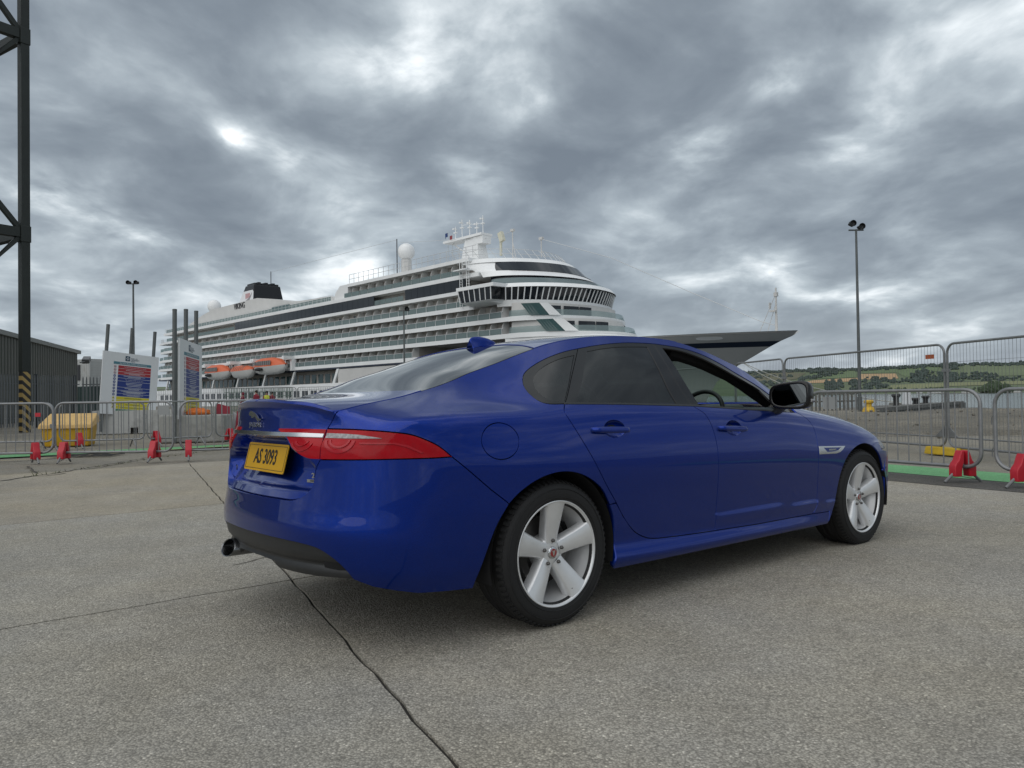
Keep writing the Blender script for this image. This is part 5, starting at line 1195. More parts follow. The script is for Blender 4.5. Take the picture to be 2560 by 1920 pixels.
strip('green_walkway', [(8.9, 4.5), (6.12, 9.28), (5.27, 10.82), (-1.0, 22.5)], .98, GREEN, .008)
strip('green_walkway', [(-20, 9.6), (-10.55, 15.9), (-7.52, 18.13), (-1.6, 22.3)], .92, GREEN, .008)
strip('yellow_line', [(-20, 8.3), tuple(g2(60, 1150)), tuple(g2(260, 1136)), tuple(g2(380, 1128)), tuple(g2(580, 1116))], .10, YELL, .012)
# iron drain cover by the walkway
dc = MB(); c = Vector(ground_at(215, 1139)); 
for i in range(9): dc.box((c.x - .55 + i * .14, c.y, .012), (.06, .5, .012))
dc.box((c.x, c.y - .27, .012), (1.3, .05, .014)); dc.box((c.x, c.y + .27, .012), (1.3, .05, .014)); tag(dc.build('drain_grating', mat('cast_iron', (.05, .048, .045), .7, metal=.4)), 'cast iron drain grating set in the ground before the left barriers', 'drain')
# ------------------------------------------------------------------ crowd barriers
GALV = mat('galvanised_steel', (.24, .245, .25), .48, metal=.55, var=.14, vscale=9)
GALV2 = mat('worn_galvanised_steel', (.20, .205, .208), .55, metal=.5, var=.18, vscale=12)
REDP = mat('red_plastic', (.46, .012, .026), .42, var=.12, vscale=7)
def rrect(L, h0, h1, r, n=6):
    P = []
    for cx, cz, a0 in ((L - r, h0 + r, -90), (L - r, h1 - r, 0), (r, h1 - r, 90), (r, h0 + r, 180)):
        for k in range(n + 1):
            a = math.radians(a0 + 90 * k / n); P.append((cx + r * math.cos(a), 0, cz + r * math.sin(a)))
    return P
BL, BH0, BH1 = 2.28, .19, 1.085
frame_me = MB().tube(rrect(BL, BH0, BH1, .17), .0215, 10, closed=True).build('frame', GALV, smooth=True)
bar_me = MB().bar((0, 0, BH0), (0, 0, BH1), .0075, 6).build('bar', GALV, smooth=True)
_lg = MB(); 
for s in (1, -1): _lg.tube([(0, 0, BH0 + .02), (0, s * .04, BH0 - .01), (0, s * .235, .012)], .017, 8)
_lg.bar((0, -.21, .03), (0, .15, .10), .005)
leg_me = _lg.build('foot', GALV2, smooth=True)
_cv = MB()
for s in (1, -1):
    pr = [(.018, .375), (.045, .38), (.062, .345), (.09, .265), (.125, .225), (.14, .19), (.14, .075), (.05, .075), (.04, .19), (.018, .25)]
    _cv.prism([(-.055, s * y, z) for y, z in pr], (.11, 0, 0))
cov_me = _cv.build('foot_cover', REDP, smooth=True, bevel=.012, seg=3)
hook_me = MB().tube([(0, 0, .0), (.05, 0, .0), (.06, 0, -.02), (.06, 0, -.09), (.02, 0, -.10)], .006, 6).build('hook', GALV2, smooth=True)
plate_me = MB().box((0, 0, 0), (.20, .008, .17)).build('name_plate', mat('grey_name_plate', (.26, .27, .27), .5))
for o in (frame_me, bar_me, leg_me, cov_me, hook_me, plate_me): COL.objects.unlink(o)
def barrier(p0, p1, label, feet=((.30, 0, 1), (None, 0, 1)), plate=None, z=0., nb=15):
    p0, p1 = Vector((*p0, z)), Vector((*p1, z)); d = p1 - p0; sx = d.length / BL
    root = empty('crowd_barrier', p0, math.atan2(d.y, d.x)); tag(root, label, 'barrier', 'steel crowd barriers with red feet')
    def part(src, loc=(0, 0, 0), rz=0, scale=None, parent=root):
        o = link(src.name.split('.')[0], src.data, None, parent); o.location = loc; o.rotation_euler = (0, 0, rz)
        if scale: o.scale = scale
        return o
    part(frame_me, scale=(sx, 1, 1))
    for i in range(nb):
        o = part(bar_me, (BL * sx * (i + 1) / (nb + 1), 0, 0))
        if i in (0, nb - 1): o.scale = (1, 1, .97); o.location.z = .01
    for x, rz, cov in feet:
        x = BL * sx - .30 if x is None else x
        f = part(leg_me, (x, 0, 0), rz)
        if cov:
            c_ = link('foot_cover', cov_me.data, None, f)
    part(hook_me, (BL * sx - .02, 0, .78)); part(hook_me, (BL * sx - .02, 0, .42))
    if plate is not None: part(plate_me, (plate, -.012, .93))
    return root
barrier((-10.98, 13.9), (-8.30, 13.98), 'crowd barrier at the left edge of the picture, front row, before the yellow bin', ((.3, 0, 1), (2.36, .75, 1)))
barrier((-8.28, 14.0), (-6.12, 13.94), 'front row crowd barrier with a red cover on each foot, before the white safety sign', ((.16, .08, 1), (1.82, -.05, 1)), plate=2.0)
barrier((-6.06, 14.1), (-3.85, 14.75), 'front row crowd barrier partly hidden by the rear of the blue car', ((.14, .1, 1), (None, 0, 1)))
barrier((-13.0, 18.05), (-10.80, 18.2), 'crowd barrier in the back row with a small red tag, left of the yellow bin', ((.3, .3, 0), (None, 0, 0)))
barrier((-10.72, 18.3), (-8.92, 18.75), 'back row crowd barrier standing right across the yellow grit bin', ((.42, .6, 1), (1.60, .5, 0)))
barrier((-8.86, 18.75), (-7.62, 19.6), 'back row crowd barrier before the grey concrete block of the narrow sign', ((.20, .4, 1), (1.22, .3, 0)), nb=11)
barrier((-7.56, 19.7), (-5.9, 20.9), 'back row crowd barrier beside the folded red signs, running behind the car', ((.35, .5, 1), (None, .3, 1)), nb=13)
barrier((5.36, 8.86), (4.20, 10.92), 'crowd barrier right of the car bonnet with grey plate, red foot at its right end', ((.22, -.35, 1), (None, 0, 1)), plate=2.05, nb=15)
barrier((6.55, 6.72), (5.44, 8.72), 'crowd barrier cut off by the right edge of the picture, nearest on the right', ((.3, 0, 1), (None, -.35, 1)), plate=1.85)
for q in (frame_me, bar_me, leg_me, cov_me, hook_me, plate_me): bpy.data.objects.remove(q)
q = MB(); p = at(94, 1037, 18.1); q.box(p, (.14, .01, .09)); tag(q.build('red_tag', REDP), 'small faded red tag on the back row barrier left of the yellow bin', 'tag')
# ------------------------------------------------------------------ tall mesh fence
def mesh_fence(p0, p1, label, h=1.86, foot=True, foot1=False):
    p0, p1 = Vector((*p0, 0)), Vector((*p1, 0)); d = p1 - p0; L = d.length
    root = empty('mesh_fence_panel', p0, math.atan2(d.y, d.x)); tag(root, label, 'fence panel', 'tall mesh fence panels')
    MB().tube(rrect(L - .06, .14, h, .16), .020, 8, closed=True).build('frame', GALV2, root, smooth=True)
    m = MB()
    for x in np.arange(.08, L - .1, .072): m.box((x, 0, h / 2 + .07), (.0034, .0034, h - .16))
    for z in (.38, .8, 1.22, 1.55): m.box((L / 2, .004, z), (L - .1, .004, .004))
    m.bar((.02, 0, .30), (L - .08, 0, .30), .013, 6)
    o = m.build('wire_mesh', GALV2, root); o['kind'] = 'stuff'
    for x in ([0.] if foot else []) + ([L] if foot1 else []):
        f = MB(); f.hexa([(x - .38, -.12, 0), (x + .38, -.12, 0), (x + .38, .12, 0), (x - .38, .12, 0), (x - .36, -.10, .13), (x + .36, -.10, .13), (x + .36, .10, .13), (x - .36, .10, .13)]); f.build('foot_block', mat('yellow_block', (.50, .33, .015), .6, var=.2, vscale=8), root, bevel=.02)
    for x, s in ((.03, 1), (L - .09, -1)): gq = MB(); gq.prism([(x, 0, .30), (x + s * .20, 0, .30), (x, 0, .47)], (0, .015, 0)); gq.build('gusset', GALV2, root)
    c = MB(); c.box((-.03, 0, 1.42), (.12, .07, .05)); c.build('clamp', GALV, root)
    return root
H0, H1, H2, H3 = (7.28, 13.0), (6.18, 17.6), (5.80, 20.1), (7.62, 10.9)
mesh_fence(H0, H1, 'tall mesh fence panel with a small orange sign, between lamp post and water', foot=True)
mesh_fence(H1, H2, 'tall mesh fence panel just above the car door mirror, before the bow')
mesh_fence((8.15, 7.5), (7.275, 12.98), 'tall mesh fence panel cut off by the right edge of the picture', foot=False)
mesh_fence(H2, (4.1, 26.0), 'tall mesh fence panel mostly hidden behind the car roof and pillar', h=1.82)
for px in (7.24,):
    pass
q = MB(); p = at(2324, 892, 13.4); a_ = math.atan2(17.6 - 13.0, 6.18 - 7.28); q.box(p, (.19, .006, .075), Matrix.Rotation(a_, 3, 'Z')); tag(q.build('orange_sign', mat('faded_orange', (.42, .10, .035), .6, var=.3, vscale=40)), 'small faded orange sign fixed to the tall mesh fence', 'sign')
# ------------------------------------------------------------------ left: grit bin, concrete blocks, signs
YBIN = mat('yellow_bin_plastic', (.58, .34, .012), .45, var=.12, vscale=4, dirt=(.42, .27, .06)); YLID = mat('sun_faded_bin_lid', (.62, .40, .14), .5, var=.12, vscale=5)
bx = ground_at(162, 1116); bin_ = empty('grit_bin', (bx.x - .05, bx.y + .3, 0), math.radians(16)); tag(bin_, 'yellow plastic grit bin with a sloping faded lid behind the barriers', 'grit bin')
q = MB(); q.hexa([(-.50, -.30, 0), (.50, -.30, 0), (.50, .38, 0), (-.50, .38, 0), (-.56, -.36, .50), (.56, -.36, .50), (.56, .44, .62), (-.56, .44, .62)]); q.build('bin_body', YBIN, bin_, bevel=.03, seg=3, smooth=True)
q = MB(); q.hexa([(-.61, -.42, .44), (.61, -.42, .44), (.61, .5, .60), (-.61, .5, .60), (-.59, -.40, .56), (.59, -.40, .56), (.55, .44, .82), (-.55, .44, .82)]); q.build('bin_lid', YLID, bin_, bevel=.03, seg=3, smooth=True)
for s in (-.3, .3): q = MB(); q.box((s, -.345, .22), (.10, .03, .40)); q.build('bin_rib', YBIN, bin_, bevel=.01)
q = MB(); q.box((-.3, -.43, .52), (.06, .03, .10)); q.build('latch', GALV, bin_)
CBLK = mat('cast_concrete_white', (.46, .46, .44), .8, var=.10, vscale=3, dirt=(.20, .19, .17), bump=.2, bscale=25); CBLK2 = mat('cast_concrete_grey', (.30, .30, .28), .85, var=.14, vscale=2.5, dirt=(.13, .125, .11), bump=.3, bscale=20)
def block(name, c, w, d, h, rz, m, label, hole=0.):
    r = empty(name, (c[0], c[1], 0), rz); tag(r, label, 'concrete block')
    q = MB()
    if hole:   # a fork pocket left open at the bottom
        sbox = lambda x0, x1, z0, z1: q.box(((x0 + x1) / 2, 0, (z0 + z1) / 2), (x1 - x0, d, z1 - z0))
        sbox(-w / 2, hole - .12, 0, h); sbox(hole + .12, w / 2, 0, h); sbox(hole - .12, hole + .12, .2, h)
        q.box((hole, d * .2, .1), (.24, d * .3, .2))
    else:
        q.hexa([(-w / 2, -d / 2, 0), (w / 2, -d / 2, 0), (w / 2, d / 2, 0), (-w / 2, d / 2, 0), (-w / 2 + .05, -d / 2 + .03, h), (w / 2 - .05, -d / 2 + .03, h), (w / 2 - .05, d / 2 - .03, h), (-w / 2 + .05, d / 2 - .03, h)])
    q.build('block', m, r, bevel=0 if hole else .04)
    return r
cA = ground_at(285, 1084); block('concrete_block', (cA.x + .45, cA.y + .5), 2.5, 1.0, .80, math.radians(22), CBLK, 'white cast concrete block with a dark fork pocket under the wide safety sign', .05)
cB = ground_at(470, 1106); block('concrete_block', (cB.x, cB.y + .55), 1.75, 1.1, .72, math.radians(8), CBLK2, 'grey stained concrete block under the narrow safety sign')
SIGNW = mat('sign_white', (.68, .70, .71), .4, var=.03, vscale=2); POST = mat('grey_post', (.105, .115, .115), .5, metal=.2, var=.12, vscale=4)
S_TEAL = mat('sign_teal', (.07, .20, .25), .4); S_RED = mat('sign_red', (.36, .022, .030), .4); S_BLUE = mat('sign_blue', (.012, .035, .20), .4); S_YEL = mat('sign_yellow', (.58, .50, .02), .4); S_NAVY = mat('sign_navy', (.02, .06, .10), .4); S_INKW = mat('sign_white_print', (.55, .57, .60), .4); S_GRN = mat('sign_green', (.03, .17, .09), .4)
def safety_sign(M4, W, H, posts, label, tops, flip=1):
    """board in its own plane: local x along the board, z up, front towards -y"""
    r = empty('safety_sign'); r.matrix_world = M4; tag(r, label, 'sign')
    q = MB(); q.box((W / 2, 0, H / 2), (W, .05, H)); bd = q.build('board', SIGNW, r)
    def flat(name, x0, x1, z0, z1, m, y=-.028): b = MB(); b.box(((x0 + x1) / 2, y, (z0 + z1) / 2), ((x1 - x0), .004, (z1 - z0))); return b.build(name, m, bd)
    Rt = Matrix(((1, 0, 0, 0), (0, 0, -1, 0), (0, 1, 0, 0), (0, 0, 0, 1)))
    def tx(s, x, z, size, m, sx=1., align='CENTER', y=-.0335): text('lettering', s, size, m, bd, Matrix.Translation((x, y, z)) @ Rt, .001, sx=sx, align=align)
    x0, x1 = .27 * W, .86 * W; zt = H
    flat('logo_square', .385 * W, .465 * W, zt - .285 * .45 * W, zt - .10, S_NAVY)
    b = MB(); c = (.425 * W, zt - .10 - .028 * W)
    cz = (zt - .285 * .45 * W + zt - .10) / 2; rr = .030 * W
    for k in range(4):
        a0, a1 = math.pi / 2 * k, math.pi / 2 * (k + 1); o_, i_ = rr, rr * .55
        b.prism([(c[0] + o_ * math.cos(a0), -.0325, cz + o_ * math.sin(a0)), (c[0] + o_ * math.cos(a1), -.0325, cz + o_ * math.sin(a1)), (c[0] + i_ * math.cos(a1), -.0325, cz + i_ * math.sin(a1)), (c[0] + i_ * math.cos(a0), -.0325, cz + i_ * math.sin(a0))], (0, -.002, 0))
    b.build('logo_diamond', S_INKW, bd)
    for i, s in enumerate(('PORT OF', 'CROMARTY', 'FIRTH')): tx(s, .48 * W, zt - .175 - i * .052, .062, S_NAVY, 1.0, 'LEFT')
    flat('sign_header', .185 * W, x1, zt - .415, zt - .325, S_TEAL); tx('Service Base Safety Information', .53 * W, zt - .37, .088, S_INKW, .93)
    z = zt - .45; rows = [(S_RED, .098, 1, 'The speed limit throughout the site is 10mph'), (S_RED, .098, 1, 0), (S_RED, .098, 2, 0), (S_BLUE, .098, 2, 0), (S_BLUE, .098, 1, 'High visibility clothing must be worn'), (S_BLUE, .20, 3, 0), (S_BLUE, .098, 2, 0), (S_BLUE, .098, 3, 0), (S_BLUE, .098, 2, 0), (S_YEL, .098, 1, 0), (S_YEL, .098, 1, 0), (S_YEL, .098, 1, 'Beware of lifting operations'), (S_YEL, .098, 1, 0), (S_GRN, .098, 1, 0)]
    r_ = random.Random(3); pict = []
    for m, h, nl, s in rows:
        if z - h < .06: break
        flat('sign_row', x0, x1, z - h, z, m); ink = S_INKW if m is not S_YEL else S_NAVY
        if s: tx(s, (x0 + x1) / 2, z - h / 2, .046, ink, 1.02)
        else:
            for k in range(nl):
                hw = (x1 - x0) * r_.uniform(.24, .38) * (.6 if k == nl - 1 and nl > 1 else 1); cx = (x0 + x1) / 2; zz = z - h * (k + 1) / (nl + 1)
                flat('print_line', cx - hw, cx + hw, zz - .007, zz + .007, ink, -.0315)
        z -= h + .012
    z = zt - .50
    for k in range(14):
        kind = 0 if k < 3 else 1 if k < 10 else 2; zc = z - k * .108
        if zc < .1: break
        cx = .215 * W; b = MB()
        if kind == 2:
            b.prism([(cx - .048, -.029, zc - .04), (cx + .048, -.029, zc - .04), (cx, -.029, zc + .045)], (0, -.003, 0)); b.build('pictogram', S_YEL, bd)
            b = MB(); b.prism([(cx - .022, -.0325, zc - .025), (cx + .022, -.0325, zc - .025), (cx, -.0325, zc + .018)], (0, -.002, 0)); b.build('pictogram_mark', S_NAVY, bd)
        else:
            b.prism([(cx + .044 * math.cos(a), -.029, zc + .044 * math.sin(a)) for a in np.linspace(0, 2 * math.pi, 20, endpoint=False)], (0, -.003, 0)); b.build('pictogram', S_BLUE if kind else S_RED, bd)
            b = MB(); rad = .018 if kind else .034
            b.prism([(cx + rad * math.cos(a), -.0325, zc + rad * math.sin(a)) for a in np.linspace(0, 2 * math.pi, 14, endpoint=False)], (0, -.002, 0)); b.build('pictogram_mark', S_INKW, bd)
            if not kind: b = MB(); b.box((cx, -.0355, zc), (.035, .002, .02)); b.build('pictogram_mark', S_NAVY, bd)
    for px, tp in zip(posts, tops):
        q = MB(); q.tube([(px, .09, -.62), (px, .09, tp)], .058, 12); q.lathe([(0, tp + .012), (.05, tp + .01), (.061, tp), (.061, tp - .03)], 12, 'z', (px, .09, 0)); q.build('post', POST, r, smooth=True)
    return r
a0 = at(247, 1030, 26.4); dirA = Vector((math.cos(math.radians(30)), math.sin(math.radians(30)), 0))
MA = Matrix.Translation((a0.x, a0.y, .72)) @ Matrix.Rotation(math.radians(60), 4, 'Z') @ Matrix.Rotation(math.radians(4.5), 4, 'Y')
safety_sign(MA, 2.13, 2.17, (.17, 1.08, 1.98), 'wide white safety notice board on three leaning posts, red, blue and yellow rows', (3.10, 3.10, 3.10))
b0 = at(446, 1036, 20.35); MBm = Matrix.Translation((b0.x, b0.y, .62)) @ Matrix.Rotation(math.radians(97), 4, 'Z') @ Matrix.Rotation(math.radians(2.0), 4, 'Y')
safety_sign(MBm, 2.13, 2.15, (-.05, .95, 1.95), 'narrow looking white safety notice board turned almost edge-on, on three tall posts', (2.90, 3.05, 3.15))
q = MB(); p = ground_at(470, 1106); q.tube([(p.x - .42, p.y + .30, .60), (p.x - .42, p.y + .30, 2.62)], .075, 10); tag(q.build('grey_post', POST, smooth=True), 'stout grey steel post standing just left of the narrow safety sign', 'post')
q = MB(); r_ = random.Random(9); c = Vector((p.x + .12, p.y + .35, .79)); V = []; F = []
for i in range(9):
    for j in range(14):
        th = math.pi * i / 8; ph = 2 * math.pi * j / 14; k = r_.uniform(.85, 1.12); V.append((c.x + .34 * k * math.sin(th) * math.cos(ph), c.y + .2 * k * math.sin(th) * math.sin(ph), c.z + .12 * k * math.cos(th)))
for i in range(8):
    for j in range(14): F.append((i * 14 + j, i * 14 + (j + 1) % 14, (i + 1) * 14 + (j + 1) % 14, (i + 1) * 14 + j))
q.add(V, F); tag(q.build('orange_bag', mat('orange_bag_cloth', (.62, .15, .02), .7, var=.35, vscale=9), smooth=True), 'crumpled orange bag lying on the grey concrete block', 'bag')
# folded red signs leaning by the walkway
p = ground_at(562, 1101); RB = mat('dark_red_board', (.26, .012, .03), .55, var=.15, vscale=5); PALE = mat('pale_grey_board', (.36, .37, .38), .5, var=.1)
for i, (dx, dy, w, h, m, lab) in enumerate(((-.20, .3, .46, 1.02, RB, 'dark red folded sign board leaning behind the back row barrier'), (.06, .45, .12, .78, PALE, 'pale grey strip of a folded sign between two red boards'), (.24, .4, .26, .80, RB, 'narrow dark red folded sign board at the right of the folded signs'))):
    q = MB(); x = p.x + dx; y = p.y + dy; q.hexa([(x - w / 2, y, 0), (x + w / 2, y, 0), (x + w / 2, y + .05, 0), (x - w / 2, y + .05, 0), (x - w * .42, y + .18, h), (x + w * .36, y + .18, h * .9), (x + w * .36, y + .22, h * .9), (x - w * .42, y + .22, h)]); tag(q.build('folded_sign', m, bevel=.008), lab, 'folded sign')
# ------------------------------------------------------------------ left: tower, shed, palisade, containers, lamps
TOWER = mat('dark_green_steel', (.016, .021, .018), .55, var=.2, vscale=3)
def hazard():
    m = bpy.data.materials.new('hazard_stripes'); m.use_nodes = True; nt = m.node_tree; b = nt.nodes['Principled BSDF']; b.inputs['Roughness'].default_value = .6
    tc = nt.nodes.new('ShaderNodeTexCoord'); sp = nt.nodes.new('ShaderNodeSeparateXYZ'); nt.links.new(tc.outputs['Object'], sp.inputs[0])
    a = nt.nodes.new('ShaderNodeMath'); a.operation = 'ADD'; nt.links.new(sp.outputs[0], a.inputs[0]); nt.links.new(sp.outputs[2], a.inputs[1])
    w = nt.nodes.new('ShaderNodeMath'); w.operation = 'PINGPONG'; w.inputs[1].default_value = .16; nt.links.new(a.outputs[0], w.inputs[0])
    g = nt.nodes.new('ShaderNodeMath'); g.operation = 'GREATER_THAN'; g.inputs[1].default_value = .08; nt.links.new(w.outputs[0], g.inputs[0])
    mx = nt.nodes.new('ShaderNodeMix'); mx.data_type = 'RGBA'; nt.links.new(g.outputs[0], mx.inputs[0]); mx.inputs[6].default_value = (.36, .255, .09, 1); mx.inputs[7].default_value = (.02, .02, .02, 1); nt.links.new(mx.outputs[2], b.inputs['Base Color']); return m
HAZ = hazard()
cb_ = ground_at(62, 1081); tw = empty('crane_tower', (cb_.x, cb_.y, 0), math.radians(57)); tag(tw, 'tall dark green riveted steel crane leg with braces at the left edge of the picture', 'crane tower')
LEGW = .31
for lx, ly in ((0, 0), (-6.5, 0), (0, 5.5), (-6.5, 5.5)):
    q = MB(); q.box((lx, ly, 12.6), (LEGW, LEGW, 20.6)); q.build('leg', TOWER, tw, bevel=.02)
    q = MB(); q.box((lx, ly, 1.15), (LEGW - .02, LEGW - .02, 2.3)); q.build('striped_base', HAZ, tw)
    for zz in (7.55, 15.15):
        q = MB(); q.box((lx, ly, zz), (LEGW + .05, LEGW + .05, .62)); q.build('splice_plate', TOWER, tw, bevel=.02)
    for k in range(16):
        pass
for zz in (7.6, 15.2, 22.4):
    for y in (0, 5.5):
        q = MB(); q.box((-3.25, y, zz), (6.1, .28, .36)); q.build('cross_beam', TOWER, tw)
        for dz in (-3.8, 3.8):
            b = MB(); b.prism([(-.15, y - .09, zz), (-.15, y - .09, zz + .26 * (1 if dz > 0 else -1)), (-3.3, y - .09, zz + dz + .13), (-3.3, y - .09, zz + dz - .13)], (0, .18, 0)); b.build('diagonal_brace', TOWER, tw)
            b = MB(); b.prism([(-6.35, y - .09, zz), (-6.35, y - .09, zz + .26 * (1 if dz > 0 else -1)), (-3.2, y - .09, zz + dz + .13), (-3.2, y - .09, zz + dz - .13)], (0, .18, 0)); b.build('diagonal_brace', TOWER, tw)
    for x in (0, -6.5): q = MB(); q.box((x, 2.75, zz), (.28, 5.1, .36)); q.build('cross_beam', TOWER, tw)
rv_ = MB()
for k in range(34): rv_.lathe([(0, -.012), (.018, -.008), (.022, 0)], 6, 'y', (-.13 + .26 * (k % 2), -LEGW / 2 - .0, 14.9 + .11 * (k // 2)))
o = rv_.build('rivets', TOWER, tw); o['kind'] = 'stuff'
q = MB(); q.box((-3.25, 2.75, 23.1), (8.2, 7.4, .6)); q.build('top_platform', TOWER, tw)
# shed: corrugated dark cladding, wall running away to the right
SHED = mat('olive_grey_cladding', (.075, .080, .068), .5, var=.08, vscale=.6); SHEDT = mat('shed_trim', (.20, .21, .20), .5)
w1 = at(193, 885, 60); w0 = at(0, 834, 42.6); dv = Vector((w1.x - w0.x, w1.y - w0.y, 0)).normalized(); HS = (w1.z + w0.z) / 2
shed = empty('metal_shed', (w1.x, w1.y, 0), math.atan2(-dv.y, -dv.x)); tag(shed, 'dark olive corrugated metal shed with pale roof edge behind the palisade fence', 'shed')
LS = 46.; sh = MB(); pit = .55; V = []; F = []; n = int(LS / pit)
prof = [(0, 0), (.2, 0), (.25, .06), (.5, .06)]
xs = [(i * pit + px_, py_) for i in range(n) for px_, py_ in prof]
V = [(x, y, 0) for x, y in xs] + [(x, y, HS) for x, y in xs]; F = [(i, i + 1, len(xs) + i + 1, len(xs) + i) for i in range(len(xs) - 1)]
sh.add(V, F); sh.build('cladding', SHED, shed)
q = MB(); q.box((LS / 2, -9, HS / 2), (LS, 17.9, HS - .02)); q.build('shed_body', SHED, shed)
q = MB(); q.box((LS / 2, .05, HS + .10), (LS + .5, .35, .26)); q.build('roof_edge', SHEDT, shed)
q = MB(); q.prism([(-.2, .2, HS + .2), (-.2, -18.2, HS + .2), (-.2, -9, HS + 1.6)], (LS + .4, 0, 0)); q.build('roof', SHED, shed)
q = MB(); q.bar((-.05, .2, HS - .7), (-.6, .4, HS - .6), .05); q.box((-.95, .45, HS - .45), (.75, .5, .35), Matrix.Rotation(.4, 3, 'Y')); q.build('floodlight', GALV2, shed)
# palisade fence
PALI = mat('palisade_galvanised', (.145, .155, .160), .55, metal=.3, var=.15, vscale=3)
f0 = Vector((-22.35, 33.0, 0)); f1 = Vector((-21.35, 38.0, 0)); fd = f1 - f0
pal = empty('palisade_fence', f0, math.atan2(fd.y, fd.x)); tag(pal, 'grey galvanised palisade fence with spiked pales in front of the shed', 'fence')
pm = MB(); pm.prism([(-.035, 0, .06), (.035, 0, .06), (.035, 0, 2.22), (.018, 0, 2.42), (0, 0, 2.33), (-.018, 0, 2.42), (-.035, 0, 2.22)], (0, .02, 0)); pale = pm.build('pale', PALI, pal)
for i in range(-4, 33):
    o = pale if i == -4 else link('pale', pale.data, None, pal); o.location = (i * .152, -.04, 0)
for z in (.45, 2.0): q = MB(); q.box((2.2, .02, z), (6.0, .05, .05)); q.build('fence_rail', PALI, pal)
for x in (-.1, 2.6, 5.0): q = MB(); q.box((x, .08, 1.2), (.10, .10, 2.5)); q.build('fence_post', mat('dark_fence_post', (.03, .035, .04), .6), pal)
# second run going off behind, with a dark gate leaf
p2 = empty('palisade_fence', (-21.2, 38.2, 0), math.radians(28)); tag(p2, 'short run of palisade fence beside the dark green container', 'fence')
for i in range(18): o = link('pale', pale.data, None, p2); o.location = (i * .152, -.04, 0)
for z in (.45, 2.0): q = MB(); q.box((1.4, .02, z), (2.9, .05, .05)); q.build('fence_rail', PALI, p2)
# containers
def container(name, loc, rz, L, W, H, m, label, trim=None):
    r = empty(name, loc, rz); tag(r, label, 'container')
    pit = .28; prof = [(0, 0), (.07, .0), (.105, .036), (.175, .036), (.21, 0)]
    for s, nm in ((-1, 'side_wall'), (1, 'side_wall')):
        xs = [(i * pit + a, b) for i in range(int(L / pit)) for a, b in prof]; k = len(xs)
        V = [(x, s * (W / 2 - b), .12) for x, b in xs] + [(x, s * (W / 2 - b), H - .1) for x, b in xs]; mesh(nm, V, [(i, i + 1, k + i + 1, k + i) for i in range(k - 1)], m, r)
    for x in (0, L):
        q = MB(); q.box((x, 0, H / 2), (.05, W - .1, H - .1)); q.build('end_wall', m, r)
        if trim:
            q = MB()
            for k in range(9): q.box((x + (-.03 if x == 0 else .03), 0, .35 + k * .25), (.03, W - .3, .10))
            q.build('end_wall_ribs', trim, r)
    q = MB()
    for x in (0, L):
        for s in (-1, 1): q.box((x, s * (W / 2 - .05), H / 2), (.14, .14, H))
    for s in (-1, 1): q.box((L / 2, s * (W / 2 - .05), H - .06), (L, .12, .12)); q.box((L / 2, s * (W / 2 - .05), .07), (L, .12, .14))
    q.build('corner_frame', m, r); q = MB(); q.box((L / 2, 0, H - .02), (L, W, .04)); q.build('container_roof', m, r); return r
CG = mat('container_dark_green', (.010, .032, .030), .5, var=.15, vscale=1.5); CW = mat('container_white', (.42, .43, .42), .5, var=.08, vscale=1.2, dirt=(.3, .29, .26))
cg = at(248, 1000, 75); 
c1 = container('shipping_container', (cg.x + 2.2, cg.y - 4, 0), math.radians(172), 6.06, 2.44, 2.6, CG, 'dark green shipping container between the palisade fence and the safety sign')
_wc = at(223.5, 1000, 72); c2 = container('site_container', (_wc.x + .61, _wc.y + 1.06, 2.62), math.radians(150), 6.06, 2.44, 2.6, CW, 'white site container with a dark lettered panel, stacked on the green one', CW)
lt_ = mat('container_lettering', (.5, .52, .52), .5)
q = MB(); q.box((3.1, 1.26, 1.35), (3.4, .03, 1.45)); pn = q.build('advert_panel', mat('advert_black', (.01, .01, .012), .4), c2)
text('panel_lettering', 'Cleaner', 1.0, mat('advert_print', (.22, .24, .25), .5), c2, Matrix.Translation((3.1, 1.29, 1.45)) @ Matrix(((-1, 0, 0, 0), (0, 0, 1, 0), (0, 1, 0, 0), (0, 0, 0, 1))), .01, sx=.8)
# lamp posts
def lamp(base, h, label, heads, r0=.10):
    r = empty('lamp_post', (base[0], base[1], 0)); tag(r, label, 'lamp post', 'tall lamp posts')
    q = MB(); q.tube([(0, 0, 0), (0, 0, .8), (0, 0, .82), (0, 0, h)], [r0 * 1.4, r0 * 1.4, r0, r0 * .62], 10); q.build('pole', POST, r, smooth=True)
    for x, y, z, rot in heads:
        q = MB(); q.box((x, y, h + z), (.30, .26, .24), Matrix.Rotation(rot, 3, 'Y')); q.lathe([(0, .1), (.14, .08), (.19, -.04), (.19, -.10)], 12, 'y', (x, y - .22, h + z)); q.build('lamp_head', mat('black_lamp_head', (.012, .014, .016), .5), r, bevel=.05)
    q = MB(); q.bar((-.45, 0, h - .05), (.45, 0, h - .05), .05); q.build('cross_arm', POST, r); return r
lr = at(2150, 1025, 46.7); lamp((lr.x, lr.y), 10.95, 'tall grey lamp post with twin floodlights above the fence on the right', ((-.28, 0, .32, .5), (.30, .1, .15, -.5)))
ll = at(334, 880, 70); lamp((ll.x, ll.y), 11.9, 'slim tall lamp post rising behind the wide safety sign', ((-.35, 0, .05, 0), (.35, 0, .05, 0)), .12)
lm = at(1010, 830, 62); lamp((lm.x, lm.y), 8.2, 'thin lamp post standing in front of the ship balconies', ((.3, 0, .05, 0),), .09)
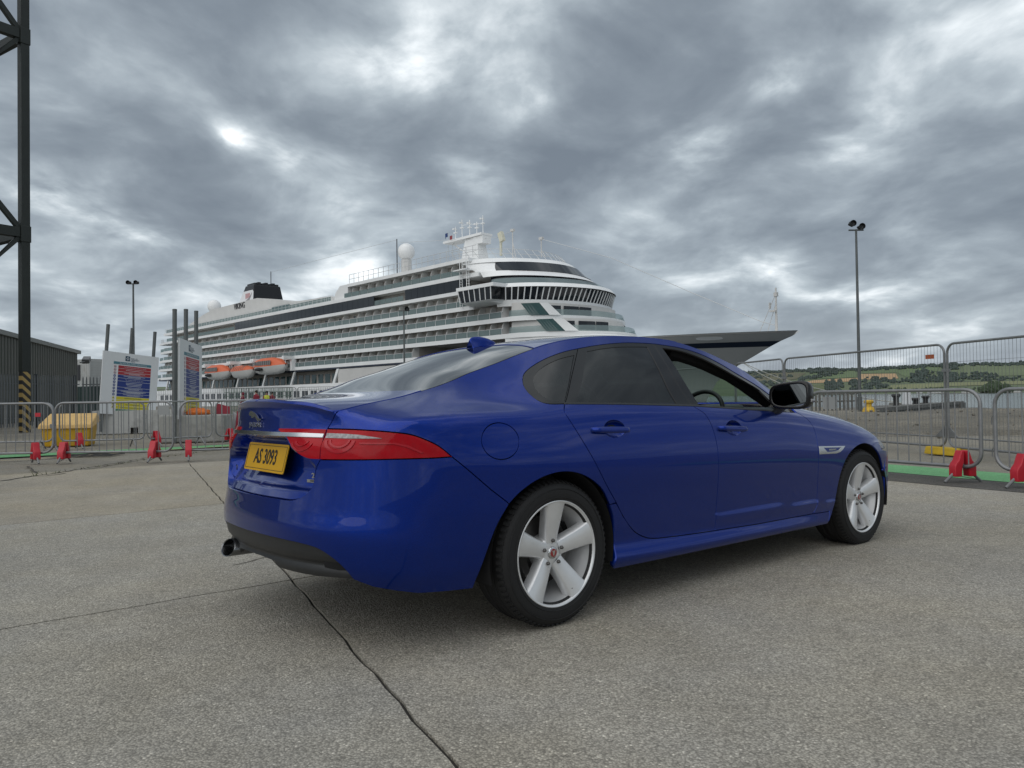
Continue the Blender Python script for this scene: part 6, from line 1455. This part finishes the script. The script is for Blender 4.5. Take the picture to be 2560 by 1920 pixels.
# mesh fence line and stacked crates near the ship
def far_fence(x0, x1, D, h, label):
    r = empty('far_fence', (x0, D, 0)); tag(r, label, 'fence')
    L = x1 - x0; m = MB()
    for x in np.arange(0, L, .16): m.box((x, 0, h / 2 + .06), (.016, .012, h - .2))
    o = m.build('fence_wires', GALV, r); o['kind'] = 'stuff'
    for i in range(int(L / 3.5) + 1):
        q = MB(); q.tube(rrect(3.4, .12, h, .18, 4), .025, 6, closed=True); o = q.build('fence_frame', GALV, r); o.location = (i * 3.5, 0, 0)
a = at(375, 1000, 55); b = at(930, 1000, 55); far_fence(a.x, b.x, 55, 2.0, 'long row of temporary mesh fence panels along the foot of the ship')
a = at(560, 1000, 58); tr = empty('cage_trolley', (a.x, 58, 0), .2); tag(tr, 'stack of green wire cages standing on the quay below the lifeboats', 'wire cages')
CAGE = mat('dull_green_cage', (.10, .16, .13), .6)
for i in range(4):
    for k in range(2):
        q = MB(); x0, z0 = i * 1.25, k * 1.05
        for x in np.linspace(0, 1.15, 7): q.bar((x0 + x, 0, z0 + .1), (x0 + x, 0, z0 + 1.0), .018, 4); q.bar((x0 + x, .9, z0 + .1), (x0 + x, .9, z0 + 1.0), .018, 4)
        for z in (.1, .4, .7, 1.0): q.bar((x0, 0, z0 + z), (x0 + 1.15, 0, z0 + z), .02, 4); q.bar((x0, .9, z0 + z), (x0 + 1.15, .9, z0 + z), .02, 4); q.bar((x0, 0, z0 + z), (x0, .9, z0 + z), .02, 4); q.bar((x0 + 1.15, 0, z0 + z), (x0 + 1.15, .9, z0 + z), .02, 4)
        q.build('cage', CAGE, tr)
# ------------------------------------------------------------------ people by the fence (one skinned body each, jacket and vest over it)
SKIN = mat('skin', (.42, .26, .19), .6); JACK = mat('dark_red_jacket', (.20, .012, .030), .8, var=.2, vscale=6); TROU = mat('dark_trousers', (.02, .022, .028), .85); HIVIS = mat('yellow_hi_vis', (.62, .68, .05), .7); HAIR = mat('dark_hair', (.02, .015, .012), .8)
def skin_body(name, joints, edges, m, parent, sub=2):
    me = bpy.data.meshes.new(name); me.from_pydata([j[0] for j in joints], edges, []); o = bpy.data.objects.new(name, me); COL.objects.link(o)
    md = o.modifiers.new('skin', 'SKIN'); md.use_smooth_shade = True; sv = me.skin_vertices[0].data
    for i, j in enumerate(joints): sv[i].radius = j[1] if isinstance(j[1], tuple) else (j[1], j[1]); sv[i].use_root = (i == 0)
    s = o.modifiers.new('sub', 'SUBSURF'); s.levels = sub; s.render_levels = sub
    dg = bpy.context.evaluated_depsgraph_get(); me2 = bpy.data.meshes.new_from_object(o.evaluated_get(dg)); bpy.data.objects.remove(o); me2.materials.clear(); me2.name = name
    return link(name, me2, m, parent)
def person(px, D, rz, h, label, vest=False, hood=False, turn=0.):
    p = at(px, 1000, D); r = empty('person', (p.x, p.y, 0), rz); tag(r, label, 'person', 'people standing by the ship'); k = h / 1.75
    J = [((0, 0, .95), (.15, .11)), ((0, 0, 1.15), (.15, .10)), ((0, 0, 1.38), (.17, .11)), ((0, 0, 1.50), .06), ((0, .01, 1.62), (.085, .10)), ((0, .0, 1.72), (.075, .085)),
         ((.19, 0, 1.40), .06), ((.24, .04, 1.14), .048), ((.20, .18, .98), .038), ((.17, .24, .95), .03), ((-.19, 0, 1.40), .06), ((-.25, .02, 1.14), .048), ((-.24, .12, .92), .038), ((-.23, .15, .86), .03),
         ((.09, 0, .88), .09), ((.10, .02, .50), .065), ((.11, 0, .09), .045), ((.11, .13, .04), .04), ((-.09, 0, .88), .09), ((-.11, .0, .50), .065), ((-.12, -.04, .09), .045), ((-.12, .09, .04), .04)]
    E = [(0, 1), (1, 2), (2, 3), (3, 4), (4, 5), (2, 6), (6, 7), (7, 8), (8, 9), (2, 10), (10, 11), (11, 12), (12, 13), (0, 14), (14, 15), (15, 16), (16, 17), (0, 18), (18, 19), (19, 20), (20, 21)]
    J = [(tuple(c * k for c in a), b if isinstance(b, tuple) else b) for a, b in J]
    skin_body('body', J, E, SKIN, r)
    q = MB(); q.lathe([(.19, .80), (.205, .95), (.20, 1.15), (.225, 1.36), (.16, 1.47), (.08, 1.52)], 16, 'z'); q.V = [Vector((v.x * k, v.y * .72 * k, v.z * k)) for v in q.V]
    for s, P in ((1, [(.18, 0, 1.41), (.245, .04, 1.14), (.205, .17, .99)]), (-1, [(-.18, 0, 1.41), (-.255, .02, 1.14), (-.245, .11, .94)])): q.tube([Vector(v) * k for v in P], [.085, .068, .055], 10)
    q.build('jacket', JACK, r, smooth=True)
    q = MB()
    for s in (1, -1): q.tube([Vector(v) * k for v in ((s * .085, 0, .92), (s * .10, .01, .5), (s * .115, -.01, .10))], [.115, .088, .07], 10)
    q.build('trousers', TROU, r, smooth=True)
    q = MB(); q.lathe([(.0, .135), (.06, .125), (.098, .07), (.105, 0), (.095, -.06), (.07, -.085)], 14, 'z', (0, -.012 * k, 1.66 * k)); q.build('hood' if hood else 'hair', JACK if hood else HAIR, r, smooth=True)
    if vest: q = MB(); q.lathe([(.212, .90), (.22, 1.15), (.238, 1.36), (.17, 1.475)], 16, 'z'); q.V = [Vector((v.x * k, v.y * .74 * k, v.z * k)) for v in q.V]; q.build('safety_vest', HIVIS, r, smooth=True)
person(607, 56, 1.8, 1.66, 'person in a dark red hooded jacket, leftmost of the three by the ship', hood=True)
person(641, 55, 2.6, 1.80, 'person in a dark red jacket in the middle of the three by the ship')
person(667, 56, 3.4, 1.74, 'person in a yellow safety vest, left of the two standing close together', vest=True)
person(680, 56.6, -2.0, 1.70, 'person in dark red standing just right of the yellow vest', vest=False)
# ------------------------------------------------------------------ right: bank, jetty, bollard
BANK = concrete_mat('gravel_bank', (.205, .190, .160), .45, .5, .22, bumpk=1.4)
V = []; F = []; nx, ny = 110, 40; r_ = random.Random(4)
from mathutils import noise as mnoise
for i in range(nx + 1):
    for j in range(ny + 1):
        x = 8.8 + 46 * i / nx; t = j / ny; y = 18.6 + 16.2 * t
        hgt = .06 + .42 * (math.sin(math.pi * min(t * 1.0, 1)) ** .8) * (.6 + .5 * mnoise.noise(Vector((x * .25, y * .25, 0)))) * min(1, (x - 8.8) / 5)
        hgt += .05 * mnoise.noise(Vector((x * 1.3, y * 1.3, 3))) + .025 * mnoise.noise(Vector((x * 4, y * 4, 3)))
        V.append((x, y, max(hgt, .0) if 0 < j < ny and 0 < i < nx else -.05))
for i in range(nx):
    for j in range(ny): F.append((i * (ny + 1) + j, (i + 1) * (ny + 1) + j, (i + 1) * (ny + 1) + j + 1, i * (ny + 1) + j + 1))
bk = mesh('gravel_bank', V, F, BANK, smooth=True); tag(bk, kind='structure')
rk = MB()
for k in range(260):
    x = r_.uniform(9, 45); y = r_.uniform(17.5, 34); s = r_.uniform(.02, .06); q0 = len(rk.V)
    a_ = r_.random() * 6; rk.box((x, y, .10 + .3 * math.sin(math.pi * (y - 18.6) / 16.2) if 18.6 < y < 34 else .02), (s * 1.5, s, s), Matrix.Rotation(a_, 3, 'Z') @ Matrix.Rotation(a_ * .7, 3, 'X'))
tag(rk.build('loose_rubble', BANK), 'loose stones scattered over the gravel bank', 'rubble', kind='stuff')
jt = empty('concrete_jetty', (0, 0, 0)); tag(jt, 'low weathered concrete jetty on piles reaching out over the water', 'jetty')
JC = mat('jetty_concrete', (.135, .132, .12), .85, var=.2, vscale=.8, dirt=(.06, .06, .05))
j0 = at(2185, 1020, 50); j1_ = at(2405, 1012, 78); dj = Vector((j1_.x - j0.x, j1_.y - j0.y, 0)); nj = Vector((-dj.y, dj.x, 0)).normalized() * 6
def jbox(t0, t1, z0, z1, s0, s1, name, m=JC):
    a = Vector((j0.x, j0.y, 0)) + dj * t0; b = Vector((j0.x, j0.y, 0)) + dj * t1; q = MB()
    q.hexa([(*(a + nj * s0).xy, z0), (*(b + nj * s0).xy, z0), (*(b + nj * s1).xy, z0), (*(a + nj * s1).xy, z0), (*(a + nj * s0).xy, z1), (*(b + nj * s0).xy, z1), (*(b + nj * s1).xy, z1), (*(a + nj * s1).xy, z1)]); return q.build(name, m, jt)
jbox(0, 1, -.95, -.25, 0, 1, 'deck_slab'); jbox(-.02, 1.01, -.25, .02, -.02, .12, 'edge_beam'); jbox(.93, 1.02, -1.0, -.1, -.04, 1.04, 'end_beam')
for t in np.linspace(.1, .96, 9):
    for s in (.1, .9): 
        c = Vector((j0.x, j0.y, 0)) + dj * t + nj * s; q = MB(); q.tube([(c.x, c.y, -6), (c.x, c.y, -.9)], .35, 8); q.build('pile', mat('dark_pile', (.03, .03, .028), .8), jt)
for t, h in ((.30, .9), (.62, .7), (.5, .55)):
    c = Vector((j0.x, j0.y, 0)) + dj * t + nj * .15; q = MB(); q.lathe([(0, h), (.28, h), (.34, h - .12), (.2, h - .3), (.2, .05), (.36, 0)], 14, 'z', (c.x, c.y, 0)); tag(q.build('mooring_bollard', mat('bollard_black', (.025, .025, .026), .6), smooth=True), {.30: 'black mooring bollard nearest the lamp post on the jetty', .62: 'black mooring bollard farthest out on the jetty', .5: 'low black bollard between two taller ones on the jetty'}[t], 'bollard', 'bollards on the jetty')
c = Vector((j0.x, j0.y, 0)) + dj * .45 + nj * .2; q = MB(); q.hexa([(c.x - .3, c.y - .3, 0), (c.x + .3, c.y - .3, 0), (c.x + .3, c.y + .3, 0), (c.x - .3, c.y + .3, 0), (c.x - .22, c.y - .22, 1.1), (c.x + .22, c.y - .22, 1.1), (c.x + .22, c.y + .22, 1.1), (c.x - .22, c.y + .22, 1.1)]); tag(q.build('white_cabinet', mat('white_cabinet_paint', (.6, .61, .62), .5), bevel=.05), 'small white cabinet standing on the jetty', 'cabinet')
yb = ground_at(2172, 1029); q = MB(); q.lathe([(0, .64), (.20, .64), (.26, .58), (.26, .50), (.16, .42), (.16, .30), (.24, .24), (.30, .14), (.34, 0)], 16, 'z', (yb.x, yb.y, 0)); tag(q.build('yellow_bollard', mat('bollard_yellow', (.58, .36, .02), .5, var=.15, vscale=5), smooth=True), 'stout yellow bollard at the foot of the right lamp post', 'bollard')
# low posts and rope rail along the quay edge near the bow
ql = empty('edge_railing', (0, 0, 0)); tag(ql, 'low post and rail fence along the quay edge below the bow', 'railing')
for i in range(14):
    p = at(2010 + i * 10, 1006, 46 + i * .1); q = MB(); q.box((p.x, p.y, .55), (.09, .09, 1.1)); q.build('post', JC, ql)
p = at(2005, 1006, 46); p2_ = at(2145, 1006, 47.4); q = MB(); q.bar((p.x, p.y, 1.0), (p2_.x, p2_.y, 1.0), .05); q.build('top_rail', JC, ql); q = MB(); q.bar((p.x, p.y, .55), (p2_.x, p2_.y, .55), .05); q.build('mid_rail', JC, ql)
# mooring lines from the bow
for (a, b_, sag, lab) in (((1855, 905, 116), (2090, 1003, 60), .6, 'pale mooring line sagging from the bow to the jetty'), ((1860, 908, 116), (2255, 1008, 66), .8, 'long mooring line from the bow crossing before the hillside')):
    A, B = at(*a), at(*b_); q = MB(); q.tube([A.lerp(B, t) - Vector((0, 0, sag * 4 * t * (1 - t))) for t in np.linspace(0, 1, 14)], .05, 5); tag(q.build('mooring_line', mat('rope', (.40, .40, .36), .9)), lab, 'rope')
# ------------------------------------------------------------------ water, far shore, hills
def water_mat():
    m = bpy.data.materials.new('firth_water'); m.use_nodes = True; nt = m.node_tree; b = nt.nodes['Principled BSDF']
    b.inputs['Base Color'].default_value = (.045, .062, .070, 1); b.inputs['Roughness'].default_value = .12; b.inputs['IOR'].default_value = 1.33
    tc = nt.nodes.new('ShaderNodeTexCoord'); mp = nt.nodes.new('ShaderNodeMapping'); mp.inputs['Scale'].default_value = (.12, .45, 1); no = nt.nodes.new('ShaderNodeTexNoise'); no.inputs['Scale'].default_value = 1.; no.inputs['Detail'].default_value = 6
    nt.links.new(tc.outputs['Object'], mp.inputs[0]); nt.links.new(mp.outputs[0], no.inputs['Vector']); bu = nt.nodes.new('ShaderNodeBump'); bu.inputs['Strength'].default_value = .35; bu.inputs['Distance'].default_value = .35
    nt.links.new(no.outputs[0], bu.inputs['Height']); nt.links.new(bu.outputs[0], b.inputs['Normal']); return m
w = mesh('water', [(-9000, 15, -4.3), (9000, 15, -4.3), (9000, 9000, -4.3), (-9000, 9000, -4.3)], [(0, 1, 2, 3)], water_mat()); tag(w, kind='structure')
DS, DR = 2000., 3400.
def kslope(r): return float(np.interp(r, [-1.2, -.3, .1, .30, .37, .5, .66, 1.0, 1.6], [.045, .055, .062, .068, .0745, .081, .0885, .095, .08]))
def hz(X, D):
    r = X / D; k = kslope(r); t = (D - DS)
    z = -4.3 + (k * min(t, DR - DS) if t > 0 else t * .02)
    if t > 0: z += 5 * mnoise.noise(Vector((X / 420, D / 420, 0))) * min(1, t / 250) - 6 * math.sin(min(t / (DR - DS), 1) * math.pi)
    if D > DR: z -= (D - DR) * .05
    return z
V = []; F = []; rs = np.linspace(-1.6, 2.0, 150); Ds = list(np.linspace(DS - 40, DR, 34)) + [DR + 150, DR + 600, DR + 1500]; nd = len(Ds)
for r in rs:
    for D in Ds: V.append((r * D, D, hz(r * D, D)))
for i in range(len(rs) - 1):
    for j in range(nd - 1): F.append((i * nd + j, (i + 1) * nd + j, (i + 1) * nd + j + 1, i * nd + j + 1))
HILL = mat('hill_pasture', (.105, .135, .068), .95, var=.22, vscale=.004, dirt=(.135, .145, .078))  # pasture green lightened: distance haze put into the colour
hill = mesh('hillside', V, F, HILL, smooth=True); tag(hill, kind='structure')
def hill_pt(px, py):
    """where the line of sight through a photo pixel meets the hillside"""
    lo, hi = DS - 30, DR + 20; prev = None
    for D in np.arange(lo, hi, 6):
        p = at(px, py, D)
        if p.z <= hz(p.x, p.y): return p
    return at(px, py, DR)
LZ = lambda x, y: (2000 + x / 3.95, 860 + y / 3.95)
def field(pts, col, nm, dz=1.2):
    P = [hill_pt(*LZ(*p)) for p in pts]; c = sum(P, Vector()) / len(P)
    Vf = []; n = len(P); st = 6
    Vf = [(c.x, c.y, hz(c.x, c.y) + dz)]
    for k in range(1, st + 1):
        for i in range(n):
            for s in range(4):
                q = P[i].lerp(P[(i + 1) % n], s / 4); q = c.lerp(q, k / st); Vf.append((q.x, q.y, hz(q.x, q.y) + dz))
    m4 = n * 4; Ff = [(0, 1 + i, 1 + (i + 1) % m4) for i in range(m4)] + [(1 + (k - 1) * m4 + i, 1 + (k - 1) * m4 + (i + 1) % m4, 1 + k * m4 + (i + 1) % m4, 1 + k * m4 + i) for k in range(1, st) for i in range(m4)]
    Ff = [f if True else f for f in Ff]
    bm = bmesh.new(); vs = [bm.verts.new(v) for v in Vf]
    for f in Ff:
        try: bm.faces.new([vs[i] for i in f])
        except ValueError: pass
    bmesh.ops.recalc_face_normals(bm, faces=bm.faces)
    if sum(f.normal.z for f in bm.faces) < 0: bmesh.ops.reverse_faces(bm, faces=bm.faces)
    me = bpy.data.meshes.new('field'); bm.to_mesh(me); bm.free(); o = link('field', me, mat('field_' + nm, col, .95, var=.12, vscale=.006)); tag(o, kind='structure')
field([(600, 300), (945, 295), (975, 342), (860, 356), (600, 352)], (.40, .265, .14), 'stubble')
field([(0, 392), (130, 362), (400, 345), (575, 338), (590, 368), (300, 386)], (.29, .185, .09), 'stubble')
field([(870, 452), (900, 410), (1500, 385), (2200, 368), (2250, 400), (1500, 420), (1100, 452)], (.185, .195, .095), 'hay')
field([(100, 300), (520, 240), (560, 250), (560, 330), (100, 352)], (.11, .155, .068), 'grass')
field([(620, 245), (1380, 215), (1360, 270), (1050, 330), (960, 285), (620, 292)], (.070, .115, .042), 'grass')
field([(1600, 215), (2200, 200), (2240, 310), (1640, 330)], (.125, .155, .08), 'grass2')
field([(-560, 330), (-200, 280), (60, 290), (-40, 350), (-500, 400)], (.12, .115, .065), 'rough')
field([(-640, 270), (-250, 250), (-60, 255), (-240, 278), (-560, 322)], (.09, .11, .05), 'grass3')
field([(0, 420), (240, 400), (240, 455), (0, 462)], (.10, .12, .045), 'grass4')
# woods and hedges: clumps of crowns
TREE_D = mat('hazed_far_woodland', (.056, .078, .068), .95, var=.35, vscale=.03); TREE_N = mat('shore_trees', (.055, .080, .045), .95, var=.35, vscale=.05)  # far woods tinted bluish, distance haze painted into their colour
ico = bmesh.new(); bmesh.ops.create_icosphere(ico, subdivisions=2, radius=1.); IV = np.array([v.co[:] for v in ico.verts]); IF = np.array([[v.index for v in f.verts] for f in ico.faces]); ico.free()
rg = np.random.RandomState(3)
class Wood:
    def __init__(s): s.V = []; s.F = []; s.n = 0
    def crown(s, p, r, h):
        for k in range(3):
            v = IV * (1 + .38 * rg.randn(len(IV))[:, None] * .6) * [r * rg.uniform(.55, .85), r * rg.uniform(.55, .85), h * .45]; v = v + [p[0] + rg.uniform(-.5, .5) * r, p[1] + rg.uniform(-.5, .5) * r, p[2] + h * rg.uniform(.35, .62)]
            s.V.append(v); s.F.append(IF + s.n); s.n += len(IV)
    def build(s, name, m, label):
        V = np.concatenate(s.V); Fc = np.concatenate(s.F); me = bpy.data.meshes.new(name); me.from_pydata(V.tolist(), [], Fc.tolist()); o = link(name, me, m); tag(o, label, 'woodland', kind='stuff'); return o
def belt(wood, pts, wpx, n, h0, h1):
    P = [np.array(LZ(*p)) for p in pts]; L = np.concatenate([[0], np.cumsum([np.linalg.norm(b - a) for a, b in zip(P[:-1], P[1:])])])
    for _ in range(n):
        s = rg.uniform(0, L[-1]); i = min(np.searchsorted(L, s) - 1, len(P) - 2); i = max(i, 0); q = P[i] + (P[i + 1] - P[i]) * (s - L[i]) / (L[i + 1] - L[i]); q = q + [rg.uniform(-3, 3), rg.uniform(-.5, .5) * wpx]
        p = hill_pt(*q); h = rg.uniform(h0, h1); wood.crown((p.x, p.y, hz(p.x, p.y) - 1), h * .6, h)
wd1 = Wood()
for r in np.arange(-.2, .95, .0021):     # the wooded skyline
    D = DR + rg.uniform(-60, 30); h = rg.uniform(7, 13) * (1.0 + .5 * mnoise.noise(Vector((r * 40, 0, 0)))); wd1.crown((r * D, D, hz(r * D, D) - 2), h * .7, h)
    if rg.rand() < .9: D -= rg.uniform(40, 150); wd1.crown((r * D, D, hz(r * D, D) - 2), 8, 11)
belt(wd1, [(100, 268), (250, 262)], 14, 30, 9, 15); belt(wd1, [(1400, 235), (1560, 225)], 16, 30, 9, 14)
belt(wd1, [(0, 358), (150, 335), (330, 300), (450, 282)], 8, 55, 7, 13); belt(wd1, [(1090, 330), (1300, 322), (1400, 318), (1640, 330)], 16, 90, 7, 13); belt(wd1, [(1150, 300), (1260, 290)], 14, 30, 9, 16)
belt(wd1, [(620, 375), (900, 372), (1300, 362), (1800, 352), (2212, 350)], 10, 170, 6, 10); belt(wd1, [(250, 420), (440, 425)], 30, 46, 7, 12); belt(wd1, [(500, 405), (700, 400), (860, 415)], 32, 80, 7, 12); belt(wd1, [(-600, 345), (-300, 330), (-60, 330)], 6, 50, 6, 11); belt(wd1, [(1700, 310), (1950, 318)], 10, 40, 6, 12); belt(wd1, [(-520, 420), (-200, 405), (40, 450)], 14, 80, 7, 13)
wd1.build('woodland', TREE_D, 'dark woods and hedges covering the far hillside and its skyline')
wd2 = Wood(); belt(wd2, [(880, 462), (1200, 458), (1750, 452), (2212, 448)], 6, 110, 4, 8)
for k in range(46):
    q = LZ(rg.uniform(1810, 2080), 447); p = at(q[0], q[1], 1500); wd2.crown((p.x, p.y, -4), 7.5, rg.uniform(13, 24) * (1 - abs((q[0] - 2492) / 36) ** 2 * .55))
wd2.build('woodland', TREE_N, 'green shoreline trees along the foot of the far hills')
sp_ = mesh('far_spit', [(at(2330, 978, 1490).x, 1470, -4.1), (at(2760, 978, 1490).x, 1470, -4.1), (at(2760, 978, 1560).x, 1560, -3.2), (at(2330, 978, 1560).x, 1560, -3.2)], [(0, 1, 2, 3)], mat('spit_gravel', (.12, .115, .095), .9, var=.2, vscale=.02)); tag(sp_, kind='structure')
HW = mat('far_house_wall', (.5, .5, .48), .8); HR = mat('far_house_roof', (.08, .08, .085), .8)
hl = ['white far shore house left of the fence joint', 'pale long shed on the far shore beside the fence joint', 'small white house on the far shore under the hay field', 'low grey house on the spit left of the round trees', 'low house on the spit at the right edge of the picture', 'tiny pale house on the shore below the stubble field']
for i, (lx, w_, h_, D) in enumerate(((1010, 16, 6, 1985), (1335, 38, 6, 1985), (1180, 12, 6, 1985), (1640, 14, 5, 1500), (2110, 22, 5.5, 1500), (560, 10, 5, 1985))):
    q = LZ(lx, 455); p = at(q[0], q[1], D); r = empty('far_house', (p.x, D, -4)); tag(r, hl[i], 'house', 'houses on the far shore')
    b = MB(); b.box((0, 0, h_ / 2), (w_, 8, h_)); b.build('wall', HW, r); b = MB(); b.prism([(-w_ / 2 - .4, -4.5, h_), (-w_ / 2 - .4, 4.5, h_), (-w_ / 2 - .4, 0, h_ + 3)], (w_ + .8, 0, 0)); b.build('roof', HR, r)
